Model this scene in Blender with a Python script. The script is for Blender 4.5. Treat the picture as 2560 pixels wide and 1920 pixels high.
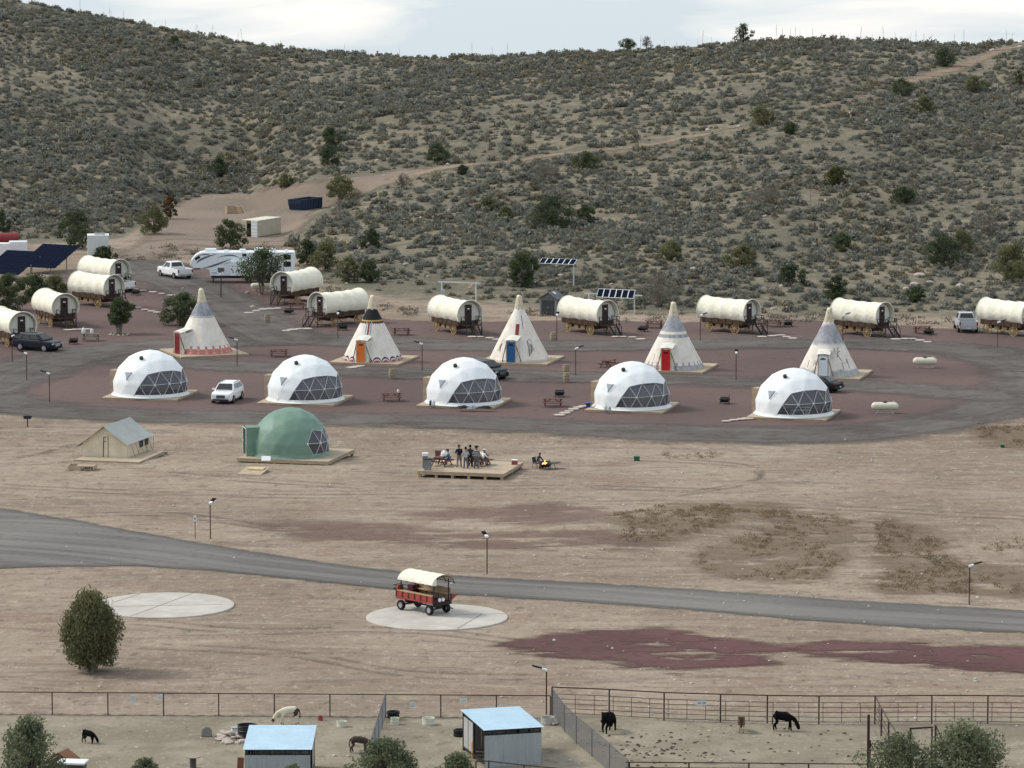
import bpy, bmesh, math, random
import numpy as np
from mathutils import Vector, Matrix, Euler

for o in list(bpy.data.objects):
    bpy.data.objects.remove(o)
S = bpy.context.scene
COL = S.collection
R = math.radians
rng = random.Random(7)

# ------------------------------------------------------------------ camera
F = 10500.0            # focal length in photo pixels (photo 2560 wide)
CH = 51.0              # camera height
PITCH = math.atan(1358.0 / F)
cam_d = bpy.data.cameras.new('camera')
cam = bpy.data.objects.new('camera', cam_d)
COL.objects.link(cam)
cam.location = (0, 0, CH)
cam.rotation_euler = (math.pi / 2 - PITCH, 0, 0)
cam_d.sensor_width = 36.0
cam_d.lens = F / 2560 * 36.0
cam_d.clip_start = 1.0
cam_d.clip_end = 6000
S.camera = cam
S.render.resolution_x, S.render.resolution_y = 1024, 768

# ------------------------------------------------------------------ light
SUN_EL, SUN_AZ = R(42), R(-75)      # azimuth measured from +Y towards +X (left of the view, slightly ahead)
w = bpy.data.worlds.new('World'); S.world = w; w.use_nodes = True
wn = w.node_tree; wn.nodes.clear()
wo = wn.nodes.new('ShaderNodeOutputWorld'); wb = wn.nodes.new('ShaderNodeBackground')
sky = wn.nodes.new('ShaderNodeTexSky'); sky.sky_type = 'NISHITA'; sky.sun_disc = False
sky.sun_elevation = SUN_EL; sky.sun_rotation = SUN_AZ; sky.altitude = 1200
sky.air_density = 1.0; sky.dust_density = 2.5; sky.ozone_density = 1.0
tc = wn.nodes.new('ShaderNodeTexCoord')
mp = wn.nodes.new('ShaderNodeMapping'); mp.inputs['Scale'].default_value = (4.2, 4.2, 26.0)
mp.inputs['Location'].default_value = (0.35, 0.0, 0.6)
nz = wn.nodes.new('ShaderNodeTexNoise'); nz.inputs['Scale'].default_value = 2.2
nz.inputs['Detail'].default_value = 6; nz.inputs['Roughness'].default_value = 0.5; nz.inputs['Distortion'].default_value = 0.4
rp = wn.nodes.new('ShaderNodeValToRGB')
rp.color_ramp.elements[0].position = 0.47; rp.color_ramp.elements[0].color = (0, 0, 0, 1)
rp.color_ramp.elements[1].position = 0.70; rp.color_ramp.elements[1].color = (1, 1, 1, 1)
skm = wn.nodes.new('ShaderNodeMix'); skm.data_type = 'RGBA'
veil = wn.nodes.new('ShaderNodeMix'); veil.data_type = 'RGBA'     # thin high overcast veil over the blue
veil.inputs[0].default_value = 0.62
veil.inputs[7].default_value = (6.2, 7.2, 7.9, 1)
wn.links.new(tc.outputs['Generated'], mp.inputs['Vector']); wn.links.new(mp.outputs[0], nz.inputs['Vector'])
wn.links.new(nz.outputs['Fac'], rp.inputs[0]); wn.links.new(rp.outputs[0], skm.inputs[0])
wn.links.new(sky.outputs[0], veil.inputs[6]); wn.links.new(veil.outputs[2], skm.inputs[6])
skm.inputs[7].default_value = (8.9, 8.2, 7.5, 1)
wn.links.new(skm.outputs[2], wb.inputs[0]); wb.inputs[1].default_value = 0.078
wn.links.new(wb.outputs[0], wo.inputs[0])

sun_d = bpy.data.lights.new('sun', 'SUN'); sun_d.energy = 1.5; sun_d.angle = R(14); sun_d.color = (1.0, 0.93, 0.83)
sun = bpy.data.objects.new('sun', sun_d); COL.objects.link(sun)
sd = Vector((math.sin(SUN_AZ) * math.cos(SUN_EL), math.cos(SUN_AZ) * math.cos(SUN_EL), math.sin(SUN_EL)))
sun.rotation_euler = sd.to_track_quat('Z', 'Y').to_euler(); sun.location = (-100, 300, 120)
S.view_settings.view_transform = 'Standard'; S.view_settings.look = 'None'
S.view_settings.exposure = 0.90; S.view_settings.gamma = 1.0; S.view_settings.use_curve_mapping = False
S.render.engine = 'CYCLES'
S.cycles.max_bounces = 6; S.cycles.transparent_max_bounces = 24; S.cycles.diffuse_bounces = 3; S.cycles.glossy_bounces = 3
S.cycles.adaptive_threshold = 0.02; S.cycles.caustics_reflective = False; S.cycles.caustics_refractive = False

# ------------------------------------------------------------------ material helpers
def sock(nt, dst, v):
    if isinstance(v, (int, float)): dst.default_value = v
    elif isinstance(v, (tuple, list)):
        dst.default_value = tuple(v) + ((1,) if len(v) == 3 and len(dst.default_value) == 4 else ())
    else: nt.links.new(v, dst)
def NM(nt, op, a, b=None, c=None, clamp=False):
    n = nt.nodes.new('ShaderNodeMath'); n.operation = op; n.use_clamp = clamp
    sock(nt, n.inputs[0], a)
    if b is not None: sock(nt, n.inputs[1], b)
    if c is not None: sock(nt, n.inputs[2], c)
    return n.outputs[0]
def SS(nt, x, lo, hi):      # smoothstep lo..hi
    n = nt.nodes.new('ShaderNodeMapRange'); n.interpolation_type = 'SMOOTHSTEP'
    sock(nt, n.inputs[0], x); n.inputs[1].default_value = lo; n.inputs[2].default_value = hi
    return n.outputs[0]
def MIX(nt, f, a, b, mode='MIX'):
    n = nt.nodes.new('ShaderNodeMix'); n.data_type = 'RGBA'; n.blend_type = mode
    sock(nt, n.inputs[0], f); sock(nt, n.inputs[6], a); sock(nt, n.inputs[7], b)
    return n.outputs[2]
def NOISE(nt, vec, scale, detail=4, rough=0.55, dist=0.0):
    n = nt.nodes.new('ShaderNodeTexNoise'); n.inputs['Scale'].default_value = scale
    n.inputs['Detail'].default_value = detail; n.inputs['Roughness'].default_value = rough; n.inputs['Distortion'].default_value = dist
    if vec is not None: nt.links.new(vec, n.inputs['Vector'])
    return n.outputs['Fac']
def MAPV(nt, vec, scale=(1, 1, 1), loc=(0, 0, 0), rot=(0, 0, 0)):
    n = nt.nodes.new('ShaderNodeMapping'); n.inputs['Scale'].default_value = scale
    n.inputs['Location'].default_value = loc; n.inputs['Rotation'].default_value = rot
    nt.links.new(vec, n.inputs['Vector']); return n.outputs[0]
def SEP(nt, vec):
    n = nt.nodes.new('ShaderNodeSeparateXYZ'); nt.links.new(vec, n.inputs[0]); return n.outputs
def ATTR(nt, name, kind='GEOMETRY'):
    n = nt.nodes.new('ShaderNodeAttribute'); n.attribute_name = name; n.attribute_type = kind; return n
def newmat(name):
    m = bpy.data.materials.new(name); m.use_nodes = True
    nt = m.node_tree; b = nt.nodes['Principled BSDF']
    return m, nt, b
def coord(nt, which='Object'):
    if which == 'World':
        return nt.nodes.new('ShaderNodeNewGeometry').outputs['Position']
    return nt.nodes.new('ShaderNodeTexCoord').outputs[which]
def BUMP(nt, b, h, strength=0.3, dist=0.05):
    n = nt.nodes.new('ShaderNodeBump'); n.inputs['Strength'].default_value = strength; n.inputs['Distance'].default_value = dist
    nt.links.new(h, n.inputs['Height']); nt.links.new(n.outputs[0], b.inputs['Normal'])
MATS = {}
def simple(name, col, rough=0.8, var=0.18, scale=2.0, bump=0.0, metal=0.0, col2=None, spec=0.3, stretch=(1, 1, 1), coat=0.0):
    if name in MATS: return MATS[name]
    m, nt, b = newmat(name)
    c = MAPV(nt, coord(nt), stretch)
    n1 = NOISE(nt, c, scale, 5); n2 = NOISE(nt, c, scale * 7, 3)
    f = NM(nt, 'ADD', NM(nt, 'MULTIPLY', n1, 0.65), NM(nt, 'MULTIPLY', n2, 0.35))
    f = SS(nt, f, 0.3, 0.7)
    lo = tuple(max(0, x * (1 - var)) for x in col); hi = tuple(min(1, x * (1 + var)) for x in col)
    if col2: hi = col2
    nt.links.new(MIX(nt, f, lo, hi), b.inputs['Base Color'])
    b.inputs['Roughness'].default_value = rough; b.inputs['Metallic'].default_value = metal
    b.inputs['Specular IOR Level'].default_value = spec; b.inputs['Coat Weight'].default_value = coat
    if bump: BUMP(nt, b, n2, bump, 0.03)
    MATS[name] = m; return m

# ------------------------------------------------------------------ mesh helpers
class MB:
    """collects shapes; build() links them as one mesh object"""
    def __init__(s): s.v = []; s.f = []; s.m = []; s.mi = 0; s.X = None
    def _add(s, vs, fs):
        k = len(s.v)
        if s.X is not None: vs = [tuple(s.X @ Vector(p)) for p in vs]
        s.v += [tuple(p) for p in vs]; s.f += [tuple(i + k for i in f) for f in fs]; s.m += [s.mi] * len(fs)
        return s
    def box(s, c, d, rz=0.0, rx=0.0, ry=0.0):
        hx, hy, hz = d[0] / 2, d[1] / 2, d[2] / 2
        vs = [(x, y, z) for x in (-hx, hx) for y in (-hy, hy) for z in (-hz, hz)]
        M_ = Matrix.Translation(c) @ Euler((rx, ry, rz)).to_matrix().to_4x4()
        vs = [M_ @ Vector(p) for p in vs]
        return s._add(vs, [(0, 1, 3, 2), (4, 6, 7, 5), (0, 4, 5, 1), (2, 3, 7, 6), (0, 2, 6, 4), (1, 5, 7, 3)])
    def bar(s, p, q, wd, ht=None, up=(0, 0, 1)):
        p = Vector(p); q = Vector(q); ht = ht or wd
        d = (q - p).normalized(); u = Vector(up)
        if abs(d.dot(u)) > 0.97: u = Vector((0, 1, 0))
        a = d.cross(u).normalized(); b = a.cross(d).normalized()
        vs = []
        for e in (p, q):
            for i, j in ((-1, -1), (1, -1), (1, 1), (-1, 1)): vs.append(e + a * wd / 2 * i + b * ht / 2 * j)
        return s._add(vs, [(0, 1, 2, 3), (7, 6, 5, 4), (0, 4, 5, 1), (1, 5, 6, 2), (2, 6, 7, 3), (3, 7, 4, 0)])
    def tube(s, pts, r, n=6, cap=True):
        pts = [Vector(p) for p in pts]; L = len(pts)
        rs = r if isinstance(r, (list, tuple)) else [r] * L
        vs = []; fs = []; prev = None
        for i, p in enumerate(pts):
            d = (pts[min(i + 1, L - 1)] - pts[max(i - 1, 0)]).normalized()
            if prev is None:
                a = d.orthogonal().normalized()
            else:
                a = prev - d * prev.dot(d)
                a = a.normalized() if a.length > 1e-6 else d.orthogonal().normalized()
            prev = a; b = d.cross(a)
            for k in range(n):
                t = 2 * math.pi * k / n; vs.append(p + (a * math.cos(t) + b * math.sin(t)) * rs[i])
        for i in range(L - 1):
            for k in range(n):
                fs.append((i * n + k, i * n + (k + 1) % n, (i + 1) * n + (k + 1) % n, (i + 1) * n + k))
        if cap:
            fs.append(tuple(range(n - 1, -1, -1))); fs.append(tuple((L - 1) * n + k for k in range(n)))
        return s._add(vs, fs)
    def lathe(s, prof, n=16, c=(0, 0, 0), axis='z', cap=True):
        vs = []; fs = []
        for (r, z) in prof:
            for k in range(n):
                t = 2 * math.pi * k / n; x, y = r * math.cos(t), r * math.sin(t)
                if axis == 'z': q = (x, y, z)
                elif axis == 'x': q = (z, x, y)
                else: q = (y, z, x)
                vs.append((q[0] + c[0], q[1] + c[1], q[2] + c[2]))
        L = len(prof)
        for i in range(L - 1):
            for k in range(n):
                fs.append((i * n + k, i * n + (k + 1) % n, (i + 1) * n + (k + 1) % n, (i + 1) * n + k))
        if cap:
            fs.append(tuple(range(n - 1, -1, -1))); fs.append(tuple((L - 1) * n + k for k in range(n)))
        return s._add(vs, fs)
    def prism(s, poly, a, b, axis='x'):
        """poly in the plane across axis; axis x: (y,z), y: (x,z), z: (x,y)"""
        n = len(poly); vs = []
        for t in (a, b):
            for (p, q) in poly:
                vs.append((t, p, q) if axis == 'x' else ((p, t, q) if axis == 'y' else (p, q, t)))
        fs = [tuple(range(n)), tuple(range(2 * n - 1, n - 1, -1))]
        for i in range(n): fs.append((i, i + n, (i + 1) % n + n, (i + 1) % n))
        return s._add(vs, fs)
    def poly(s, pts): return s._add(pts, [tuple(range(len(pts)))])
    def loft(s, rings, closed=True, cap=True):
        n = len(rings[0]); vs = [p for r_ in rings for p in r_]; fs = []
        for i in range(len(rings) - 1):
            for k in range(n if closed else n - 1):
                fs.append((i * n + k, i * n + (k + 1) % n, (i + 1) * n + (k + 1) % n, (i + 1) * n + k))
        if cap and closed:
            fs.append(tuple(range(n - 1, -1, -1))); fs.append(tuple((len(rings) - 1) * n + k for k in range(n)))
        return s._add(vs, fs)
    def grid(s, fn, nu, nv):
        vs = [fn(i / nu, j / nv) for i in range(nu + 1) for j in range(nv + 1)]
        fs = [(i * (nv + 1) + j, (i + 1) * (nv + 1) + j, (i + 1) * (nv + 1) + j + 1, i * (nv + 1) + j + 1) for i in range(nu) for j in range(nv)]
        return s._add(vs, fs)
    def data(s, name, smooth=False, fix=True):
        me = bpy.data.meshes.new(name); me.from_pydata(s.v, [], s.f)
        if any(s.m): me.polygons.foreach_set('material_index', s.m)
        if fix:
            b = bmesh.new(); b.from_mesh(me); bmesh.ops.recalc_face_normals(b, faces=b.faces); b.to_mesh(me); b.free()
        if smooth: me.polygons.foreach_set('use_smooth', [True] * len(me.polygons))
        me.update(); return me
    def build(s, name, mat, parent=None, smooth=False, bevel=0.0, fix=True, loc=None):
        me = s.data(name, smooth, fix)
        for m in (mat if isinstance(mat, (list, tuple)) else [mat]): me.materials.append(m)
        return mesh_obj(name, me, parent, bevel, loc)
def mesh_obj(name, me, parent=None, bevel=0.0, loc=None):
    o = bpy.data.objects.new(name, me); COL.objects.link(o)
    if parent is not None: o.parent = parent
    if loc is not None: o.location = loc
    if bevel:
        md = o.modifiers.new('bevel', 'BEVEL'); md.width = bevel; md.segments = 2; md.limit_method = 'ANGLE'
    return o
def smooth_angle(o, deg=40):
    me = o.data
    me.polygons.foreach_set('use_smooth', [True] * len(me.polygons))
    try: me.set_sharp_from_angle(angle=R(deg))
    except Exception: pass
    return o
def thing(name, label, cat, loc=(0, 0, 0), rz=0.0, group=None, scale=1.0):
    o = bpy.data.objects.new(name, None); COL.objects.link(o); o.empty_display_size = 0.3
    o.location = loc; o.rotation_euler = (0, 0, rz); o.scale = (scale,) * 3
    o['label'] = label; o['category'] = cat
    if group: o['group'] = group
    return o
def tag(o, label, cat, group=None):
    o['label'] = label; o['category'] = cat
    if group: o['group'] = group
    return o
def struct(o, label=None):
    o['kind'] = 'structure'
    if label: o['label'] = label
    return o
def copy_tree(o, parent=None):
    c = o.copy(); COL.objects.link(c)
    if parent is not None: c.parent = parent
    for ch in list(o.children): copy_tree(ch, c)
    return c
def dup(root, loc, rz, label, group=None, scale=None):
    c = copy_tree(root); c.location = loc; c.rotation_euler = (0, 0, rz); c['label'] = label
    if group: c['group'] = group
    if scale: c.scale = (scale,) * 3
    return c

# ------------------------------------------------------------------ terrain
def vnoise(x, y, seed=0):
    x = np.asarray(x, float); y = np.asarray(y, float)
    xi = np.floor(x).astype(np.int64); yi = np.floor(y).astype(np.int64); xf = x - xi; yf = y - yi
    def h(a, b):
        n = (a * 374761393 + b * 668265263 + seed * 974634777) & 0xFFFFFFFF
        n = ((n ^ (n >> 13)) * 1274126177) & 0xFFFFFFFF
        return ((n ^ (n >> 16)) & 0xFFFF) / 65535.0
    u = xf * xf * (3 - 2 * xf); v = yf * yf * (3 - 2 * yf)
    return (h(xi, yi) * (1 - u) + h(xi + 1, yi) * u) * (1 - v) + (h(xi, yi + 1) * (1 - u) + h(xi + 1, yi + 1) * u) * v
def fbm(x, y, oct=4, seed=0):
    s_ = 0; a = 0.5
    for i in range(oct):
        s_ = s_ + a * vnoise(x * 2 ** i, y * 2 ** i, seed + i); a *= 0.5
    return s_ / (1 - 0.5 ** oct)
cp, sp = math.cos(PITCH), math.sin(PITCH)
RU = [-900, 0, 58, 347, 579, 752, 926, 1042, 1280, 1454, 1627, 1801, 1974, 2148, 2322, 2437, 2560, 3400]
RV = [-110, -14, 8, 62, 102, 128, 140, 147, 142, 134, 126, 112, 101, 104, 113, 116, 106, 130]     # ridge line in the photo
RD = [780, 770, 768, 760, 750, 745, 740, 735, 730, 725, 720, 712, 705, 700, 700, 700, 700, 700]   # its distance
BU = [-900, 0, 300, 420, 620, 720, 800, 1000, 1280, 1600, 2000, 2400, 2560, 3400]
BV = [610, 600, 585, 520, 505, 600, 690, 735, 748, 770, 778, 775, 790, 800]                       # foot of the hill
def dist_of(v): return CH / math.tan(PITCH + math.atan((v - 960) / F))
BD = [dist_of(v) for v in BV]
RZ = [CH - d * math.tan(PITCH + math.atan((v - 960) / F)) for d, v in zip(RD, RV)]
def gz_hill(x, y):
    x = np.asarray(x, float); y = np.asarray(y, float)
    yy = np.maximum(y, 50.0)
    u = 1280 + F * x / (yy * cp + (CH - 8) * sp)
    db = np.interp(u, BU, BD); dr = np.interp(u, RU, RD); zr = np.interp(u, RU, RZ)
    t = (yy - db) / (dr - db); tc_ = np.clip(t, 0, 1)
    s_ = 0.62 * tc_ + 0.38 * (3 * tc_ ** 2 - 2 * tc_ ** 3)
    s_ = s_ * (0.75 + 0.25 * np.minimum(1, tc_ * 6))
    z = zr * s_
    env = np.clip(t * 5, 0, 1) * np.clip((1 - t) * 4, 0.12, 1) * (t < 1.02)
    z = z + env * (fbm(x / 42, y / 60, 3, 11) - 0.5) * 3.2 + env * (fbm(x / 11, y / 14, 2, 5) - 0.5) * 0.9
    over = np.maximum(0, yy - dr)
    z = z - 0.16 * over * np.clip(over / 12, 0, 1)
    flat = np.clip(1 - t * 6, 0, 1)
    z = z + flat * (fbm(x / 26, y / 34, 2, 3) - 0.5) * 0.24
    # brush mound beside the lower road, on the right
    z = z + 0.9 * np.exp(-((x - 13.5) / 7.5) ** 2 - ((y - 312) / 5.0) ** 2) + 0.45 * np.exp(-((x - 5) / 5.0) ** 2 - ((y - 309) / 4.0) ** 2)
    # low bank below the upper loop road
    z = z - 0.35 * np.clip((362 - y) / 5, 0, 1) * np.clip((y - 345) / 6, 0, 1)
    return z
BENCH = (-28.5, 568.5, 1.25)      # levelled bench under the dumpster
def gz(x, y):
    z = gz_hill(x, y); x = np.asarray(x, float); y = np.asarray(y, float)
    w_ = np.clip(1.6 - np.hypot((x - BENCH[0]) / 7.5, (y - BENCH[1]) / 8.5), 0, 1); w_ = w_ * w_ * (3 - 2 * w_)
    return z * (1 - w_) + BENCH[2] * w_
def gz1(x, y): return float(gz(x, y))
def ray(u, v):
    dx = (u - 1280) / F; dy = (960 - v) / F
    return Vector((dx, cp + dy * sp, -sp + dy * cp))
def at(u, v, zoff=0.0):
    """the point of the terrain seen at photo pixel (u, v)"""
    d = ray(u, v); y = np.arange(200.0, 900.0, 0.5); k = y / d.y
    zz = CH + d.z * k - zoff; g = gz(d.x * k, y)
    i = np.argmax(zz <= g)
    if zz[i] > g[i]: i = len(y) - 1
    a = (zz[i - 1] - g[i - 1]); b = (zz[i] - g[i]); tt = a / (a - b) if a != b else 0
    kk = k[i - 1] + (k[i] - k[i - 1]) * tt
    return Vector((d.x * kk, d.y * kk, CH + d.z * kk - zoff))
def anchor(u, v, lp, rz, scale=1.0):
    """ground location for a thing turned by rz so that its local point lp (on the ground) is seen at (u, v)"""
    p = at(u, v); c, s_ = math.cos(rz), math.sin(rz)
    x = p.x - (lp[0] * c - lp[1] * s_) * scale; y = p.y - (lp[0] * s_ + lp[1] * c) * scale
    return Vector((x, y, gz1(x, y)))
def on(x, y, dz=0.0): return Vector((x, y, gz1(x, y) + dz))
def px(u, v, z=0.0):
    """point on the level z seen at pixel"""
    d = ray(u, v); k = (z - CH) / d.z
    return Vector((d.x * k, d.y * k, z))
# ------------------------------------------------------------------ ground materials
def soil_material():
    m, nt, b = newmat('desert_soil')
    P = coord(nt, 'World')
    big = NOISE(nt, P, 0.04, 2, 0.55); mid = NOISE(nt, P, 0.17, 3, 0.62, 0.8)
    trk = NOISE(nt, MAPV(nt, P, (0.10, 0.42, 0.3), rot=(0, 0, 0.12)), 1.0, 4, 0.65, 1.8)
    fine = NOISE(nt, MAPV(nt, P, (1.0, 0.55, 1.0)), 1.2, 6, 0.78); grit = NOISE(nt, MAPV(nt, P, (1.0, 0.4, 1.0)), 4.0, 2, 0.6)
    c = MIX(nt, SS(nt, big, 0.36, 0.62), (0.228, 0.181, 0.138), (0.300, 0.242, 0.187))
    c = MIX(nt, NM(nt, 'MULTIPLY', SS(nt, mid, 0.46, 0.66), 0.6), c, (0.222, 0.158, 0.120))
    c = MIX(nt, NM(nt, 'MULTIPLY', SS(nt, trk, 0.50, 0.66), 0.60), c, (0.150, 0.120, 0.096))
    c = MIX(nt, NM(nt, 'MULTIPLY', SS(nt, trk, 0.47, 0.30), 0.55), c, (0.345, 0.295, 0.230))
    c = MIX(nt, NM(nt, 'MULTIPLY', SS(nt, fine, 0.53, 0.68), 0.75), c, (0.105, 0.085, 0.066))
    c = MIX(nt, NM(nt, 'MULTIPLY', SS(nt, fine, 0.46, 0.30), 0.65), c, (0.42, 0.37, 0.30))
    pen = ATTR(nt, 'pen').outputs['Fac']
    pc = MIX(nt, SS(nt, mid, 0.35, 0.65), (0.185, 0.166, 0.123), (0.285, 0.252, 0.192))
    pc = MIX(nt, NM(nt, 'MULTIPLY', SS(nt, fine, 0.53, 0.68), 0.7), pc, (0.105, 0.095, 0.066))
    c = MIX(nt, NM(nt, 'MULTIPLY', pen, 0.85), c, pc)
    hill = ATTR(nt, 'hill').outputs['Fac']
    hg = NOISE(nt, P, 0.30, 3, 0.66)
    hc = MIX(nt, SS(nt, big, 0.38, 0.62), (0.138, 0.125, 0.094), (0.205, 0.177, 0.130))
    hc = MIX(nt, NM(nt, 'MULTIPLY', SS(nt, hg, 0.42, 0.60), 0.8), hc, (0.108, 0.104, 0.077))
    hc = MIX(nt, NM(nt, 'MULTIPLY', SS(nt, fine, 0.45, 0.30), 0.7), hc, (0.34, 0.295, 0.212))
    hc = MIX(nt, NM(nt, 'MULTIPLY', SS(nt, fine, 0.54, 0.68), 0.7), hc, (0.066, 0.066, 0.049))
    hm = SS(nt, NM(nt, 'ADD', hill, NM(nt, 'MULTIPLY', NM(nt, 'SUBTRACT', mid, 0.5), 0.8)), 0.25, 0.75)
    c = MIX(nt, hm, c, hc)
    c = MIX(nt, NM(nt, 'MULTIPLY', SS(nt, grit, 0.61, 0.72), 0.32), c, (0.50, 0.45, 0.38))
    nt.links.new(c, b.inputs['Base Color']); b.inputs['Roughness'].default_value = 0.95; b.inputs['Specular IOR Level'].default_value = 0.1
    BUMP(nt, b, NOISE(nt, P, 0.9, 2, 0.6), 0.6, 0.2)
    return m
SOIL = soil_material()

def sheet_material(name, lo, hi, dark, ragged=0.9, feather=0.35, nscale=0.35, tracks=0.0, light=None, patchy=0.0, thin=1.0, aniso=1.0):
    """a spread layer (gravel, cinder, dirt) whose edge frays out over the soil"""
    m, nt, b = newmat(name)
    P = coord(nt, 'World'); e = ATTR(nt, 'edge').outputs['Fac']
    n1 = NOISE(nt, MAPV(nt, P, (aniso, 1.0, 1.0)), nscale, 5, 0.7); n2 = NOISE(nt, P, 1.6, 4, 0.7); n3 = NOISE(nt, P, 0.05, 2)
    c = MIX(nt, SS(nt, n3, 0.35, 0.65), lo, hi)
    c = MIX(nt, NM(nt, 'MULTIPLY', SS(nt, n2, 0.52, 0.70), 0.65), c, dark)
    c = MIX(nt, NM(nt, 'MULTIPLY', SS(nt, n2, 0.42, 0.22), 0.45), c, light or tuple(min(1, x * 1.45) for x in hi))
    if tracks:
        st = NOISE(nt, ATTRV(nt, 'lane'), 1.0, 3, 0.6)
        c = MIX(nt, NM(nt, 'MULTIPLY', SS(nt, st, 0.42, 0.62), tracks), c, tuple(min(1, x * 1.6) for x in hi))
        if name == 'grey_road': c = MIX(nt, NM(nt, 'MULTIPLY', SS(nt, e, 1.3, 0.2), 0.55), c, dark)
    nt.links.new(c, b.inputs['Base Color']); b.inputs['Roughness'].default_value = 0.95; b.inputs['Specular IOR Level'].default_value = 0.1
    a = NM(nt, 'ADD', NM(nt, 'MINIMUM', e, 1.1) if patchy else e, NM(nt, 'MULTIPLY', NM(nt, 'SUBTRACT', n1, 0.5), ragged * 2))
    if patchy: a = NM(nt, 'SUBTRACT', a, NM(nt, 'MULTIPLY', SS(nt, NOISE(nt, MAPV(nt, P, (0.4, 1.0, 1)), 0.35, 5, 0.65), 0.50, 0.66), patchy))
    al = NM(nt, 'MULTIPLY', SS(nt, a, -feather, feather), thin)
    nt.links.new(al, b.inputs['Alpha'])
    return m
def ATTRV(nt, name): return ATTR(nt, name).outputs['Vector']
CINDER = sheet_material('red_cinder', (0.112, 0.080, 0.074), (0.143, 0.101, 0.092), (0.062, 0.046, 0.044), 1.8, 0.9, 0.25, light=(0.19, 0.148, 0.14))
CINDER2 = sheet_material('red_cinder_patch', (0.098, 0.052, 0.051), (0.130, 0.069, 0.066), (0.060, 0.034, 0.034), 2.6, 1.0, 0.5, patchy=1.8, aniso=0.35, light=(0.18, 0.12, 0.11))
GRAVEL = sheet_material('grey_gravel', (0.102, 0.093, 0.086), (0.132, 0.120, 0.110), (0.066, 0.062, 0.060), 2.4, 2.0, 0.25, tracks=0.25, patchy=1.1)
ROADM = sheet_material('grey_road', (0.122, 0.117, 0.110), (0.158, 0.151, 0.141), (0.074, 0.072, 0.070), 0.9, 0.45, 0.5, tracks=0.38)
DIRT = sheet_material('graded_dirt', (0.185, 0.148, 0.117), (0.232, 0.186, 0.148), (0.115, 0.09, 0.072), 2.4, 1.4, 0.2, light=(0.40, 0.34, 0.27))
TRACKM = sheet_material('dirt_track', (0.27, 0.205, 0.152), (0.33, 0.255, 0.195), (0.17, 0.13, 0.1), 2.0, 0.9, 0.3, patchy=2.4, light=(0.5, 0.43, 0.35), thin=0.8)
TYRE = sheet_material('wheel_rut', (0.125, 0.098, 0.08), (0.16, 0.125, 0.1), (0.1, 0.08, 0.066), 0.25, 0.12, 0.4, patchy=0.8, thin=0.32)

# ------------------------------------------------------------------ ground sheet
def build_ground():
    av = np.concatenate([np.linspace(-1.6, -0.16, 14), np.linspace(-0.135, 0.135, 250), np.linspace(0.16, 1.6, 14)])
    yv = np.concatenate([np.linspace(-150, 222, 16), np.arange(226, 475, 0.85), np.arange(475, 800, 1.15), np.geomspace(806, 3200, 24)])
    A, Y = np.meshgrid(av, yv); X = A * (np.maximum(Y, -50) + 110); Z = gz(X, Y)
    nr, nc = Y.shape
    V = np.stack([X, Y, Z], -1).reshape(-1, 3)
    idx = np.arange(nr * nc).reshape(nr, nc)
    q = np.stack([idx[:-1, :-1], idx[:-1, 1:], idx[1:, 1:], idx[1:, :-1]], -1).reshape(-1, 4)
    u = 1280 + F * X / (np.maximum(Y, 50) * cp + (CH - 8) * sp)
    db = np.interp(u, BU, BD); hill = np.clip((Y - db + 13) / 14, 0, 1)
    pen = np.clip((px(1280, 1782).y - Y) / 2.0, 0, 1) * (Y > 100)
    fc_hill = hill.reshape(-1)[q].mean(1) > 0.5
    for nm, mask in (('ground', ~fc_hill), ('hillside', fc_hill)):
        qq = q[mask]; used = np.unique(qq); remap = np.zeros(len(V), int); remap[used] = np.arange(len(used))
        me = bpy.data.meshes.new(nm); me.from_pydata(V[used].tolist(), [], remap[qq].tolist())
        for an, arr in (('hill', hill), ('pen', pen)):
            at_ = me.attributes.new(an, 'FLOAT', 'POINT'); at_.data.foreach_set('value', arr.reshape(-1)[used].astype(np.float32))
        me.polygons.foreach_set('use_smooth', [True] * len(me.polygons)); me.materials.append(SOIL)
        struct(mesh_obj(nm, me))
build_ground()

def seg_dist(X, Y, pts):
    """distance to a polyline and the run along it"""
    best = np.full(X.shape, 1e9); run = np.zeros(X.shape); acc = 0.0; side = np.zeros(X.shape)
    for (x0, y0), (x1, y1) in zip(pts[:-1], pts[1:]):
        L = math.hypot(x1 - x0, y1 - y0) or 1e-6
        t = np.clip(((X - x0) * (x1 - x0) + (Y - y0) * (y1 - y0)) / (L * L), 0, 1)
        dx = X - (x0 + t * (x1 - x0)); dy = Y - (y0 + t * (y1 - y0)); d = np.hypot(dx, dy)
        k = d < best; best[k] = d[k]; run[k] = (acc + t * L)[k]
        side[k] = np.sign((x1 - x0) * dy - (y1 - y0) * dx)[k]; acc += L
    return best, run, side
def inside(X, Y, poly):
    c = np.zeros(X.shape, bool); n = len(poly)
    for i in range(n):
        x0, y0 = poly[i]; x1, y1 = poly[(i + 1) % n]
        k = ((y0 > Y) != (y1 > Y)) & (X < (x1 - x0) * (Y - y0) / ((y1 - y0) or 1e-9) + x0)
        c ^= k
    return c
def smooth_line(pts, n=8):
    out = []
    P = [Vector(p) for p in pts]
    for i in range(len(P) - 1):
        p0 = P[max(i - 1, 0)]; p1 = P[i]; p2 = P[i + 1]; p3 = P[min(i + 2, len(P) - 1)]
        for k in range(n):
            t = k / n
            out.append(0.5 * ((2 * p1) + (-p0 + p2) * t + (2 * p0 - 5 * p1 + 4 * p2 - p3) * t * t + (-p0 + 3 * p1 - 3 * p2 + p3) * t ** 3))
    out.append(P[-1]); return [(p.x, p.y) for p in out]
def pxline(uv): return [(p.x, p.y) for p in (at(u, v) for u, v in uv)]
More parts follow.
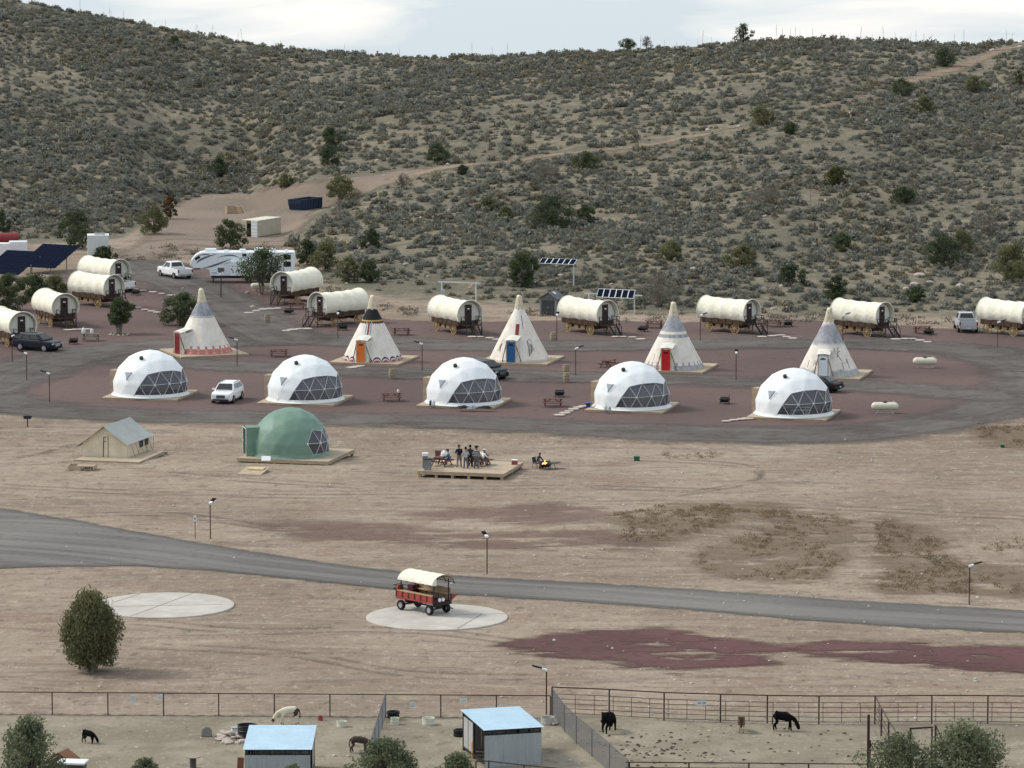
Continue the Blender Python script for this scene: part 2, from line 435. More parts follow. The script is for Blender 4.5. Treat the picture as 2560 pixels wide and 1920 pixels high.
def sheet(name, mat, pts, zoff, width=None, step=0.8, pad=1.4, smooth=True, centre=None):
    if smooth:
        pts = smooth_line(pts + ([pts[0]] if width is None else []), 6)
        if width is None: pts = pts[:-1]
    P = np.array(pts); ext = (width / 2 if width else 0) + pad
    xs = np.arange(P[:, 0].min() - ext, P[:, 0].max() + ext + step, step); ys = np.arange(P[:, 1].min() - ext, P[:, 1].max() + ext + step, step)
    X, Y = np.meshgrid(xs, ys)
    if width:
        d, run, side = seg_dist(X, Y, pts); e = width / 2 - d; lane = np.stack([run * 0.03, d * side * 0.9, 0 * d], -1)
    else:
        d, run, side = seg_dist(X, Y, pts + [pts[0]]); e = np.where(inside(X, Y, pts), d, -d); lane = np.stack([X * 0.03, e * 0.5, 0 * d], -1)
        if centre: dc, rc, sc_ = seg_dist(X, Y, smooth_line(centre, 6)); lane = np.stack([rc * 0.02, dc * sc_ * 0.55, 0 * d], -1)
    nr, nc = X.shape; idx = np.arange(nr * nc).reshape(nr, nc)
    q = np.stack([idx[:-1, :-1], idx[:-1, 1:], idx[1:, 1:], idx[1:, :-1]], -1).reshape(-1, 4)
    ef = e.reshape(-1); q = q[ef[q].max(1) > -pad]
    used = np.unique(q); remap = np.zeros(nr * nc, int); remap[used] = np.arange(len(used))
    Xu = X.reshape(-1)[used]; Yu = Y.reshape(-1)[used]; Z = gz(Xu, Yu) + zoff
    me = bpy.data.meshes.new(name); me.from_pydata(np.stack([Xu, Yu, Z], -1).tolist(), [], remap[q].tolist())
    me.attributes.new('edge', 'FLOAT', 'POINT').data.foreach_set('value', ef[used].astype(np.float32))
    me.attributes.new('lane', 'FLOAT_VECTOR', 'POINT').data.foreach_set('vector', lane.reshape(-1, 3)[used].astype(np.float32).reshape(-1))
    me.polygons.foreach_set('use_smooth', [True] * len(me.polygons)); me.materials.append(mat)
    return struct(mesh_obj(name, me))
# red cinder pad of the camp
sheet('cinder_pad', CINDER, pxline([(-120, 800), (30, 745), (150, 690), (300, 668), (420, 655), (520, 662), (700, 668), (700, 730), (820, 770), (960, 800), (1200, 806),
      (1450, 800), (1700, 808), (2000, 800), (2250, 815), (2450, 830), (2640, 850), (2640, 1010), (2560, 1035), (2400, 1070), (2200, 1092), (2000, 1100),
      (1700, 1092), (1300, 1074), (800, 1054), (400, 1045), (0, 1032), (-120, 1000)]), 0.03, smooth=False, pad=2.6)
LANE = [
 ([(-70, 985), (40, 1016), (250, 1036), (500, 1043), (800, 1048), (1150, 1057), (1500, 1073), (1800, 1084), (2050, 1085), (2250, 1071), (2420, 1042), (2530, 1005), (2580, 965), (2560, 925), (2480, 893), (2380, 874), (2250, 864)], 8.0, 0.06),
 ([(2460, 990), (2250, 972), (2050, 960), (1700, 951), (1400, 943), (1150, 938), (900, 930), (700, 922), (520, 914), (330, 903)], 7.5, 0.066),
 ([(2440, 880), (2250, 864), (2000, 858), (1700, 863), (1400, 866), (1100, 863), (850, 853), (700, 850), (560, 856), (420, 863), (300, 874), (200, 888), (100, 914), (0, 948), (-70, 975)], 9.0, 0.074),
 ([(330, 660), (400, 690), (470, 716), (560, 762), (640, 812), (720, 850)], 8.5, 0.082)]
for pts, wd, zo in LANE: sheet('gravel_lane', GRAVEL, pxline(pts), zo, wd, pad=1.8)
# lower road
sheet('road', ROADM, pxline([(-150, 1255), (0, 1271), (180, 1300), (347, 1331), (520, 1362), (694, 1389), (870, 1416), (1042, 1434), (1280, 1448), (1504, 1460), (1740, 1475), (1967, 1491), (2260, 1510), (2560, 1528), (2700, 1536),
      (2700, 1593), (2560, 1583), (2315, 1572), (2000, 1550), (1736, 1526), (1450, 1505), (1157, 1487), (980, 1473), (810, 1456), (660, 1440), (521, 1426), (347, 1415), (180, 1416), (0, 1421), (-150, 1428)]), 0.03, smooth=False, step=0.5, centre=pxline([(-150, 1350), (0, 1350), (347, 1376), (694, 1420), (1042, 1456), (1504, 1483), (1967, 1520), (2560, 1556), (2700, 1566)]))
k_ = 1.1573
sheet('cinder_patch', CINDER2, pxline([(u * k_, v * k_) for u, v in [(1062, 1396), (1130, 1380), (1250, 1367), (1400, 1360), (1500, 1366), (1570, 1380), (1715, 1402), (1640, 1416), (1680, 1434), (1560, 1442), (1430, 1450), (1330, 1432), (1230, 1420), (1150, 1412)]]), 0.035, step=0.5)
sheet('cinder_patch', CINDER2, pxline([(u * k_, v * k_) for u, v in [(1722, 1413), (1750, 1390), (1850, 1386), (2000, 1387), (2120, 1392), (2300, 1408), (2300, 1464), (2150, 1452), (2030, 1442), (1900, 1430), (1800, 1424)]]), 0.04, step=0.5)
FAINT = sheet_material('thin_cinder', (0.165, 0.105, 0.09), (0.20, 0.128, 0.108), (0.10, 0.07, 0.06), 3.4, 1.6, 0.3, patchy=3.0, thin=0.55, aniso=0.4)
DRYG = sheet_material('dry_grass_litter', (0.185, 0.142, 0.098), (0.24, 0.185, 0.13), (0.10, 0.076, 0.054), 3.0, 1.2, 0.55, patchy=2.4, thin=0.5, aniso=0.6, light=(0.26, 0.205, 0.14))
sheet('cinder_patch', FAINT, pxline([(990, 1285), (1200, 1268), (1420, 1262), (1560, 1285), (1400, 1305), (1150, 1302)]), 0.045)
sheet('cinder_patch', FAINT, pxline([(620, 1312), (800, 1300), (1000, 1312), (1250, 1330), (1560, 1330), (1640, 1372), (1350, 1376), (1000, 1360), (740, 1345)]), 0.05)
for P_ in ([(1530, 1292), (1650, 1266), (1800, 1258), (1965, 1262), (1985, 1296), (1850, 1305), (1760, 1335), (1640, 1356), (1550, 1350)], [(1750, 1372), (1900, 1328), (2030, 1278), (2135, 1298), (2145, 1350), (2115, 1400), (2060, 1455), (1900, 1458), (1800, 1444), (1720, 1412)],
           [(2180, 1292), (2270, 1306), (2360, 1346), (2420, 1398), (2620, 1436), (2620, 1494), (2380, 1488), (2195, 1482), (2188, 1400)], [(2430, 1066), (2620, 1060), (2620, 1118), (2450, 1116)]):
    o = sheet('dry_grass', DRYG, pxline(P_), 0.06); o['kind'] = 'stuff'; o['label'] = 'flattened dry brown grass on the dirt'; o['category'] = 'dry grass'
# graded clearing with the container and the track that climbs the valley
sheet('dirt_clearing', DIRT, pxline([(360, 600), (430, 520), (520, 486), (640, 478), (780, 455), (900, 440), (1010, 425), (1080, 425), (1020, 452), (930, 480), (830, 512), (760, 560), (720, 600), (690, 622), (560, 628), (420, 636)]), 0.05)
sheet('dirt_track', DIRT, pxline([(720, 610), (560, 612), (430, 606), (340, 640), (320, 670)]), 0.07, 6.0, pad=2.5)
for nm_, pts, wd in (('dirt_track', [(980, 448), (1120, 418), (1280, 404), (1420, 384), (1560, 372), (1680, 352), (1760, 338), (1840, 318)], 2.2),
                     ('dirt_track', [(1990, 285), (2080, 262), (2180, 240)], 1.4),
                     ('dirt_track', [(2270, 205), (2340, 186), (2420, 160), (2500, 128), (2580, 104)], 3.0)):
    sheet(nm_, TRACKM, pxline(pts), 0.06, wd, pad=2.0)
# wheel ruts across the bare soil
for pts in ([(20, 1150), (70, 1142), (130, 1128), (180, 1118)], [(420, 1190), (700, 1210), (1000, 1225), (1400, 1222), (1800, 1232)],
            [(1480, 1262), (1800, 1262), (2200, 1280), (2560, 1300)], [(1560, 1150), (1820, 1165), (1900, 1190), (1850, 1215), (1700, 1240)], [(330, 1560), (620, 1585), (900, 1580), (1200, 1600), (1700, 1690)],
            [(300, 1620), (700, 1640), (1000, 1690), (1300, 1700)], 
            [(0, 1220), (300, 1235), (700, 1245), (1000, 1245)], [(60, 1300), (400, 1290), (700, 1330)]):
    L = pxline(pts)
    sheet('wheel_rut', TYRE, L, 0.052, 0.5, step=0.35, pad=0.5)
    sheet('wheel_rut', TYRE, [(x + 0.3, y + 1.7) for x, y in L], 0.054, 0.5, step=0.35, pad=0.5)

# ------------------------------------------------------------------ foliage
def leaf_material(name, c1, c2, c3, rough=0.75, trans=0.32, hue=None):
    m, nt, b = newmat(name)
    t = ATTR(nt, 'tint').outputs['Fac']; r_ = nt.nodes.new('ShaderNodeObjectInfo').outputs['Random']
    s_ = NM(nt, 'ADD', NM(nt, 'MULTIPLY', t, 0.8), NM(nt, 'MULTIPLY', r_, 0.2))
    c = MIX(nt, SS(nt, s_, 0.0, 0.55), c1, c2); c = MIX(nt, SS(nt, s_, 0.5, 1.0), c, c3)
    if hue: c = MIX(nt, ATTR(nt, 'hue').outputs['Fac'], c, MIX(nt, t, hue[0], hue[1]))
    nt.links.new(c, b.inputs['Base Color']); b.inputs['Roughness'].default_value = rough; b.inputs['Specular IOR Level'].default_value = 0.1
    tr = nt.nodes.new('ShaderNodeBsdfTranslucent'); nt.links.new(c, tr.inputs['Color']); mx = nt.nodes.new('ShaderNodeMixShader'); mx.inputs[0].default_value = trans
    nt.links.new(b.outputs[0], mx.inputs[1]); nt.links.new(tr.outputs[0], mx.inputs[2]); nt.links.new(mx.outputs[0], nt.nodes['Material Output'].inputs['Surface'])
    return m
JUNIPER = leaf_material('juniper_foliage', (0.050, 0.066, 0.038), (0.085, 0.105, 0.058), (0.145, 0.160, 0.090))
JUNIPER2 = leaf_material('olive_foliage', (0.092, 0.098, 0.052), (0.158, 0.162, 0.083), (0.245, 0.236, 0.130))
SAGE = leaf_material('sage_foliage', (0.118, 0.125, 0.104), (0.188, 0.193, 0.163), (0.275, 0.272, 0.230), hue=((0.10, 0.088, 0.055), (0.27, 0.225, 0.135)))
DRYW = leaf_material('dry_weed', (0.17, 0.118, 0.072), (0.25, 0.182, 0.115), (0.36, 0.28, 0.185))
TWIG = leaf_material('grey_twigs', (0.11, 0.10, 0.082), (0.17, 0.155, 0.125), (0.24, 0.22, 0.18))
BARK = simple('bark', (0.17, 0.145, 0.12), 0.9, 0.3, 6, 0.4)

def leaf_cloud(rs, pts, size, tint, quad=False, up=0.0, slim=1.0):
    """small leaf faces at pts (n,3); size (n,), tint (n,) -> verts, faces, face tint"""
    n = len(pts)
    a = rs.normal(size=(n, 3)); a[:, 2] = a[:, 2] * (1 - up) + up * 2.2
    a /= np.linalg.norm(a, axis=1)[:, None]
    b = rs.normal(size=(n, 3)); b -= (b * a).sum(1)[:, None] * a; b /= np.linalg.norm(b, axis=1)[:, None]
    sz = size[:, None]
    if quad:
        V = np.stack([pts - a * sz * .9, pts + b * sz * .5, pts + a * sz * .9, pts - b * sz * .5], 1); k = 4
    else:
        V = np.stack([pts + a * sz * slim, pts - a * sz * .6 * slim + b * sz * .6 / slim, pts - a * sz * .6 * slim - b * sz * .6 / slim], 1); k = 3
    return V.reshape(-1, 3), np.arange(n * k).reshape(n, k), tint
def mesh_np(name, V, Fc, tint=None, mat=None):
    me = bpy.data.meshes.new(name); k = Fc.shape[1]; n = len(Fc)
    me.vertices.add(len(V)); me.vertices.foreach_set('co', V.astype(np.float32).reshape(-1))
    me.loops.add(n * k); me.loops.foreach_set('vertex_index', Fc.astype(np.int32).reshape(-1))
    me.polygons.add(n); me.polygons.foreach_set('loop_start', np.arange(0, n * k, k, dtype=np.int32))
    if tint is not None:
        me.attributes.new('tint', 'FLOAT', 'FACE').data.foreach_set('value', tint.astype(np.float32))
    if mat is not None: me.materials.append(mat)
    me.update(calc_edges=True); me.validate(); return me
def ellipsoid_pts(rs, n, c, r, shell=0.55, zcut=None):
    d = rs.normal(size=(n, 3)); d /= np.linalg.norm(d, axis=1)[:, None]
    q = (shell + (1 - shell) * rs.random(n)) ** 1.0
    p = d * q[:, None]
    if zcut is not None: p[:, 2] = np.where(p[:, 2] < zcut, zcut + rs.random(n) * 0.2, p[:, 2])
    return p * np.array(r) + np.array(c), q
def crown(rs, h0, h1, rx, blobs=9, leaves=1400, size=0.16, shape='round', tall=0.0):
    """leaf clumps spread through a crown between heights h0..h1"""
    Vs = []; Fs = []; Ts = []; k = 0; tips = []
    H = h1 - h0
    for i in range(blobs):
        t = (i + 0.5) / blobs; ang = i * 2.399 + rs.random() * 0.7
        if shape == 'cone': rad = rx * (1 - t) ** 0.7 * (0.55 + 0.35 * rs.random()); br = rx * (0.28 + 0.3 * (1 - t)); zc = h0 + H * (0.12 + 0.8 * t)
        elif shape == 'egg':
            w_ = math.sin(math.pi * min(1, 0.18 + 0.80 * t)) ** 0.7; rad = rx * w_ * (0.45 + 0.3 * rs.random()); br = rx * (0.30 + 0.12 * rs.random()); zc = h0 + H * (0.08 + 0.84 * t)
        elif shape == 'ragged':
            w_ = math.sqrt(max(0.08, 1 - (2 * t - 0.8) ** 2)); rad = rx * w_ * (0.2 + 0.78 * rs.random()); br = rx * (0.21 + 0.22 * rs.random()); zc = h0 + H * (0.08 + 0.84 * t)
        else:
            w_ = math.sqrt(max(0.05, 1 - (2 * t - 0.85) ** 2)); rad = rx * w_ * (0.35 + 0.42 * rs.random()); br = rx * (0.30 + 0.18 * rs.random()); zc = h0 + H * (0.12 + 0.74 * t)
        c = (math.cos(ang) * rad, math.sin(ang) * rad, zc); tips.append(c)
        n = leaves // blobs
        p, q = ellipsoid_pts(rs, n, c, (br, br, br * (0.75 + tall)), 0.35)
        p[:, 2] = np.maximum(p[:, 2], h0 * 0.85 + 0.05 * rs.random(n))
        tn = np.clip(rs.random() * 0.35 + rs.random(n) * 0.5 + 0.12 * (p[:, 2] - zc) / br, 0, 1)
        V, Fc, T = leaf_cloud(rs, p, size * (0.6 + 0.8 * rs.random(n)), tn, up=tall, slim=1.0 + tall)
        Vs.append(V); Fs.append(Fc + k); Ts.append(T); k += len(V)
    return np.concatenate(Vs), np.concatenate(Fs), np.concatenate(Ts), tips
def tree(name, label, cat, loc, h, rx, seed, leaves=1500, size=0.17, mat=JUNIPER, trunk=0.16, h0=0.16, shape='round', blobs=10, lean=0.0, tall=0.0, group=None, stems=1):
    rs = np.random.RandomState(seed); t = thing(name, label, cat, loc, rs.random() * 6.28, group)
    V, Fc, T, tips = crown(rs, h * h0, h, rx, blobs, leaves, size, shape, tall)
    mesh_obj('crown', mesh_np('crown', V, Fc, T, mat), t)
    b = MB()
    for s_ in range(stems):
        a = 6.28 * s_ / stems + 0.5; ox, oy = (math.cos(a) * trunk * 1.2, math.sin(a) * trunk * 1.2) if stems > 1 else (0, 0)
        b.tube([(ox, oy, -0.15), (ox * 1.5 + 0.05, oy * 1.5, h * h0 * 0.6), (ox * 3, oy * 3, h * (h0 + 0.12)), (ox * 4, oy * 4, h * 0.62)], [trunk, trunk * .8, trunk * .6, trunk * .25], 7)
    for c in tips[::1]:
        z0 = h * (h0 * 0.6 + 0.25 * rs.random()); m_ = (c[0] * 0.45, c[1] * 0.45, (z0 + c[2]) * 0.5)
        b.tube([(0, 0, z0), m_, c], [trunk * .45, trunk * .3, trunk * .08], 5)
    b.build('trunk', BARK, t, fix=False)
    return t
# ------------------------------------------------------------------ shared materials
def membrane(name, c1, c2, grime):
    m, nt, b = newmat(name); O = coord(nt); r_ = nt.nodes.new('ShaderNodeObjectInfo').outputs['Random']; x, y, z = SEP(nt, O)
    cmb = nt.nodes.new('ShaderNodeVectorMath'); cmb.operation = 'ADD'; nt.links.new(O, cmb.inputs[0]); sc = NM(nt, 'MULTIPLY', r_, 37.0); nt.links.new(sc, cmb.inputs[1]); Q = cmb.outputs[0]
    n1 = NOISE(nt, Q, 0.8, 4); st = NOISE(nt, MAPV(nt, Q, (2.2, 2.2, 0.35)), 1.6, 4, 0.6); wr = NOISE(nt, Q, 1.4, 3, 0.5, 1.2)
    c = MIX(nt, SS(nt, n1, 0.3, 0.7), c1, c2); c = MIX(nt, NM(nt, 'MULTIPLY', SS(nt, st, 0.52, 0.72), 0.28), c, grime)
    low = NM(nt, 'MULTIPLY', SS(nt, NM(nt, 'ADD', z, NM(nt, 'MULTIPLY', st, 0.6)), 0.75, 0.25), 0.35); c = MIX(nt, low, c, grime)
    nt.links.new(c, b.inputs['Base Color']); b.inputs['Roughness'].default_value = 0.55; b.inputs['Specular IOR Level'].default_value = 0.35; BUMP(nt, b, wr, 0.25, 0.10); return m
WHITE_PVC = membrane('white_membrane', (0.72, 0.76, 0.775), (0.77, 0.80, 0.81), (0.55, 0.52, 0.47))
GREEN_PVC = membrane('green_membrane', (0.135, 0.228, 0.178), (0.165, 0.272, 0.215), (0.16, 0.20, 0.16))
CANVAS = simple('cream_canvas', (0.70, 0.68, 0.56), 0.85, 0.07, 1.2, 0.25, col2=(0.78, 0.76, 0.65))
CANVASW = simple('end_canvas', (0.60, 0.59, 0.52), 0.85, 0.08, 1.5, 0.2)
STEELW = simple('white_steel', (0.72, 0.73, 0.74), 0.4, 0.06, 4, spec=0.5)
WOOD = simple('pale_deck_wood', (0.40, 0.325, 0.235), 0.85, 0.22, 1.5, 0.3, stretch=(1, 6, 1))
WOODF = simple('deck_fascia_wood', (0.36, 0.285, 0.195), 0.85, 0.25, 2.5, 0.3, stretch=(1, 1, 6))
WOODD = simple('dark_wagon_wood', (0.060, 0.036, 0.026), 0.8, 0.35, 3, 0.3, stretch=(6, 1, 6), col2=(0.115, 0.07, 0.045))
WOODR = simple('red_picnic_wood', (0.105, 0.035, 0.032), 0.75, 0.3, 3, 0.2, col2=(0.17, 0.07, 0.06))
WHEELY = simple('ochre_wheel_wood', (0.34, 0.245, 0.115), 0.8, 0.25, 5)
BLACKM = simple('black_steel', (0.018, 0.018, 0.02), 0.6, 0.3, 6)
BROWNM = simple('rust_brown_steel', (0.055, 0.030, 0.026), 0.65, 0.3, 6)
GREYM = simple('galvanised_steel', (0.36, 0.38, 0.38), 0.5, 0.12, 4, metal=0.3)
SOLAR = simple('solar_cells', (0.010, 0.014, 0.028), 0.6, 0.2, 3, spec=0.0)
STONEP = simple('pale_flagstone', (0.46, 0.40, 0.35), 0.9, 0.18, 3, 0.3)
TUBW = simple('cream_tank_paint', (0.62, 0.60, 0.47), 0.45, 0.05, 2, spec=0.5)
BARREL = simple('weathered_barrel', (0.32, 0.26, 0.19), 0.9, 0.35, 6, 0.3, stretch=(4, 4, 1))
CURTAIN = simple('grey_curtain', (0.25, 0.245, 0.275), 0.9, 0.15, 2)
DARKIN = simple('dark_interior', (0.035, 0.03, 0.028), 0.9, 0.3, 2)
PINKB = simple('door_frame_timber', (0.50, 0.39, 0.30), 0.85, 0.15, 4)
def glass_mat(name, col, alpha, rough=0.06):
    m, nt, b = newmat(name); b.inputs['Base Color'].default_value = col + (1,); b.inputs['Roughness'].default_value = rough
    b.inputs['Alpha'].default_value = alpha; b.inputs['Specular IOR Level'].default_value = 0.9
    f = nt.nodes.new('ShaderNodeFresnel'); f.inputs[0].default_value = 1.5
    nt.links.new(NM(nt, 'ADD', NM(nt, 'MULTIPLY', f.outputs[0], 0.8), alpha, clamp=True), b.inputs['Alpha'])
    return m
STRUTM = simple('grey_white_strut', (0.58, 0.59, 0.61), 0.45, 0.06, 4)
PANE = glass_mat('clear_vinyl_pane', (0.20, 0.21, 0.235), 0.36)
CARGLASS = simple('tinted_glass', (0.010, 0.011, 0.013), 0.08, 0.1, 2, spec=0.7)

def platform(label, loc, rz, w_, d_, h, boards=6, name='wooden_platform', mat=None, blocks=False, cat='platform', fascia_n=1):
    t = thing(name, label, cat, loc, rz)
    bw = w_ / boards
    for i in range(boards):
        MB().box((-w_ / 2 + bw * (i + .5), 0, h - 0.02), (bw - 0.012, d_, 0.04)).build('deck_board', mat or WOOD, t)
    hh = h - 0.045 if not blocks else min(0.24, h * 0.55)
    zc = h - 0.042 - hh / 2
    for sx, sy, L, hor in ((0, -1, w_, 1), (0, 1, w_, 1), (-1, 0, d_ - 0.1, 0), (1, 0, d_ - 0.1, 0)):
        n = fascia_n if (hor and sy < 0) else 1
        for k in range(n):
            l = L / n; off = -L / 2 + l * (k + .5)
            c = (off, sy * (d_ / 2 - 0.03), zc) if hor else (sx * (w_ / 2 - 0.03), 0, zc)
            MB().box(c, (l - 0.012, 0.05, hh) if hor else (0.05, L, hh)).build('fascia_board', WOODF, t)
    if blocks:
        for ix in range(6):
            for iy in (-1, 0, 1):
                MB().box((-w_ / 2 + 0.2 + ix * (w_ - 0.4) / 5, iy * (d_ / 2 - 0.17), (h - 0.045 - hh) / 2 - 0.05), (0.22, 0.2, h - 0.05 - hh + 0.1)).build('support_block', WOODF, t)
    return t

# ------------------------------------------------------------------ geodesic domes
def icosa3():
    ph = []
    ph.append(Vector((0, 0, 1)))
    for k in range(5): ph.append(Vector((2 / math.sqrt(5) * math.cos(R(72 * k)), 2 / math.sqrt(5) * math.sin(R(72 * k)), 1 / math.sqrt(5))))
    for k in range(5): ph.append(Vector((2 / math.sqrt(5) * math.cos(R(72 * k + 36)), 2 / math.sqrt(5) * math.sin(R(72 * k + 36)), -1 / math.sqrt(5))))
    ph.append(Vector((0, 0, -1)))
    fs = []
    for k in range(5):
        a, b = 1 + k, 1 + (k + 1) % 5; c, d = 6 + k, 6 + (k + 1) % 5
        fs += [(0, a, b), (a, c, b), (b, c, d), (c, 11, d)]
    vs = []; key = {}; out = []
    def vid(p):
        p = p.normalized(); kk = (round(p.x, 4), round(p.y, 4), round(p.z, 4))
        if kk not in key: key[kk] = len(vs); vs.append(p)
        return key[kk]
    for a, b, c in fs:
        A, B, C_ = ph[a], ph[b], ph[c]; g = {}
        for i in range(4):
            for j in range(4 - i): g[i, j] = vid(A + (B - A) * i / 3 + (C_ - A) * j / 3)
        for i in range(3):
            for j in range(3 - i):
                out.append((g[i, j], g[i + 1, j], g[i, j + 1]))
                if i + j < 2: out.append((g[i + 1, j], g[i + 1, j + 1], g[i, j + 1]))
    order = sorted(range(len(vs)), key=lambda i: -vs[i].z); ring = {}
    for r_, (a, b) in enumerate(((0, 1), (1, 6), (6, 16), (16, 31), (31, 46), (46, 61))):
        for i in order[a:b]: ring[i] = r_
    faces = [f for f in out if all(i in ring for i in f)]
    return vs, faces, ring
IV, IF, IR = icosa3()
def dome_data(rad, rot):
    zb = sum(IV[i].z for i in IR if IR[i] == 5) / 15
    P = {}
    eq = min((i for i in IR if IR[i] == 4), key=lambda i: math.atan2(IV[i].y, IV[i].x) % (2 * math.pi))
    a0 = math.atan2(IV[eq].x, -IV[eq].y); da = rot - a0
    for i in IR:
        v = IV[i]; a = math.atan2(v.x, -v.y) + da; rr = math.hypot(v.x, v.y) * rad
        z = (v.z - zb) * rad if IR[i] < 5 else 0.0
        P[i] = Vector((rr * math.sin(a), -rr * math.cos(a), max(0.0, z)))
    return P
def az(p): return math.degrees(math.atan2(p.x, -p.y))
def make_dome(label, loc, rz, rad=3.47, cover_mat=None, win=(-20, 95), winB=(-8, 95), curtain=True, rot=R(7), vent=True, porch='brown', group=None, small_window=True):
    cover_mat = cover_mat or WHITE_PVC
    t = thing('geodesic_dome', label, 'dome tent', loc, rz, group)
    P = dome_data(rad, rot); cov = MB(); wf = []
    for f in IF:
        c = (P[f[0]] + P[f[1]] + P[f[2]]) / 3; rs_ = sorted(IR[i] for i in f); a = az(c)
        row = 'A' if rs_[-1] == 5 else ('B' if rs_[-1] == 4 and rs_[0] >= 3 else 'C')
        if (row == 'A' and win[0] < a < win[1]) or (row == 'B' and winB[0] < a < winB[1]): wf.append(f)
        else:
            zc_ = Vector((0, 0, rad * 0.19)); A, B_, C_ = (P[i] * 1.004 for i in f); nd = 6; g_ = {}; kb = 0.05 if row != 'A' else 0.02
            for i in range(nd + 1):
                for j in range(nd + 1 - i):
                    q = A + (B_ - A) * i / nd + (C_ - A) * j / nd; e_ = zc_ + (q - zc_).normalized() * rad * 1.004; q = q.lerp(e_, kb)
                    g_[i, j] = len(cov.v); cov.v.append((q.x, q.y, max(0.0, q.z)))
            for i in range(nd):
                for j in range(nd - i):
                    cov.f.append((g_[i, j], g_[i + 1, j], g_[i, j + 1])); cov.m.append(0)
                    if i + j < nd - 1: cov.f.append((g_[i + 1, j], g_[i + 1, j + 1], g_[i, j + 1])); cov.m.append(0)
    me_ = cov.data('cover', fix=False); b_ = bmesh.new(); b_.from_mesh(me_); bmesh.ops.remove_doubles(b_, verts=b_.verts, dist=0.003); bmesh.ops.recalc_face_normals(b_, faces=b_.faces); b_.to_mesh(me_); b_.free(); me_.materials.append(cover_mat)
    co = mesh_obj('cover', me_, t)
    co.data.polygons.foreach_set('use_smooth', [True] * len(co.data.polygons))
    edges = set(); hubs = set()
    for f in wf:
        m_ = MB(); cc = (P[f[0]] + P[f[1]] + P[f[2]]) / 3
        m_.poly([P[i] * 0.985 * 0.99 + cc * 0.01 for i in f]).build('pane', PANE, t, fix=False)
        for a, b in ((0, 1), (1, 2), (2, 0)): edges.add(tuple(sorted((f[a], f[b])))); hubs.add(f[a])
    for a, b in sorted(edges): MB().tube([P[a] * 1.0, P[b] * 1.0], 0.024, 6).build('strut', STRUTM, t, fix=False)
    for i in sorted(hubs):
        if IR[i] == 4: MB().lathe([(0.0, -0.04), (0.09, -0.03), (0.09, 0.03), (0, 0.04)], 8, tuple(P[i]), 'y', False).build('hub_plate', STEELW, t)
    br = max(math.hypot(P[i].x, P[i].y) for i in IR if IR[i] == 5)
    sk = MB(); sk.lathe([(br * 0.995, 0.30), (br + 0.05, 0.12), (br + 0.22, 0.012), (br - 0.2, 0.011)], 30, cap=False); sk.build('skirt', cover_mat, t)
    MB().lathe([(0.01, 0.03), (br - 0.1, 0.03), (br - 0.1, 0.0)], 30).build('floor_mat', DARKIN, t)
    if curtain:
        cm = MB(); aa0, aa1 = R(win[0] + 4), R(min(win[1], 92)); N_ = 90
        def cf(i, j):
            a = aa0 + (aa1 - aa0) * i; rr = rad * 0.86 + 0.07 * math.sin(i * 170) + 0.04 * math.sin(i * 67); rr *= 1 - 0.16 * max(0, j - 0.45)
            return (rr * math.sin(a), -rr * math.cos(a), 0.06 + 2.1 * j)
        cm.grid(cf, N_ * 2, 6); cm.build('curtain', CURTAIN, t, smooth=True, fix=False)
    if vent:
        d = Vector((math.sin(R(-24)) * math.cos(R(56)), -math.cos(R(-24)) * math.cos(R(56)), math.sin(R(56)))); zb = rad * 0.19
        c = d * rad * 0.97 + Vector((0, 0, zb)); e = d * (rad + 0.12) + Vector((0, 0, zb))
        MB().tube([c, e], 0.18, 12).build('stove_vent', BLACKM, t, fix=False)
    if small_window:
        best = min((f for f in IF if sorted(IR[i] for i in f) == [3, 3, 4]), key=lambda f: abs(az((P[f[0]] + P[f[1]] + P[f[2]]) / 3) + 41))
        cc = (P[best[0]] + P[best[1]] + P[best[2]]) / 3
        q = [cc + (P[i] - cc) * 0.62 for i in best]
        wnd = MB().poly([p * 1.012 for p in q]).build('side_window', simple('bluish_window', (0.30, 0.34, 0.38), 0.2, 0.05), t, fix=False)
        lo = min(q, key=lambda p: p.z); hi = max(q, key=lambda p: p.x)
        MB().bar(lo * 1.03, hi * 1.05, 0.05, 0.05).build('flap_strut', simple('window_flap', (0.33, 0.35, 0.37), 0.6), wnd, fix=False)
    if porch == 'brown':
        a = R(-112); d = Vector((math.sin(a), -math.cos(a), 0)); pz = Matrix.Rotation(a, 4, 'Z')
        m_ = MB(); m_.X = pz
        m_.box((-0.55, -rad + 0.02, 1.0), (0.12, 0.7, 2.0)); m_.box((0.55, -rad + 0.02, 1.0), (0.12, 0.7, 2.0)); m_.box((0, -rad + 0.02, 2.05), (1.25, 0.74, 0.12))
        m_.build('door_surround', simple('tan_plywood', (0.36, 0.27, 0.19), 0.8), t)
    return t
DG = 'row of white geodesic domes'
dome_spec = [
 ((376, 990), 'white geodesic dome beside the white SUV, leftmost of the row, clear dark window', False),
 ((763, 1003), 'white geodesic dome with grey curtains, directly behind the green dome', True),
 ((1160, 1010), 'white geodesic dome in front of the blue-doored tipi, dark bundles on its deck', True),
 ((1580, 1021), 'white geodesic dome in front of the red-doored tipi, blue cooler beside it', True),
 ((1984, 1039), 'white geodesic dome in front of the white-doored tipi, uncurtained window showing a table', False)]
dome_pl = ['low wooden deck under the dome beside the white SUV', 'low wooden deck under the dome behind the green dome', 'low wooden deck strewn with dark bundles under a white dome',
           'low wooden deck under the white dome by the blue cooler', 'low wooden deck under the rightmost white dome']
DOMES = []
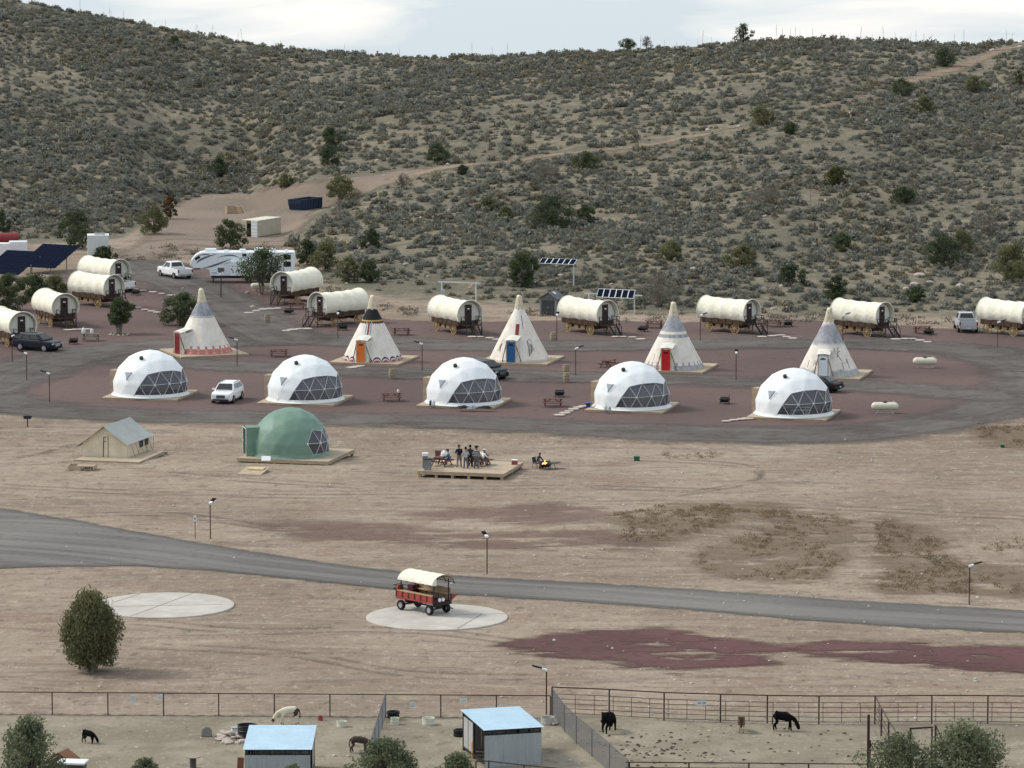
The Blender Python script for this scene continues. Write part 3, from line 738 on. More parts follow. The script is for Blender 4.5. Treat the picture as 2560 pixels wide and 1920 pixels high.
for (uv, lb, cu), pl in zip(dome_spec, dome_pl):
    c = at(*uv); va = -math.atan2(c.x, c.y)
    platform(pl, on(c.x, c.y, -0.02), R(-14) + va * 0.3, 7.2, 7.0, 0.24)
    DOMES.append(make_dome(lb, on(c.x, c.y, 0.225), va, curtain=cu, group=DG))
# things seen on and in the domes
c5 = DOMES[4].location
tb = thing('inside_table', 'small white table seen through the window of the rightmost dome', 'table', c5 + Vector((0.5, -1.9, 0.04)), R(20))
MB().box((0, 0, 0.5), (1.7, 0.7, 0.05)).build('table_top', STEELW, tb)
for sx in (-1, 1):
    for sy in (-1, 1): MB().box((sx * 0.75, sy * 0.28, 0.24), (0.05, 0.05, 0.48)).build('leg', STEELW, tb)
st = thing('round_stool', 'round white stool seen through the window of the rightmost dome', 'stool', c5 + Vector((1.0, -1.25, 0.04)))
MB().lathe([(0.01, 0.66), (0.42, 0.66), (0.42, 0.72), (0.01, 0.72)], 16).build('seat', STEELW, st)
MB().lathe([(0.28, 0), (0.06, 0.05), (0.05, 0.66)], 12).build('pedestal', STEELW, st)
bed = thing('bed', 'low bed dimly seen through the window of the leftmost dome', 'bed', DOMES[0].location + Vector((0.6, -1.2, 0.04)), R(15))
MB().box((0, 0, 0.2), (1.9, 1.5, 0.3)).build('frame', DARKIN, bed); MB().box((0, 0, 0.44), (1.9, 1.5, 0.18)).build('mattress', simple('brown_blanket', (0.12, 0.10, 0.08)), bed, bevel=0.04)

def canister(label, loc, mat, s=1.0):
    t = thing('water_jug', label, 'jug', loc, 0, None, s)
    MB().lathe([(0.01, 0), (0.16, 0.0), (0.17, 0.05), (0.17, 0.36), (0.12, 0.45), (0.05, 0.48)], 14).build('body', mat, t, smooth=True)
    MB().lathe([(0.055, 0.48), (0.055, 0.55), (0.01, 0.56)], 10).build('cap', simple('jug_cap', (0.5, 0.55, 0.58)), t)
    return t
JUG = simple('pale_jug', (0.62, 0.64, 0.62), 0.4, 0.06)
canister('tall white jug on the deck of the curtained dome behind the green dome', px(698, 1006, 0.22), JUG, 1.1)
canister('dark jug on the deck of the dome before the blue-doored tipi', px(1077, 1013, 0.22), simple('dark_jug', (0.05, 0.06, 0.07)), 0.9)
canister('white jug beside a dark jug before the middle dome', px(1083.5, 1014, 0.22), JUG, 1.0)
canister('taller white jug of the pair by the blue-cooler dome', px(1514, 1026, 0.22), JUG, 1.1)
canister('shorter grey jug of the pair by the blue-cooler dome', px(1524, 1027.5, 0.22), simple('grey_jug', (0.36, 0.40, 0.42), 0.5), 0.85)
def bundle(label, loc, mat, seed, sx=0.6):
    rs = random.Random(seed); t = MB()
    def fn(i, j):
        a = i * 2 * math.pi; b = j * math.pi / 2; rr = 1 + 0.22 * math.sin(3 * a + seed) + 0.15 * math.sin(5 * b + 2 * a)
        return (sx * rr * math.cos(a) * math.cos(b), 0.3 * rr * math.sin(a) * math.cos(b), 0.03 + 0.2 * rr * math.sin(b))
    t.grid(fn, 16, 6); o = t.build('cloth_bundle', mat, None, smooth=True); o.location = loc
    return tag(o, label, 'bundle')
bundle('black cloth bundle at the left end of the middle dome deck', px(1158, 1021, 0.23), simple('black_cloth', (0.02, 0.02, 0.025)), 1)
bundle('blue and grey cloth bundle between the black ones on the middle dome deck', px(1184, 1021.5, 0.23), simple('blue_grey_cloth', (0.16, 0.22, 0.32), col2=(0.4, 0.42, 0.46)), 2)
bundle('black cloth bundle at the right end of the middle dome deck', px(1213, 1022, 0.23), simple('black_cloth', (0.02, 0.02, 0.025)), 5, 0.75)
cl = thing('cooler', 'blue cooler on a dark base beside the fourth white dome', 'cooler', at(1471, 1024))
bl = simple('blue_plastic', (0.04, 0.10, 0.26), 0.5)
MB().box((0, 0, 0.62), (0.72, 0.5, 0.08)).build('table_top', bl, cl, bevel=0.02)
MB().box((0, 0, 0.28), (0.4, 0.3, 0.56)).build('base', simple('navy_plastic', (0.02, 0.04, 0.13), 0.5), cl)

# green dome, its deck, ramp and sheet
c = at(741, 1147); va = -math.atan2(c.x, c.y)
platform('raised pale deck on blocks under the green dome', on(c.x, c.y, -0.03), R(-15), 7.9, 7.4, 0.48, 7, blocks=True)
GD = make_dome('green geodesic dome with open porch and clear window panels', on(c.x - 0.5, c.y, 0.455), va, 3.3, GREEN_PVC, win=(28, 128), winB=(34, 128), curtain=False, vent=False, porch=None, small_window=False, rot=R(2))
pm = MB(); a = R(-80); pm.X = Matrix.Rotation(a, 4, 'Z')
def porch_fn(i, j):
    b = -1.0 + 2.0 * i; yy = -2.5 - 1.35 * j
    z = 2.35 * min(1, (1 - abs(b)) * 5) if abs(b) > 0.8 else 2.35 + 0.12 * (1 - abs(b))
    return (b * 0.85 + 0.05 * math.sin(z * 5 + j * 4), yy, z)
pm.grid(porch_fn, 30, 6); pm.build('porch_cover', GREEN_PVC, GD, smooth=False, fix=False)
fm = MB(); fm.X = Matrix.Rotation(a, 4, 'Z')
for sx in (-1, 1): fm.tube([(sx * 0.78, -3.86, 0), (sx * 0.78, -3.86, 2.3)], 0.03, 6)
fm.tube([(-0.78, -3.86, 1.15), (-0.5, -3.86, 1.15)], 0.03, 6); fm.tube([(-0.78, -3.86, 2.3), (0.78, -3.86, 2.3)], 0.03, 6)
fm.build('porch_frame', STEELW, GD, fix=False)
o = MB().box((0, 0, 0), (0.75, 0.5, 0.02), rx=0.7).build('white_board', STEELW); o.location = px(665, 1146, 0.85)
tag(o, 'white board leaning against the foot of the green dome', 'board')
for i, (du, dv) in enumerate(((872, 1133), (880, 1132))):
    o = MB().box((0, 0, 0.1), (0.35, 0.3, 0.36)).build('concrete_block', simple('pale_block', (0.55, 0.54, 0.52))); o.location = at(du, dv)
    tag(o, ('near pale block at the far right corner of the green dome deck', 'outer pale block at the far right corner of the green dome deck')[i], 'block')
rt = thing('plywood_ramp', 'plywood ramp lying in front of the green dome', 'ramp', at(634, 1182), R(-15))
MB().box((0, 0, 0.16), (2.0, 2.3, 0.04), rx=R(7)).build('ramp_board', WOOD, rt); MB().box((0.1, 0.55, 0.30), (1.3, 0.8, 0.04), rx=R(7)).build('top_sheet', simple('yellow_plywood', (0.52, 0.40, 0.23), 0.8), rt)
MB().box((0.9, 0.3, 0.06), (0.05, 1.7, 0.14)).build('side_rail', WOODF, rt)

# ------------------------------------------------------------------ tipis
def tipi_mat(name, kind):
    m, nt, b = newmat(name); O = coord(nt); x, y, z = SEP(nt, O)
    ang = NM(nt, 'ARCTAN2', x, NM(nt, 'MULTIPLY', y, -1)); n1 = NOISE(nt, O, 1.3, 4); n2 = NOISE(nt, MAPV(nt, O, (1, 1, 0.45)), 3.2, 4)
    base = MIX(nt, SS(nt, n1, 0.3, 0.7), (0.64, 0.585, 0.515), (0.74, 0.705, 0.65))
    base = MIX(nt, NM(nt, 'MULTIPLY', SS(nt, n2, 0.5, 0.75), 0.3), base, (0.50, 0.44, 0.37))
    GREY = MIX(nt, SS(nt, n2, 0.35, 0.7), (0.20, 0.21, 0.245), (0.37, 0.38, 0.415))
    def band(lo, hi, w_=0.02, wob=0.0):
        zz = NM(nt, 'ADD', z, NM(nt, 'MULTIPLY', NM(nt, 'SUBTRACT', n1, 0.5), wob))
        return NM(nt, 'MULTIPLY', SS(nt, zz, lo - w_, lo + w_), SS(nt, zz, hi + w_, hi - w_))
    def tri(n, ph=0.0):      # 0 at the middle of each repeat, 1 at its edge
        f = NM(nt, 'FRACT', NM(nt, 'ADD', NM(nt, 'MULTIPLY', ang, n / (2 * math.pi)), 10 + ph))
        return NM(nt, 'ABSOLUTE', NM(nt, 'SUBTRACT', NM(nt, 'MULTIPLY', f, 2), 1))
    c = base
    if kind == 1:
        PINK = MIX(nt, SS(nt, n2, 0.3, 0.7), (0.42, 0.16, 0.135), (0.52, 0.225, 0.19))
        c = MIX(nt, band(-1, 0.52), c, PINK)
        tr = tri(22); c = MIX(nt, NM(nt, 'MULTIPLY', SS(nt, tr, 0.36, 0.28), band(0.4, 0.80)), c, PINK)
        for zz in (0.16, 0.42):
            dz = NM(nt, 'MULTIPLY', NM(nt, 'SUBTRACT', z, zz), 2.6)
            rr = NM(nt, 'ADD', NM(nt, 'POWER', tr, 2.0), NM(nt, 'POWER', NM(nt, 'MULTIPLY', dz, 3.0), 2.0))
            c = MIX(nt, SS(nt, rr, 0.10, 0.05), c, (0.70, 0.55, 0.48))
        c = MIX(nt, band(3.62, 5.3), c, GREY); c = MIX(nt, band(3.50, 3.57), c, GREY)
    elif kind == 2:
        c = MIX(nt, band(3.95, 5.3), c, (0.022, 0.024, 0.026)); c = MIX(nt, band(3.82, 3.95), c, (0.42, 0.31, 0.10))
        tr = tri(34); zz = NM(nt, 'ADD', 3.45, NM(nt, 'MULTIPLY', NM(nt, 'ADD', NM(nt, 'MULTIPLY', tr, 0.5), n2), 0.22))
        c = MIX(nt, NM(nt, 'MULTIPLY', SS(nt, NM(nt, 'SUBTRACT', z, zz), -0.02, 0.02), SS(nt, z, 3.84, 3.82)), c, (0.10, 0.045, 0.05))
        tr = tri(20); arch = NM(nt, 'SQRT', NM(nt, 'MAXIMUM', NM(nt, 'SUBTRACT', 1, NM(nt, 'POWER', tr, 2.0)), 0.0))
        d = NM(nt, 'SUBTRACT', z, NM(nt, 'MULTIPLY', arch, 0.50))
        c = MIX(nt, SS(nt, d, 0.02, -0.03), c, (0.028, 0.024, 0.04))
        d2 = NM(nt, 'SUBTRACT', z, NM(nt, 'SUBTRACT', NM(nt, 'MULTIPLY', arch, 0.50), 0.15)); c = MIX(nt, SS(nt, d2, 0.02, -0.03), c, (0.62, 0.5, 0.5))
        d3 = NM(nt, 'SUBTRACT', z, NM(nt, 'SUBTRACT', NM(nt, 'MULTIPLY', arch, 0.50), 0.30)); c = MIX(nt, SS(nt, d3, 0.02, -0.03), c, (0.28, 0.10, 0.12))
    elif kind == 3:
        c = MIX(nt, NM(nt, 'MULTIPLY', band(-1, 0.16, 0.05, 0.2), 0.55), c, (0.40, 0.31, 0.25))
    elif kind == 4:
        c = MIX(nt, NM(nt, 'MULTIPLY', band(3.55, 5.3), 0.9), c, GREY); c = MIX(nt, NM(nt, 'MULTIPLY', band(2.98, 3.30), 0.9), c, GREY)
        c = MIX(nt, NM(nt, 'MULTIPLY', band(-1, 0.42, 0.02, 0.05), 0.8), c, GREY)
        tr = tri(26); c = MIX(nt, NM(nt, 'MULTIPLY', NM(nt, 'MULTIPLY', SS(nt, tr, 0.42, 0.32), band(0.3, 0.72)), 0.8), c, GREY)
    else:
        c = MIX(nt, NM(nt, 'MULTIPLY', band(2.9, 4.85, 0.25, 0.8), 0.9), c, GREY); c = MIX(nt, NM(nt, 'MULTIPLY', band(-1, 0.6, 0.12, 0.5), 0.75), c, GREY)
    nt.links.new(c, b.inputs['Base Color']); b.inputs['Roughness'].default_value = 0.9; b.inputs['Specular IOR Level'].default_value = 0.15
    BUMP(nt, b, n2, 0.15, 0.03)
    return m
CAPM = simple('yellowed_canvas', (0.56, 0.49, 0.34), 0.9, 0.2, 2.5, 0.3, col2=(0.68, 0.62, 0.47))
TR, TH = 3.02, 5.05
def cone_r(z): return TR + (0.43 - TR) * z / TH
def make_tipi(label, uv, kind, door_az, door_col, door_name, plabel):
    c = at(*uv); va = -math.atan2(c.x, c.y)
    platform(plabel, on(c.x + 0.15, c.y + 0.1, -0.02), R(-15) if kind != 1 else R(22), 7.1, 7.2, 0.25)
    t = thing('tipi', label, 'tipi', on(c.x, c.y, 0.232), va)
    m_ = MB(); NP = 16; n = 96
    rings = []
    for k in range(25):
        z = TH * k / 24; rr = cone_r(z); ring_ = []
        for i in range(n):
            th = 2 * math.pi * i / n; f = ((th / (2 * math.pi / NP)) % 1) - 0.5
            q = 0.55 * math.cos(math.pi / NP) / math.cos(f * 2 * math.pi / NP) + 0.45
            q += 0.012 * math.sin(th * 9 + z * 1.3) * (1 - k / 24)
            ring_.append((rr * q * math.sin(th), -rr * q * math.cos(th), z))
        rings.append(ring_)
    m_.loft(rings, True, False)
    m_.build('cover', tipi_mat('tipi_paint_%d' % kind, kind), t, smooth=True)
    cm = MB(); rs = random.Random(kind * 3); lean = rs.uniform(-0.12, 0.1)
    prof = [(0.52, 4.70), (0.44, 5.1), (0.37, 5.5), (0.31, 5.85), (0.26, 6.12), (0.235, 6.26), (0.13, 6.33)]; rings = []
    for (rr, z) in prof:
        k = (z - 4.78) / 1.5
        rings.append([((rr * (1 + 0.07 * math.sin(7 * th + z * 2 + kind))) * math.sin(th) + lean * k * k, -(rr * (1 + 0.07 * math.sin(7 * th + kind))) * math.cos(th), z + 0.05 * math.sin(2 * th) * k) for th in [2 * math.pi * i / 28 for i in range(28)]])
    cm.loft(rings, True, True); cm.build('smoke_cap', CAPM, t, smooth=True)
    # entrance: door in a timber frame that stands out of the cone, with a cloth hood
    D = MB; a = R(door_az); X = Matrix.Rotation(a, 4, 'Z'); yd = -TR - 0.10
    q = D(); q.X = X; q.box((0, yd, 1.02), (0.84, 0.05, 2.0)); dr = q.build('door', simple('door_' + door_name, door_col, 0.5, 0.06, 2, spec=0.4), t)
    q = D(); q.X = X; fan = [(0.27 * math.cos(math.pi * k / 10), 1.66 + 0.2 * math.sin(math.pi * k / 10)) for k in range(11)]
    if kind != 1: q.prism(fan, yd - 0.032, yd - 0.027, 'y'); q.build('fan_light', simple('fan_light_' + door_name, tuple(x * 0.25 for x in door_col) if kind != 5 else (0.07, 0.07, 0.07), 0.3), dr)
    else:
        for zz in (0.55, 1.05, 1.55):
            for sx in (-1, 1): q.box((sx * 0.2, yd - 0.03, zz), (0.28, 0.015, 0.36))
        q.build('door_panels', simple('door_panel_dark_red', (0.15, 0.012, 0.02), 0.5), dr)
    q = D(); q.X = X; q.box((-0.32, yd - 0.035, 0.95), (0.05, 0.06, 0.05)); q.build('knob', BLACKM, dr)
    for sx in (-1, 1):
        q = D(); q.X = X; q.box((sx * 0.475, yd, 1.06), (0.10, 0.10, 2.12)); q.build('door_post', PINKB, t)
        q = D(); q.X = X; q.bar((sx * 0.5, yd - 0.03, 1.75), (sx * 0.98, yd + 0.28, 0.02), 0.07); q.build('brace', simple('brown_pole', (0.20, 0.12, 0.07)), t)
        q = D(); q.X = X
        q.poly([(sx * 0.53, yd + 0.02, 0.02), (sx * 0.53, yd + 0.02, 2.1), (sx * 0.62, -cone_r(2.1) * 0.93, 2.1), (sx * 0.75, -cone_r(0) * 0.955, 0.02)])
        q.build('entry_side', simple('entry_cloth', (0.64, 0.63, 0.58), 0.85), t, fix=False)
    q = D(); q.X = X; q.box((0, yd, 2.13), (1.05, 0.11, 0.09)); q.build('door_lintel', PINKB, t)
    q = D(); q.X = X
    q.grid(lambda i, j: ((i - 0.5) * 1.32, yd - 0.08 + (TR - cone_r(2.35) + 0.25) * j, 2.2 + 0.32 * j + 0.10 * math.cos((i - 0.5) * 3) - 0.05), 10, 5)
    q.build('entry_hood', simple('entry_cloth', (0.64, 0.63, 0.58), 0.85), t, smooth=True, fix=False)
    return t
def on_cone(t, kind_az, z, dx, dz, off=0.03):
    """point on the tipi cover: dx metres along the surface from azimuth, height z+dz"""
    zz = z + dz; rr = cone_r(zz) * 0.985 + off; a = R(kind_az) + dx / max(rr, 0.3)
    return (rr * math.sin(a), -rr * math.cos(a), zz)
def cone_stroke(t, name, az0, z0, pts, wd, mat):
    m_ = MB()
    for (a, b), (c_, d) in zip(pts[:-1], pts[1:]):
        L = math.hypot(c_ - a, d - b) or 1e-6; nx, nz_ = -(d - b) / L * wd / 2, (c_ - a) / L * wd / 2
        m_.poly([on_cone(t, az0, z0, a + nx, b + nz_), on_cone(t, az0, z0, c_ + nx, d + nz_), on_cone(t, az0, z0, c_ - nx, d - nz_), on_cone(t, az0, z0, a - nx, b - nz_)])
    return m_.build(name, mat, t, fix=False)
T1 = make_tipi('tipi with pink dotted base band and dark red side door', (506, 884), 1, -52, (0.20, 0.018, 0.028), 'dark_red', 'low timber deck under the tipi with the pink base band')
T2 = make_tipi('tipi with black top band and orange door', (931, 903), 2, -21, (0.62, 0.165, 0.028), 'orange', 'low timber deck under the orange-doored tipi')
T3 = make_tipi('plain white tipi with blue door', (1298, 903), 3, -15, (0.018, 0.105, 0.27), 'blue', 'low timber deck under the blue-doored tipi')
T4 = make_tipi('white tipi with grey bands and bright red door', (1683, 923), 4, -13, (0.50, 0.008, 0.012), 'bright_red', 'low timber deck under the bright red-doored tipi')
T5 = make_tipi('weathered tipi with white door and deer drawing', (2070, 939), 5, -9, (0.66, 0.72, 0.76), 'white', 'low timber deck under the white-doored tipi')
RP = simple('dark_red_paint', (0.20, 0.045, 0.04), 0.9); GP = simple('grey_brown_paint', (0.24, 0.21, 0.19), 0.9, 0.3, 8); BLP = simple('pale_blue_paint', (0.25, 0.36, 0.42), 0.9); BKP = simple('soot_paint', (0.09, 0.09, 0.11), 0.9, 0.3, 6)
for dx, mt, wd in ((-0.24, BLP, 0.12), (0.0, RP, 0.17), (0.24, BLP, 0.12)): cone_stroke(T2, 'painted_stripe', -16, 2.55, [(dx * 1.1, 0), (dx, 1.25)], wd, mt)
cone_stroke(T3, 'painted_panel', -8, 2.55, [(0, 0), (0.03, 1.05)], 0.36, RP)
for az0, mir in ((22, 1), (-42, -1)):
    for k, (x0, x1) in enumerate(((0, 0.02), (0.12, 0.16), (0.26, 0.30), (0.38, 0.42))):
        cone_stroke(T3, 'painted_feather', az0, 0.55, [(mir * x0, 0.15 * k), (mir * (x1 + 0.05), 0.8), (mir * (x1 - 0.02), 1.45 - 0.12 * k)], 0.075, (BKP, GP, RP if mir < 0 else BKP, BKP)[k])
    cone_stroke(T3, 'painted_loop', az0, 0.55, [(0, 1.2), (mir * 0.1, 1.5), (mir * 0.3, 1.6), (mir * 0.5, 1.3), (mir * 0.62, 0.4)], 0.05, BKP)
for k, pts in enumerate(([(0, 0.45), (0.75, 0.5)], [(0.05, 0.4), (0.0, -0.3)], [(0.2, 0.4), (0.25, -0.3)], [(0.62, 0.45), (0.6, -0.3)], [(0.74, 0.45), (0.82, -0.3)], [(0.02, 0.5), (-0.22, 0.95), (-0.4, 0.85)],
                         [(-0.22, 0.95), (-0.15, 1.5), (0.05, 1.75)], [(-0.25, 0.95), (-0.45, 1.35), (-0.42, 1.7)], [(-0.16, 1.3), (0.1, 1.35)])):
    cone_stroke(T5, 'painted_deer', 34, 0.95, pts, 0.30 if k == 0 else 0.095, GP)
for k, pts in enumerate(([(0, 0.4), (0.8, 0.45)], [(0.1, 0.3), (0.1, -0.1)], [(0.3, 0.3), (0.32, -0.1)], [(0.6, 0.3), (0.62, -0.1)], [(0.75, 0.3), (0.78, -0.1)], [(0.8, 0.45), (0.98, 0.25)])):
    cone_stroke(T5, 'painted_buffalo', -52, 0.85, pts, 0.34 if k == 0 else 0.08, GP)
    cone_stroke(T4, 'painted_horse', -52, 0.95, pts, 0.24 if k == 0 else 0.07, GP)
for tt, az0 in ((T3, 16),): cone_stroke(tt, 'seam_line', az0, 3.2 if tt is T3 else 2.2, [(0, 0), (0, 1.2)], 0.06, BKP)
# round satellite-like vent cover beside the white door
q = MB(); q.X = Matrix.Rotation(R(0), 4, 'Z'); q.lathe([(0.01, 0), (0.42, 0), (0.42, 0.04), (0.01, 0.06)], 20, (0.28, -2.3, 2.1), 'y'); q.build('round_hood', simple('entry_cloth', (0.64, 0.63, 0.58)), T5)

# ------------------------------------------------------------------ covered wagon cabins
def make_wagon():
    t = thing('covered_wagon_cabin', '', 'covered wagon', (0, 0, 0))
    L = 3.05
    def arch(y, i, extra=0.0):
        k = y / L; fl = 1 + 0.06 * k * k
        hoop = abs(math.sin((y + L) / (2 * L) * math.pi * 4)); sag = 0.055 * hoop
        ph = -2.12 + 4.24 * i; hw = (1.46 - sag) * fl + extra; rr = (1.36 - sag * 1.2) + 0.13 * k * k + extra
        z = 2.16 + rr * math.cos(ph); x = hw * math.sin(ph)
        if math.cos(ph) < 0: x *= 1 + 0.06 * math.cos(ph); z += 0.03 * hoop
        return (x, y, z)
    m_ = MB(); m_.grid(lambda i, j: arch(-L + 2 * L * j, i), 40, 40)
    m_.build('canvas_cover', CANVAS_W, t, smooth=True, fix=False)
    for e in (-1, 1):
        m_ = MB(); m_.tube([arch(e * (L - 0.02), i / 28, -0.02) for i in range(29)], 0.06, 6); m_.build('cover_rim', CANVAS, t, smooth=True, fix=False)
        m_ = MB(); ye = e * (L - 0.42); pts = [arch(ye, i / 28, -0.03) for i in range(29)]
        m_.poly(pts if e > 0 else pts[::-1]); m_.build('end_wall', CANVASW, t, fix=False)
        m_ = MB(); m_.tube([arch(e * (L - 0.36), i / 28, -0.14) for i in range(29)], 0.035, 5); m_.build('hoop', simple('grey_hoop', (0.33, 0.33, 0.3)), t, fix=False)
    yd = -(L - 0.42) - 0.05
    d = MB().box((0, yd, 2.16), (0.80, 0.06, 1.98)).build('door', simple('dark_brown_door', (0.040, 0.022, 0.020), 0.6, 0.3, 3), t)
    MB().box((0, yd - 0.04, 2.72), (0.26, 0.02, 0.13)).build('number_plate', STEELW, d)
    MB().box((0.02, yd - 0.036, 2.35), (0.2, 0.02, 0.3)).build('door_window', CARGLASS, d)
    MB().box((0.31, yd - 0.05, 2.05), (0.05, 0.06, 0.12)).build('handle', BLACKM, d)
    for sx in (-1, 1):
        for k in range(3): MB().box((sx * 1.24, 0, 1.06 + 0.165 * k), (0.06, 5.3, 0.155)).build('side_plank', WOODD, t)
        for k in range(6): MB().box((sx * 1.29, -2.3 + 0.92 * k, 1.2), (0.05, 0.1, 0.56)).build('stake', WOODD, t)
    for e in (-1, 1): MB().box((0, e * 2.62, 1.22), (2.42, 0.06, 0.5)).build('end_plank', WOODD, t)
    MB().box((0, 0, 1.0), (2.4, 5.2, 0.08)).build('floor_frame', WOODD, t)
    for e in (-1, 1):
        MB().box((0, e * 1.72, 0.72), (2.2, 0.16, 0.4)).build('bolster', WOODD, t)
        for sx in (-1, 1):
            w_ = MB(); X0 = sx * 1.2; r_ = 0.56
            w_.lathe([(r_ - 0.06, -0.04), (r_, -0.045), (r_, 0.045), (r_ - 0.06, 0.04), (r_ - 0.06, -0.04)], 24, (0, 0, 0), 'x', False)
            for k in range(12):
                a = 2 * math.pi * k / 12; w_.bar((0, 0.06 * math.cos(a), 0.06 * math.sin(a)), (0, (r_ - 0.04) * math.cos(a), (r_ - 0.04) * math.sin(a)), 0.05, 0.04, (1, 0, 0))
            wo_ = w_.build('wheel', WHEELY, t, fix=False, loc=(X0, e * 1.72, r_))
            MB().lathe([(0.02, -0.12), (0.09, -0.1), (0.10, 0.0), (0.09, 0.1), (0.02, 0.12)], 10, (0, 0, 0), 'x').build('hub', WHEELY, wo_)
    for e in (-0.45, 0.55): MB().box((-0.75, e, 0.72), (0.75, 0.66, 0.42)).build('tool_box', simple('box_timber', (0.24, 0.17, 0.09), 0.8, 0.3, 3), t)
    MB().bar((0, -1.7, 0.6), (0, 1.7, 0.6), 0.1).build('reach_pole', WOODD, t)
    # porch and steps
    MB().box((0, -3.25, 1.06), (1.9, 1.3, 0.07)).build('porch_deck', BROWNM, t)
    for sx in (-1, 1):
        r_ = MB(); xs = sx * 0.9
        for yy in (-2.75, -3.85): r_.bar((xs, yy, 0.0 if yy < -3 else 1.0), (xs, yy, 1.95), 0.05)
        for zz in (1.93, 1.55): r_.bar((xs, -2.75, zz), (xs, -3.85, zz), 0.045)
        r_.bar((xs, -3.85, 1.93), (sx * 0.5, -3.85, 1.93), 0.045); r_.bar((sx * 0.5, -3.85, 1.93), (sx * 0.5, -3.85, 1.06), 0.045); r_.bar((xs, -3.85, 1.55), (sx * 0.5, -3.85, 1.55), 0.04)
        r_.build('porch_rail', BLACKM, t, fix=False)
        MB().bar((sx * 0.45, -3.88, 1.02), (sx * 0.45, -4.75, 0.02), 0.07, 0.16).build('stair_stringer', BLACKM, t, fix=False)
        MB().bar((sx * 0.46, -3.9, 1.85), (sx * 0.46, -4.72, 0.9), 0.05).build('handrail', BLACKM, t, fix=False)
        MB().bar((sx * 0.46, -4.7, 0.92), (sx * 0.46, -4.7, 0.05), 0.05).build('handrail_post', BLACKM, t, fix=False)
    for k in range(4): MB().box((0, -4.02 - 0.19 * k, 0.84 - 0.215 * k), (0.84, 0.24, 0.04)).build('step', BROWNM, t)
    MB().box((-0.95, 3.0, 1.62), (0.62, 0.5, 0.44)).build('air_conditioner', STEELW, t, bevel=0.02)
    return t
def canvas_cover_mat():
    m, nt, b = newmat('wagon_canvas'); O = coord(nt)
    va_ = nt.nodes.new('ShaderNodeVectorMath'); va_.operation = 'ADD'; nt.links.new(O, va_.inputs[0]); nt.links.new(NM(nt, 'MULTIPLY', nt.nodes.new('ShaderNodeObjectInfo').outputs['Random'], 41.0), va_.inputs[1]); O = va_.outputs[0]
    n1 = NOISE(nt, O, 0.9, 3); wr = NOISE(nt, MAPV(nt, O, (0.5, 1.6, 1.1), rot=(0.5, 0, 0.3)), 1.1, 3, 0.5, 1.4); st = NOISE(nt, MAPV(nt, O, (1.2, 2.5, 0.4)), 1.3, 4)
    c = MIX(nt, SS(nt, n1, 0.3, 0.7), (0.75, 0.72, 0.585), (0.82, 0.80, 0.685)); c = MIX(nt, NM(nt, 'MULTIPLY', SS(nt, st, 0.5, 0.72), 0.3), c, (0.62, 0.56, 0.43)); nt.links.new(c, b.inputs['Base Color'])
    b.inputs['Roughness'].default_value = 0.85; b.inputs['Specular IOR Level'].default_value = 0.15; BUMP(nt, b, wr, 0.55, 0.16); return m
CANVAS_W = canvas_cover_mat()
WG = 'covered wagon cabins around the camp'
W0 = make_wagon()
wl = (-1.2, -1.72); wr_ = (1.2, -1.72)
wag = [
 ((18, 867), wl, 30, 'covered wagon cabin cut off at the left edge, behind the dark SUV'),
 ((126.5, 818), wl, 27, 'covered wagon cabin beside the small round tree near the left edge'),
 ((245.5, 769), wl, 46, 'covered wagon cabin in front of another one below the solar array'),
 ((263, 727), wl, 43, 'rear covered wagon cabin below the solar array, its wheels hidden'),
 ((744, 760), wr_, -30, 'covered wagon cabin beside the juniper hiding the travel trailer, door facing left'),
 ((835.6, 816), wr_, -45, 'covered wagon cabin behind the orange-doored tipi, steps to the left'),
 ((1134, 836.5), wl, 32, 'covered wagon cabin below the bare steel frame'),
 ((1476, 837), wl, 42, 'covered wagon cabin beside the grey shed and solar panels'),
 ((1837, 835), wl, 50, 'covered wagon cabin behind and right of the bright red-doored tipi'),
 ((2168.5, 842.5), wl, 47, 'covered wagon cabin behind the white-doored tipi, glass in its door'),
 ((2533, 841), wl, 44, 'covered wagon cabin cut off at the right edge beside the silver pickup')]
for i, (uv, lp, ang, lb) in enumerate(wag):
    rz = R(ang); loc = anchor(uv[0], uv[1], lp, rz)
    o = W0 if i == 0 else copy_tree(W0)
    o.location = loc; o.rotation_euler = (0, 0, rz); o['label'] = lb; o['group'] = WG
# ------------------------------------------------------------------ vehicles (front towards -Y, origin on the ground at the centre)
TYREM = simple('tyre_rubber', (0.014, 0.014, 0.015), 0.85, 0.2, 8)
RIMM = simple('alloy_rim', (0.42, 0.43, 0.45), 0.35, 0.15, 6, metal=0.6)
TRIM = simple('black_trim', (0.016, 0.016, 0.018), 0.6, 0.2, 5)
LAMPW = simple('lamp_glass', (0.60, 0.63, 0.66), 0.15, 0.1, 6, spec=0.7)
LAMPR = simple('tail_glass', (0.30, 0.015, 0.012), 0.2, 0.1, 6, spec=0.7)
def paint(name, col): return simple(name, col, 0.3, 0.03, 1.0, spec=0.35, coat=0.15)
def ring8(y, zl, zb, w_):
    return [(-w_ * .88, y, zl), (-w_, y, zl + .16), (-w_ * .995, y, zb - .22), (-w_ * .93, y, zb), (w_ * .93, y, zb), (w_ * .995, y, zb - .22), (w_, y, zl + .16), (w_ * .88, y, zl)]
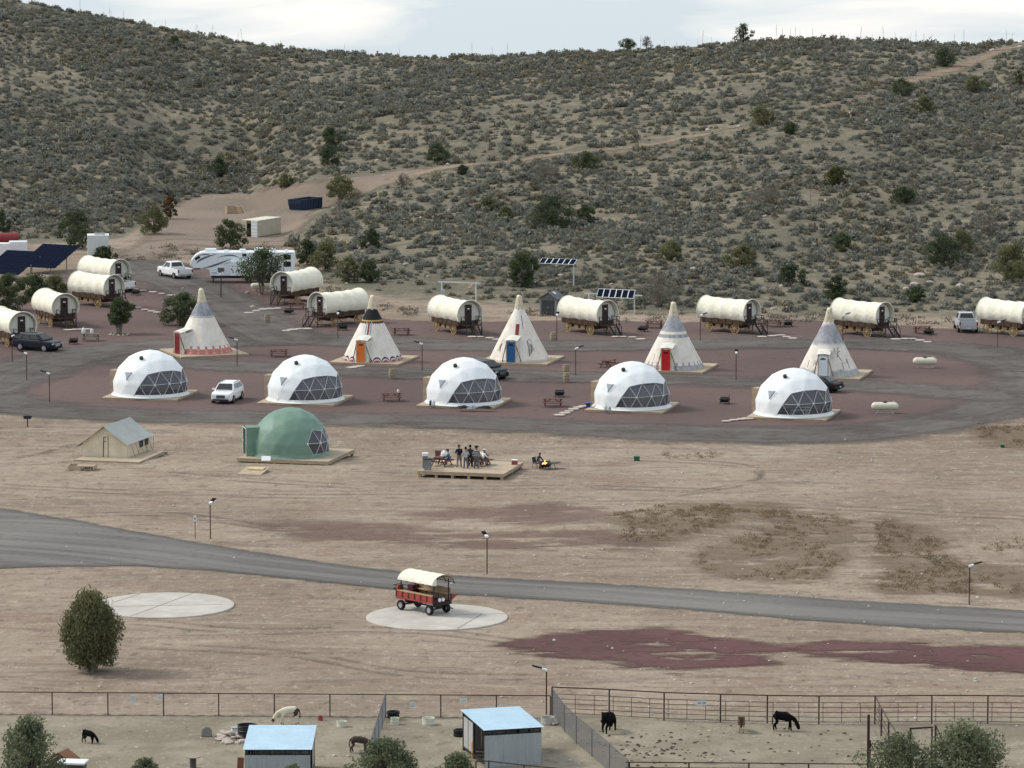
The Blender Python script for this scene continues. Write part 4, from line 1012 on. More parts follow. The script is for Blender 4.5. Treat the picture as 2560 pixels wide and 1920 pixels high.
def wheel(t, x, y, r_, wd=0.24):
    s_ = 1 if x > 0 else -1
    MB().lathe([(r_ * 1.13, -0.02), (r_ * 1.13, 0.03)], 20, (x + s_ * 0.0, y, r_), 'x').build('wheel_arch', TRIM, t)
    e = bpy.data.objects.new('wheel', None); COL.objects.link(e); e.parent = t; e.location = (x, y, r_)
    MB().lathe([(r_ * .62, -wd / 2), (r_ * .93, -wd / 2), (r_, -wd / 4), (r_, wd / 4), (r_ * .93, wd / 2), (r_ * .62, wd / 2)], 20, (0, 0, 0), 'x', False).build('tyre', TYREM, e, smooth=False)
    m_ = MB(); m_.lathe([(0.04, s_ * wd * .36), (r_ * .64, s_ * wd * .30), (r_ * .64, s_ * wd * .2)], 16, (0, 0, 0), 'x')
    for k in range(5):
        a = 2 * math.pi * k / 5; m_.bar((s_ * wd * .40, 0, 0), (s_ * wd * .36, r_ * .6 * math.cos(a), r_ * .6 * math.sin(a)), 0.07, 0.05, (1, 0, 0))
    m_.build('rim', RIMM, e, fix=False)
def quadp(t, name, pts, mat, off):
    n = (Vector(pts[1]) - Vector(pts[0])).cross(Vector(pts[2]) - Vector(pts[1])).normalized(); c = sum((Vector(p) for p in pts), Vector()) / len(pts)
    if n.dot(c - Vector((0, 0, 1.0))) < 0: n = -n
    return MB().poly([Vector(p) + n * off for p in pts]).build(name, mat, t, fix=False)
def make_car(label, cat, loc, rz, kind, pm, grille='grey', name=None):
    t = thing(name or {'suv': 'suv', 'pickup': 'pickup_truck', 'sedan': 'sedan'}[kind], label, cat, loc, rz)
    K = dict(suv=dict(L=2.5, st=[(-2.5, .46, .78, .74), (-2.42, .34, .98, .88), (-2.1, .27, 1.06, .97), (-1.25, .26, 1.13, .985), (0, .26, 1.16, .99), (1.7, .28, 1.18, .975), (2.36, .34, 1.16, .92), (2.5, .52, 1.02, .82)],
                      gh=(-1.32, -0.52, 1.85, 2.40, 1.16, 1.74, .93, .70), wy=(-1.50, 1.46), wr=.40),
             sedan=dict(L=2.4, st=[(-2.4, .42, .66, .70), (-2.3, .3, .78, .85), (-1.9, .24, .86, .91), (-0.95, .22, .95, .92), (0.2, .22, .97, .925), (1.5, .24, 1.0, .91), (2.2, .3, .98, .85), (2.4, .46, .86, .74)],
                      gh=(-1.0, -0.15, 1.0, 1.85, .96, 1.43, .87, .60), wy=(-1.45, 1.42), wr=.34),
             pickup=dict(L=2.95, st=[(-2.9, .52, .92, .80), (-2.82, .42, 1.12, .93), (-2.5, .36, 1.2, 1.0), (-1.35, .36, 1.25, 1.01), (0.8, .36, 1.26, 1.01), (0.86, .40, .80, .99), (2.8, .42, .80, .99), (2.92, .5, .78, .96)],
                      gh=(-1.35, -0.72, 0.45, 0.82, 1.26, 1.92, .95, .72), wy=(-1.85, 1.85), wr=.42))[kind]
    MB().loft([ring8(*s_) for s_ in K['st']]).build('body', pm, t, bevel=0.04)
    y0, y1, y2, y3, zb, zr, wb_, wt = K['gh']; zb -= 0.01
    B = [(-wb_, y0, zb), (wb_, y0, zb), (wb_, y3, zb), (-wb_, y3, zb)]; T = [(-wt, y1, zr), (wt, y1, zr), (wt, y2, zr), (-wt, y2, zr)]
    MB()._add(B + T, [(3, 2, 1, 0), (4, 5, 6, 7), (0, 1, 5, 4), (1, 2, 6, 5), (2, 3, 7, 6), (3, 0, 4, 7)]).build('cabin', pm, t, bevel=0.05)
    def lerp(a, b, k): return tuple(a[i] + (b[i] - a[i]) * k for i in range(3))
    def panel(a, b, c, d, u0, u1, v0, v1):   # a,b bottom; d,c top
        bt = lambda u, v: lerp(lerp(a, b, u), lerp(d, c, u), v)
        return [bt(u0, v0), bt(u1, v0), bt(u1, v1), bt(u0, v1)]
    quadp(t, 'windscreen', panel(B[0], B[1], T[1], T[0], .07, .93, .10, .92), CARGLASS, 0.025)
    quadp(t, 'rear_window', panel(B[2], B[3], T[3], T[2], .10, .90, .22, .90), CARGLASS, 0.025)
    for sx, (a, b, c, d) in ((1, (B[1], B[2], T[2], T[1])), (-1, (B[0], B[3], T[3], T[0]))):
        cuts = ((.10, .40), (.43, .70), (.73, .93)) if kind == 'suv' else ((.12, .48), (.52, .88))
        for u0, u1 in cuts: quadp(t, 'side_window', panel(a, b, c, d, u0, u1, .12, .86), CARGLASS, 0.022)
        MB().box((sx * (wb_ + 0.14), y0 + 0.35, zb + 0.09), (0.22, 0.12, 0.15)).build('mirror', pm, t, bevel=0.02)
        for y in K['wy']: wheel(t, sx * (K['st'][3][3] - 0.07), y, K['wr'])
        yf = K['st'][1][0]; zf = K['st'][1][2]
        MB().box((sx * 0.66, yf - 0.0, zf - 0.16), (0.36, 0.12, 0.15)).build('headlight', LAMPW, t, bevel=0.02)
        yr = K['st'][-2][0]; zt = 0.98 if kind != 'pickup' else 1.0
        if kind == 'pickup': MB().box((sx * 0.9, 2.9, 1.02), (0.16, 0.06, 0.36)).build('tail_light', LAMPR, t)
        else: MB().box((sx * 0.74, yr + 0.07, zt - 0.06), (0.32, 0.10, 0.20)).build('tail_light', LAMPR, t, bevel=0.02)
        if kind == 'suv': MB().bar((sx * wt * .9, y1 + 0.3, zr + 0.04), (sx * wt * .9, y2 - 0.2, zr + 0.04), 0.04).build('roof_rail', RIMM, t, fix=False)
    g = MB().box((0, K['st'][0][0] - 0.01, K['st'][1][2] - 0.26), (0.80, 0.06, 0.30)).build('grille', TRIM if grille == 'grey' else RIMM, t, bevel=0.02)
    for k in range(3): MB().box((0, K['st'][0][0] - 0.045, K['st'][1][2] - 0.36 + 0.1 * k), (0.72, 0.02, 0.025)).build('slat', RIMM, g)
    MB().box((0, K['st'][0][0] - 0.0, 0.44), (1.5, 0.10, 0.14)).build('front_bumper', TRIM, t, bevel=0.02)
    MB().box((0, K['st'][-1][0] + 0.02, 0.55), (1.7, 0.12, 0.2)).build('rear_bumper', TRIM if kind != 'pickup' else RIMM, t, bevel=0.02)
    MB().box((0, K['st'][-1][0] + 0.09, 0.58), (0.32, 0.02, 0.12)).build('licence_plate', LAMPW, t)
    if kind == 'pickup':
        for sx in (-1, 1): MB().box((sx * 0.955, 1.86, 1.0), (0.10, 2.1, 0.52)).build('bed_side', pm, t, bevel=0.02)
        MB().box((0, 2.88, 1.0), (1.72, 0.08, 0.50)).build('tailgate', pm, t, bevel=0.02)
        MB().box((0, 1.86, 0.82), (1.8, 2.0, 0.03)).build('bed_floor', TRIM, t)
    return t
WHP = paint('white_car_paint', (0.76, 0.77, 0.78)); BKPT = simple('black_car_paint', (0.007, 0.008, 0.010), 0.35, 0.03, 1.0, spec=0.2); NVP = simple('dark_navy_paint', (0.008, 0.012, 0.022), 0.35, 0.03, 1.0, spec=0.22); SLP = paint('silver_car_paint', (0.42, 0.44, 0.46))
make_car('white SUV parked between two white domes', 'SUV', at(569, 1003), R(-11), 'suv', WHP)
make_car('dark navy SUV parked before the leftmost covered wagon', 'SUV', at(94, 876), R(60), 'suv', NVP, 'chrome')
make_car('white pickup truck driving up the gravel lane beside the travel trailer', 'pickup truck', at(437, 694), R(-150), 'pickup', WHP)
make_car('white pickup mostly hidden between two covered wagons', 'pickup truck', at(284, 727), R(-138), 'pickup', WHP)
make_car('silver pickup truck seen from behind near the right edge', 'pickup truck', at(2414, 826), R(-180), 'pickup', SLP)
make_car('black SUV half hidden behind the middle white dome', 'SUV', at(1213, 945), R(42), 'suv', BKPT)
make_car('black sedan half hidden behind the rightmost white dome', 'sedan', at(2042, 978), R(-122), 'sedan', BKPT)

# ------------------------------------------------------------------ fifth-wheel travel trailer
rv = thing('travel_trailer', 'long white travel trailer with grey swoosh stripes behind a juniper', 'travel trailer', at(607, 705), R(2))
RVW = simple('trailer_white', (0.72, 0.77, 0.79), 0.45, 0.04, 0.6, spec=0.4); SW = simple('swoosh_grey', (0.10, 0.105, 0.125), 0.5); SWL = simple('swoosh_pale', (0.36, 0.39, 0.42), 0.5)
prof = [(-6.1, 2.15), (-5.95, 2.65), (-5.5, 3.2), (-5.0, 3.5), (-4.6, 3.6), (6.0, 3.6), (6.1, 3.5), (6.1, 0.85), (-3.75, 0.85), (-3.85, 1.55), (-4.4, 1.72), (-5.6, 1.75), (-5.9, 1.9)]
MB().prism(prof, -1.22, 1.22, 'y').build('body', RVW, rv, bevel=0.06)
MB().box((1.2, -1.02, 0.72), (9.6, 0.5, 0.30)).build('chassis', TRIM, rv)
def swoosh(pts, w0, mat):
    m_ = MB(); n = len(pts)
    for i in range(n - 1):
        (a, b), (c_, d) = pts[i], pts[i + 1]; k0 = w0 * (0.15 + math.sin(math.pi * i / (n - 1))); k1 = w0 * (0.15 + math.sin(math.pi * (i + 1) / (n - 1)))
        m_.poly([(a, -1.235, b - k0), (c_, -1.235, d - k1), (c_, -1.235, d + k1), (a, -1.235, b + k0)])
    m_.build('swoosh_stripe', mat, rv, fix=False)
def bez(p0, p1, p2, n=14): return [((1 - t) ** 2 * p0[0] + 2 * t * (1 - t) * p1[0] + t * t * p2[0], (1 - t) ** 2 * p0[1] + 2 * t * (1 - t) * p1[1] + t * t * p2[1]) for t in [i / n for i in range(n + 1)]]
swoosh(bez((-5.35, 2.2), (-5.3, 2.8), (-3.0, 3.4)), 0.10, SW); swoosh(bez((-4.6, 1.75), (-3.2, 2.0), (-1.3, 2.85)), 0.10, SW); swoosh(bez((-5.2, 3.2), (-4.2, 3.5), (-3.6, 3.2)), 0.05, SW)
swoosh(bez((-3.0, 2.95), (-1.0, 3.6), (-0.3, 2.85)), 0.06, SW); swoosh(bez((-2.2, 2.2), (-1.7, 2.3), (-1.3, 2.55)), 0.05, SWL); swoosh(bez((-0.8, 1.3), (0.6, 1.5), (1.6, 2.0)), 0.10, SW); swoosh(bez((3.7, 2.9), (4.8, 3.4), (5.9, 3.45)), 0.07, SW)
swoosh(bez((-3.7, 1.2), (-3.0, 1.25), (-2.2, 1.0)), 0.07, SWL); swoosh(bez((-0.2, 1.0), (1.0, 0.9), (2.4, 1.25)), 0.09, SW); swoosh(bez((2.2, 1.9), (3.6, 2.3), (5.6, 3.1)), 0.06, SWL)
for x, z, a, b in ((5.2, 3.0, 0.85, 0.55), (5.2, 2.2, 0.85, 0.6), (0.25, 3.28, 0.5, 0.28), (-5.2, 2.95, 0.62, 0.30)):
    w_ = MB().box((x, -1.225, z), (a, 0.05, b), ry=R(-28) if x < -5 else 0).build('window', CARGLASS, rv); 
MB().box((-2.55, -1.24, 1.35), (0.85, 0.05, 0.95)).build('storage_door', RVW, rv); MB().box((0.6, -1.45, 1.75), (3.9, 0.5, 1.7)).build('slide_out', RVW, rv, bevel=0.03)
for x, a, h in ((-3.7, 1.3, 0.34), (-1.9, 0.6, 0.16), (0.0, 0.7, 0.26), (1.9, 1.0, 0.42), (3.6, 0.45, 0.3), (5.1, 0.4, 0.16)):
    MB().box((x, 0, 3.6 + h / 2), (a, 0.8, h)).build('roof_unit', RVW, rv, bevel=0.06)
for x in (2.2, 3.2): MB().lathe([(0.14, -0.12), (0.36, -0.12), (0.38, 0.0), (0.36, 0.12), (0.14, 0.12)], 16, (x, -0.95, 0.38), 'y').build('wheel', TYREM, rv)
for x in (-3.4, 0.6): MB().box((x, -1.0, 0.4), (0.12, 0.12, 0.8)).build('landing_leg', TRIM, rv)
MB().box((-5.3, 0, 1.62), (0.7, 0.4, 0.22)).build('hitch', TRIM, rv)
bd = thing('info_board', 'dark rectangular board on a lamp post before the travel trailer', 'board', at(552, 744))
MB().box((0.05, 0, 3.15), (0.75, 0.05, 0.45)).build('panel', simple('brown_board', (0.11, 0.10, 0.095), 0.7), bd); MB().box((0.05, 0.05, 1.6), (0.05, 0.05, 3.2)).build('post', BROWNM, bd)

# ------------------------------------------------------------------ storage container, dumpster, plywood crate
BEIGE = simple('beige_container_paint', (0.46, 0.42, 0.33), 0.7, 0.08, 1.0)
ct = thing('shipping_container', 'beige storage container with one white door swung open', 'container', anchor(645, 594, (1.22, -3.0), R(-27)), R(-27))
CH_ = 2.15
for sx in (-1, 1):
    m_ = MB(); n = 44
    m_.grid(lambda i, j: (sx * (1.2 + 0.025 * (1 if int(i * n + 0.01) % 2 else -1)), -3 + 6 * i, 0.1 + (CH_ - 0.1) * j), n, 1); m_.build('side_wall', BEIGE, ct, fix=False)
MB().box((0, 0, CH_ + 0.03), (2.5, 6.05, 0.06)).build('roof_panel', simple('container_roof', (0.60, 0.57, 0.46), 0.7, 0.06), ct)
MB().box((0, 0, 0.06), (2.4, 6.0, 0.1)).build('floor', DARKIN, ct); MB().box((0, 2.98, 1.1), (2.4, 0.05, 2.1)).build('back_wall', BEIGE, ct)
MB().box((-0.85, -2.99, 1.1), (0.75, 0.06, 2.1)).build('closed_door', BEIGE, ct); MB().box((0.2, -2.9, 1.95), (1.4, 0.06, 0.34)).build('header', simple('rust_wood', (0.24, 0.14, 0.08), 0.8), ct)
dr = MB().box((0.72, -3.08, 1.1), (0.92, 0.05, 2.1)).build('open_door', STEELW, ct)
for k in range(5): MB().box((0.72, -3.115, 0.25 + 0.42 * k), (0.86, 0.02, 0.03)).build('door_rib', GREYM, dr)
for sx in (-1, 1): MB().bar((sx * 1.19, -2.98, 0), (sx * 1.19, -2.98, CH_), 0.10).build('corner_post', BEIGE, ct, fix=False)
dl = anchor(722, 527, (-0.6, -3.2), R(-30)); dd = Vector((0.5, 0.866, 0)); za, zc_ = gz1(dl.x - 3.2 * dd.x, dl.y - 3.2 * dd.y), gz1(dl.x + 3.2 * dd.x, dl.y + 3.2 * dd.y)
dp = thing('dumpster', 'dark blue open roll-off dumpster on the graded dirt', 'dumpster', Vector((dl.x, dl.y, max(za, zc_) + 0.02)), R(-30)); dp.rotation_euler = (0, 0, R(-30)); dp.scale = (0.85, 0.8, 0.95)
BLU = simple('dark_blue_steel', (0.020, 0.036, 0.070), 0.55, 0.25, 2.0)
for sx in (-1, 1):
    MB().prism([(-3.0, 0.15), (-3.4, 1.0), (-3.45, 1.5), (3.4, 1.5), (3.4, 0.15)], sx * 1.15, sx * 1.2, 'x').build('side_wall', BLU, dp)
    for k in range(8): MB().box((sx * 1.23, -2.8 + 0.85 * k, 0.85), (0.08, 0.09, 1.25)).build('rib', BLU, dp)
    MB().bar((sx * 1.2, -3.45, 1.52), (sx * 1.2, 3.4, 1.52), 0.14, 0.1).build('top_rail', BLU, dp, fix=False)
MB().box((0, 3.38, 0.85), (2.3, 0.06, 1.35)).build('tail_wall', BLU, dp)
MB()._add([(-1.15, -3.0, .15), (1.15, -3.0, .15), (1.15, -3.4, 1.0), (-1.15, -3.4, 1.0), (1.15, -3.45, 1.5), (-1.15, -3.45, 1.5)], [(0, 1, 2, 3), (3, 2, 4, 5)]).build('front_wall', BLU, dp, fix=False)
MB().bar((-1.2, -3.45, 1.52), (1.2, -3.45, 1.52), 0.14, 0.1).build('end_rail', BLU, dp, fix=False); MB().box((0, 0.1, 0.12), (2.2, 6.4, 0.1)).build('floor', BLU, dp)
MB().box((0, 0, 0.7), (2.2, 6.0, 0.1)).build('load', simple('dull_rubbish', (0.14, 0.15, 0.15), 0.9, 0.3, 3), dp)
pc = thing('plywood_crate', 'open plywood box lying on the graded dirt bank', 'crate', at(578, 534), R(15))
PLY = simple('tan_plywood', (0.36, 0.27, 0.19), 0.8)
MB().box((0, -0.7, 0.5), (1.4, 0.05, 1.0)).build('panel', PLY, pc); MB().box((0, 0.7, 0.5), (1.4, 0.05, 1.0)).build('panel', PLY, pc); MB().box((-0.7, 0, 0.5), (0.05, 1.35, 1.0)).build('panel', PLY, pc); MB().box((0.75, 0, 0.5), (0.05, 1.35, 1.0)).build('panel', PLY, pc)
MB().box((1.05, -0.75, 0.48), (0.55, 0.05, 1.05), ry=R(-22)).build('loose_panel', simple('yellow_plywood', (0.52, 0.40, 0.23)), pc); MB().box((1.4, -0.2, 0.5), (0.06, 1.3, 1.2), ry=R(-30)).build('loose_panel', PLY, pc)

# ------------------------------------------------------------------ solar installations
def solar_table(label, loc, rz, cols, rows, pw, ph, tilt, zc):
    t = thing('solar_array', label, 'solar panels', loc, rz); X = Matrix.Translation((0, 0, zc)) @ Matrix.Rotation(tilt, 4, 'X')
    W_, H_ = cols * pw, rows * ph
    for i in range(cols):
        for j in range(rows):
            m_ = MB(); m_.X = X; m_.box((-W_ / 2 + pw * (i + .5), -H_ / 2 + ph * (j + .5), 0), (pw - 0.035, ph - 0.035, 0.05)); m_.build('panel', SOLAR, t)
    for k in range(2):
        m_ = MB(); m_.X = X; m_.box((0, (-.3 + .6 * k) * H_, -0.09), (W_, 0.1, 0.1)); m_.build('purlin', GREYM, t)
    n = max(2, cols // 3)
    for i in range(n):
        for k in (-1, 1):
            p = X @ Vector((-W_ / 2 + W_ * (i + .5) / n, k * 0.3 * H_, -0.14)); MB().bar((p.x, p.y, 0), tuple(p), 0.1).build('post', GREYM, t, fix=False)
    return t
def at_h(u, v, z):      # ground point under a thing whose point at height z shows at the pixel
    p = at(u, v, z); return on(p.x, p.y)
solar_table('dark blue tilted solar array, higher of the pair above the left wagons', at_h(122, 640, 1.9), R(-25), 8, 4, 0.66, 1.6, R(20), 1.9)
solar_table('dark blue tilted solar array, lower of the pair at the left edge', at_h(32, 656, 1.9), R(-25), 8, 4, 0.66, 1.6, R(20), 1.9)
PALEST_ = simple('pale_steel', (0.56, 0.60, 0.58), 0.5, 0.08)
def pole_rack(label, ul, vl, ur, vr, ztop, panels, box, un, tilt=R(48)):
    a = at(ul, vl); b = at(ur, vr); c = (a + b) / 2; t = thing('solar_rack' if panels else 'steel_frame', label, 'solar rack' if panels else 'steel frame', on(c.x, c.y)); t0 = t.location
    for p in (a, b): MB().tube([p - t0 + Vector((0, 0, -0.2)), Vector((p.x - t0.x, p.y - t0.y, ztop))], 0.07, 8).build('post', PALEST_, t, fix=False)
    d = (b - a); d.z = 0; L = d.length; d.normalize(); p0 = a - t0 - d * un[0]; p1 = b - t0 + d * un[1]
    MB().bar((p0.x, p0.y, ztop), (p1.x, p1.y, ztop), 0.10, 0.12).build('beam', PALEST_, t, fix=False)
    if panels:
        pc_, pw, ph = panels; m0 = a - t0 + d * pc_
        for k in range(6):
            e = MB(); cc = m0 + d * (pw * k); e.X = Matrix.Translation((cc.x, cc.y, ztop + 0.1)) @ Matrix.Rotation(math.atan2(d.y, d.x), 4, 'Z') @ Matrix.Rotation(tilt, 4, 'X')
            e.box((0, 0, 0.02), (pw - 0.02, ph, 0.04)); fr = e.build('panel_frame', STEELW, t)
            e2 = MB(); e2.X = e.X; e2.box((0, 0, 0.035), (pw - 0.12, ph - 0.1, 0.03)); e2.build('cells', SOLAR, fr)
    if box:
        p = (a if box > 0 else b) - t0; MB().box((p.x + 0.1, p.y - 0.12, 1.15), (0.5, 0.22, 0.62)).build('control_box', simple('grey_green_box', (0.36, 0.42, 0.40), 0.5), t)
    return t
pole_rack('six-panel solar rack on tall posts up the slope above the shed', 1331, 713, 1434, 717, 2.75, (1.35, 0.72, 1.25), 1, (0.8, 0.1), R(24))
pole_rack('six-panel solar rack beside the covered wagon by the shed', 1472, 778, 1586, 783, 1.95, (1.35, 0.72, 1.1), 0, (0.5, 0.9), R(52))
pole_rack('bare steel frame without panels behind a covered wagon', 1105, 757, 1190, 760, 2.35, None, 1, (0.5, 0.5))

# ------------------------------------------------------------------ grey resin shed
sh = thing('storage_shed', 'small dark grey gabled storage shed behind the wagons', 'shed', at(1380, 786), R(-22))
GS = simple('grey_resin', (0.125, 0.13, 0.135), 0.6, 0.1, 2); GSD = simple('charcoal_resin', (0.050, 0.054, 0.060), 0.6, 0.1, 2)
MB().prism([(-0.95, 0), (0.95, 0), (0.95, 1.75), (0, 2.4), (-0.95, 1.75)], -1.15, 1.15, 'y').build('walls', GS, sh)
for sx in (-1, 1):
    MB()._add([(0, -1.3, 2.47), (0, 1.3, 2.47), (sx * 1.1, 1.3, 1.72), (sx * 1.1, -1.3, 1.72), (0, -1.3, 2.53), (0, 1.3, 2.53), (sx * 1.1, 1.3, 1.78), (sx * 1.1, -1.3, 1.78)], [(0, 1, 2, 3), (4, 7, 6, 5), (0, 3, 7, 4), (1, 5, 6, 2), (3, 2, 6, 7)]).build('roof_panel', simple('shed_roof', (0.085, 0.09, 0.10), 0.5), sh)
    d = MB().box((sx * 0.36, -1.17, 0.85), (0.70, 0.04, 1.6)).build('door', GSD, sh); MB().box((sx * 0.07, -1.2, 0.9), (0.03, 0.03, 0.2)).build('handle', GREYM, d)
    MB().box((sx * 0.88, -1.16, 0.87), (0.16, 0.06, 1.74)).build('corner_trim', simple('shed_trim', (0.22, 0.225, 0.23), 0.6), sh)
MB().box((0.35, -0.2, 2.38), (0.4, 0.4, 0.06), ry=R(34)).build('skylight', STEELW, sh)

# ------------------------------------------------------------------ propane tanks
def tank(label, uv, rz, L=2.35):
    t = thing('propane_tank', label, 'propane tank', at(*uv), rz, 'cream propane tanks'); r_ = 0.36; h = L / 2 - r_
    pr = [(r_ * math.sin(a), -h - r_ * math.cos(a)) for a in [R(4), R(25), R(50), R(72), R(90)]]; pr += [(r_ * math.sin(a), h + r_ * math.cos(a)) for a in [R(90), R(72), R(50), R(25), R(4)]]
    MB().lathe(pr, 24, (0, 0, 0.68), 'x').build('shell', TUBW, t, smooth=True)
    MB().lathe([(0.20, 0.0), (0.19, 0.1), (0.1, 0.16), (0.01, 0.17)], 14, (0, 0, 1.0), 'z').build('valve_dome', simple('dark_dome', (0.05, 0.05, 0.045), 0.6), t)
    MB().lathe([(0.04, 0), (0.04, 0.14), (0.01, 0.15)], 8, (0.75, 0, 1.0), 'z').build('relief_valve', TUBW, t)
    for sx in (-1, 1): MB().box((sx * 0.62, 0, 0.24), (0.12, 0.5, 0.36)).build('saddle', simple('pale_footing', (0.40, 0.36, 0.30)), t)
    MB().box((0, -0.15, 0.05), (1.7, 0.16, 0.1)).build('skid', simple('pale_footing', (0.40, 0.36, 0.30)), t)
tank('cream propane tank right of the white-doored tipi', (2312, 920), R(-3)); tank('cream propane tank right of the rightmost white dome', (2212, 1034), R(-3), 2.45); tank('cream propane tank half hidden behind the juniper trunk', (655, 730), R(-4), 2.6)

# ------------------------------------------------------------------ picnic tables, fire pits, barrels
def make_picnic(mat):
    t = thing('picnic_table', '', 'picnic table')
    for k in range(4): MB().box((0, -0.28 + 0.187 * k, 0.75), (1.85, 0.175, 0.045)).build('top_plank', mat, t)
    for sy in (-1, 1):
        for k in (0, 1): MB().box((0, sy * (0.62 + 0.15 * k), 0.44), (1.85, 0.14, 0.045)).build('seat_plank', mat, t)
    for sx in (-1, 1):
        for sy in (-1, 1): MB().bar((sx * 0.7, sy * 0.22, 0.73), (sx * 0.7, sy * 0.62, 0.0), 0.09, 0.06).build('leg', mat, t, fix=False)
        MB().box((sx * 0.75, 0, 0.395), (0.05, 1.5, 0.09)).build('seat_beam', mat, t); MB().box((sx * 0.75, 0, 0.695), (0.05, 0.72, 0.07)).build('top_beam', mat, t)
        MB().bar((sx * 0.72, 0, 0.40), (sx * 0.15, 0, 0.70), 0.06, 0.05).build('brace', mat, t, fix=False)
    return t
PT = make_picnic(WOODR); PTG = make_picnic(simple('grey_picnic_wood', (0.17, 0.14, 0.125), 0.85, 0.25, 3))
pics = [((742, 773), 4, 'red picnic table by the steps of the wagon beside the juniper'), ((1004, 838), -6, 'red picnic table between the black-banded tipi and the wagon behind'),
        ((697, 892), 5, 'red picnic table between the pink-banded and orange-doored tipis'), ((979, 1003), 3, 'red picnic table between the second and third white domes'),
        ((1382, 1017), 2, 'red picnic table between the third and fourth white domes'), ((1522, 919), 62, 'red picnic table seen end-on beside the bright red-doored tipi'),
        ((1636, 820), 3, 'red picnic table behind the tip of the grey-banded tipi'), ((1932, 817), -20, 'red picnic table beyond the steps of the wagon right of it'),
        ((2306, 834), 2, 'red picnic table between the rightmost wagons beside the silver pickup')]
GPI = 'picnic tables around the camp'
for i, (uv, a, lb) in enumerate(pics):
    if i == 0: PT.location = at(*uv); PT.rotation_euler = (0, 0, R(a)); PT['label'] = lb; PT['group'] = GPI
    else: dup(PT, at(*uv), R(a), lb, GPI)
PTG.location = at(227, 853); PTG.rotation_euler = (0, 0, R(-4)); PTG['label'] = 'grey picnic table behind the dark navy SUV, with pale jugs on it'; PTG['group'] = GPI
canister('left pale jug standing on the grey picnic table', PTG.location + Vector((-0.75, 0.1, 0.78)), JUG, 1.2); canister('right pale jug standing on the grey picnic table', PTG.location + Vector((0.1, 0.12, 0.78)), JUG, 1.0)
canister('white jug on the picnic table between the second and third domes', at(979, 1003) + Vector((0.6, 0.1, 0.78)), JUG, 0.6)
def make_pit():
    t = thing('fire_pit', '', 'fire pit')
    MB()._add([(-.42, -.42, .42), (.42, -.42, .42), (.42, .42, .42), (-.42, .42, .42), (-.28, -.28, .18), (.28, -.28, .18), (.28, .28, .18), (-.28, .28, .18)], [(4, 5, 6, 7), (0, 1, 5, 4), (1, 2, 6, 5), (2, 3, 7, 6), (3, 0, 4, 7)]).build('bowl', BLACKM, t, fix=False)
    for sx in (-1, 1):
        for sy in (-1, 1): MB().bar((sx * .36, sy * .36, .40), (sx * .42, sy * .42, 0), 0.05).build('leg', BLACKM, t, fix=False)
        MB().bar((sx * .45, -.45, .44), (sx * .45, .45, .44), 0.06).build('rim_bar', BLACKM, t, fix=False); MB().bar((-.42, sx * .45, .44), (.42, sx * .45, .44), 0.06).build('rim_bar', BLACKM, t, fix=False)
    for k in range(5): MB().bar((-.4, -.3 + .15 * k, .62), (.4, -.3 + .15 * k, .62), 0.03).build('grate_bar', BLACKM, t, fix=False)
    for sx in (-1, 1): MB().bar((sx * .4, -.34, .62), (sx * .4, .34, .62), 0.035).build('grate_rail', BLACKM, t, fix=False)
    MB().bar((.4, 0, .42), (.4, 0, .85), 0.04).build('grate_post', BLACKM, t, fix=False)
    return t
FP = make_pit(); FP.location = at(184, 861); FP['label'] = 'black fire pit beside the dark navy SUV and grey picnic table'; FP['group'] = 'black fire pits around the camp'
for uv, lb in (((340, 738), 'black fire pit beyond the hidden white pickup'), ((722, 786), 'black fire pit by the red table of the juniper-side wagon'), ((857, 826), 'black fire pit behind the left slope of the orange-doored tipi'),
               ((1607, 830), 'black fire pit at the steps of the wagon beside the shed'), ((1970, 817), 'black fire pit right of the wagon behind the bright red-doored tipi'), ((1812, 1010), 'black fire pit between the fourth and fifth white domes'),
               ((2322, 838), 'black fire pit in front of the table near the silver pickup'), ((1399, 993), 'black fire pit behind the table between the third and fourth domes')):
    dup(FP, at(*uv), rng.uniform(-0.5, 0.5), lb, 'black fire pits around the camp')
def make_barrel():
    t = thing('barrel', '', 'barrel')
    for k in range(12):
        a0 = 2 * math.pi * k / 12; a1 = a0 + 2 * math.pi / 12 * 0.97; m_ = MB(); P_ = [(0.27, 0), (0.325, 0.28), (0.34, 0.5), (0.325, 0.72), (0.27, 1.0)]
        m_.loft([[(r_ * math.cos(a), r_ * math.sin(a), z) for a in (a0, (a0 + a1) / 2, a1)] + [((r_ - .03) * math.cos(a), (r_ - .03) * math.sin(a), z) for a in (a1, a0)] for r_, z in P_]); m_.build('stave', BARREL, t)
    for z, r_ in ((0.12, .30), (0.34, .335), (0.66, .335), (0.88, .30)): MB().lathe([(r_ + .005, z - .025), (r_ + .012, z), (r_ + .005, z + .025)], 16, cap=False).build('hoop', simple('barrel_hoop', (0.16, 0.13, 0.11), 0.7), t)
    MB().lathe([(0.01, 0.94), (0.25, 0.94), (0.25, 0.97), (0.01, 0.97)], 14).build('lid', BARREL, t); return t
BR = make_barrel(); BR.location = at(668, 808); BR['label'] = 'weathered wooden barrel at the edge of the lane near the juniper-side wagon'; BR['group'] = 'weathered wooden barrels'
for uv, lb in (((980, 948), 'weathered wooden barrel below right of the orange-doored tipi deck'), ((1383, 854), 'weathered wooden barrel between the blue-doored tipi and the shed wagon'),
               ((1415.6, 936), 'rear one of two weathered barrels beside the blue-doored tipi deck'), ((1416.5, 957), 'front one of two weathered barrels beside the blue-doored tipi deck')): dup(BR, at(*uv), rng.random(), lb, 'weathered wooden barrels')

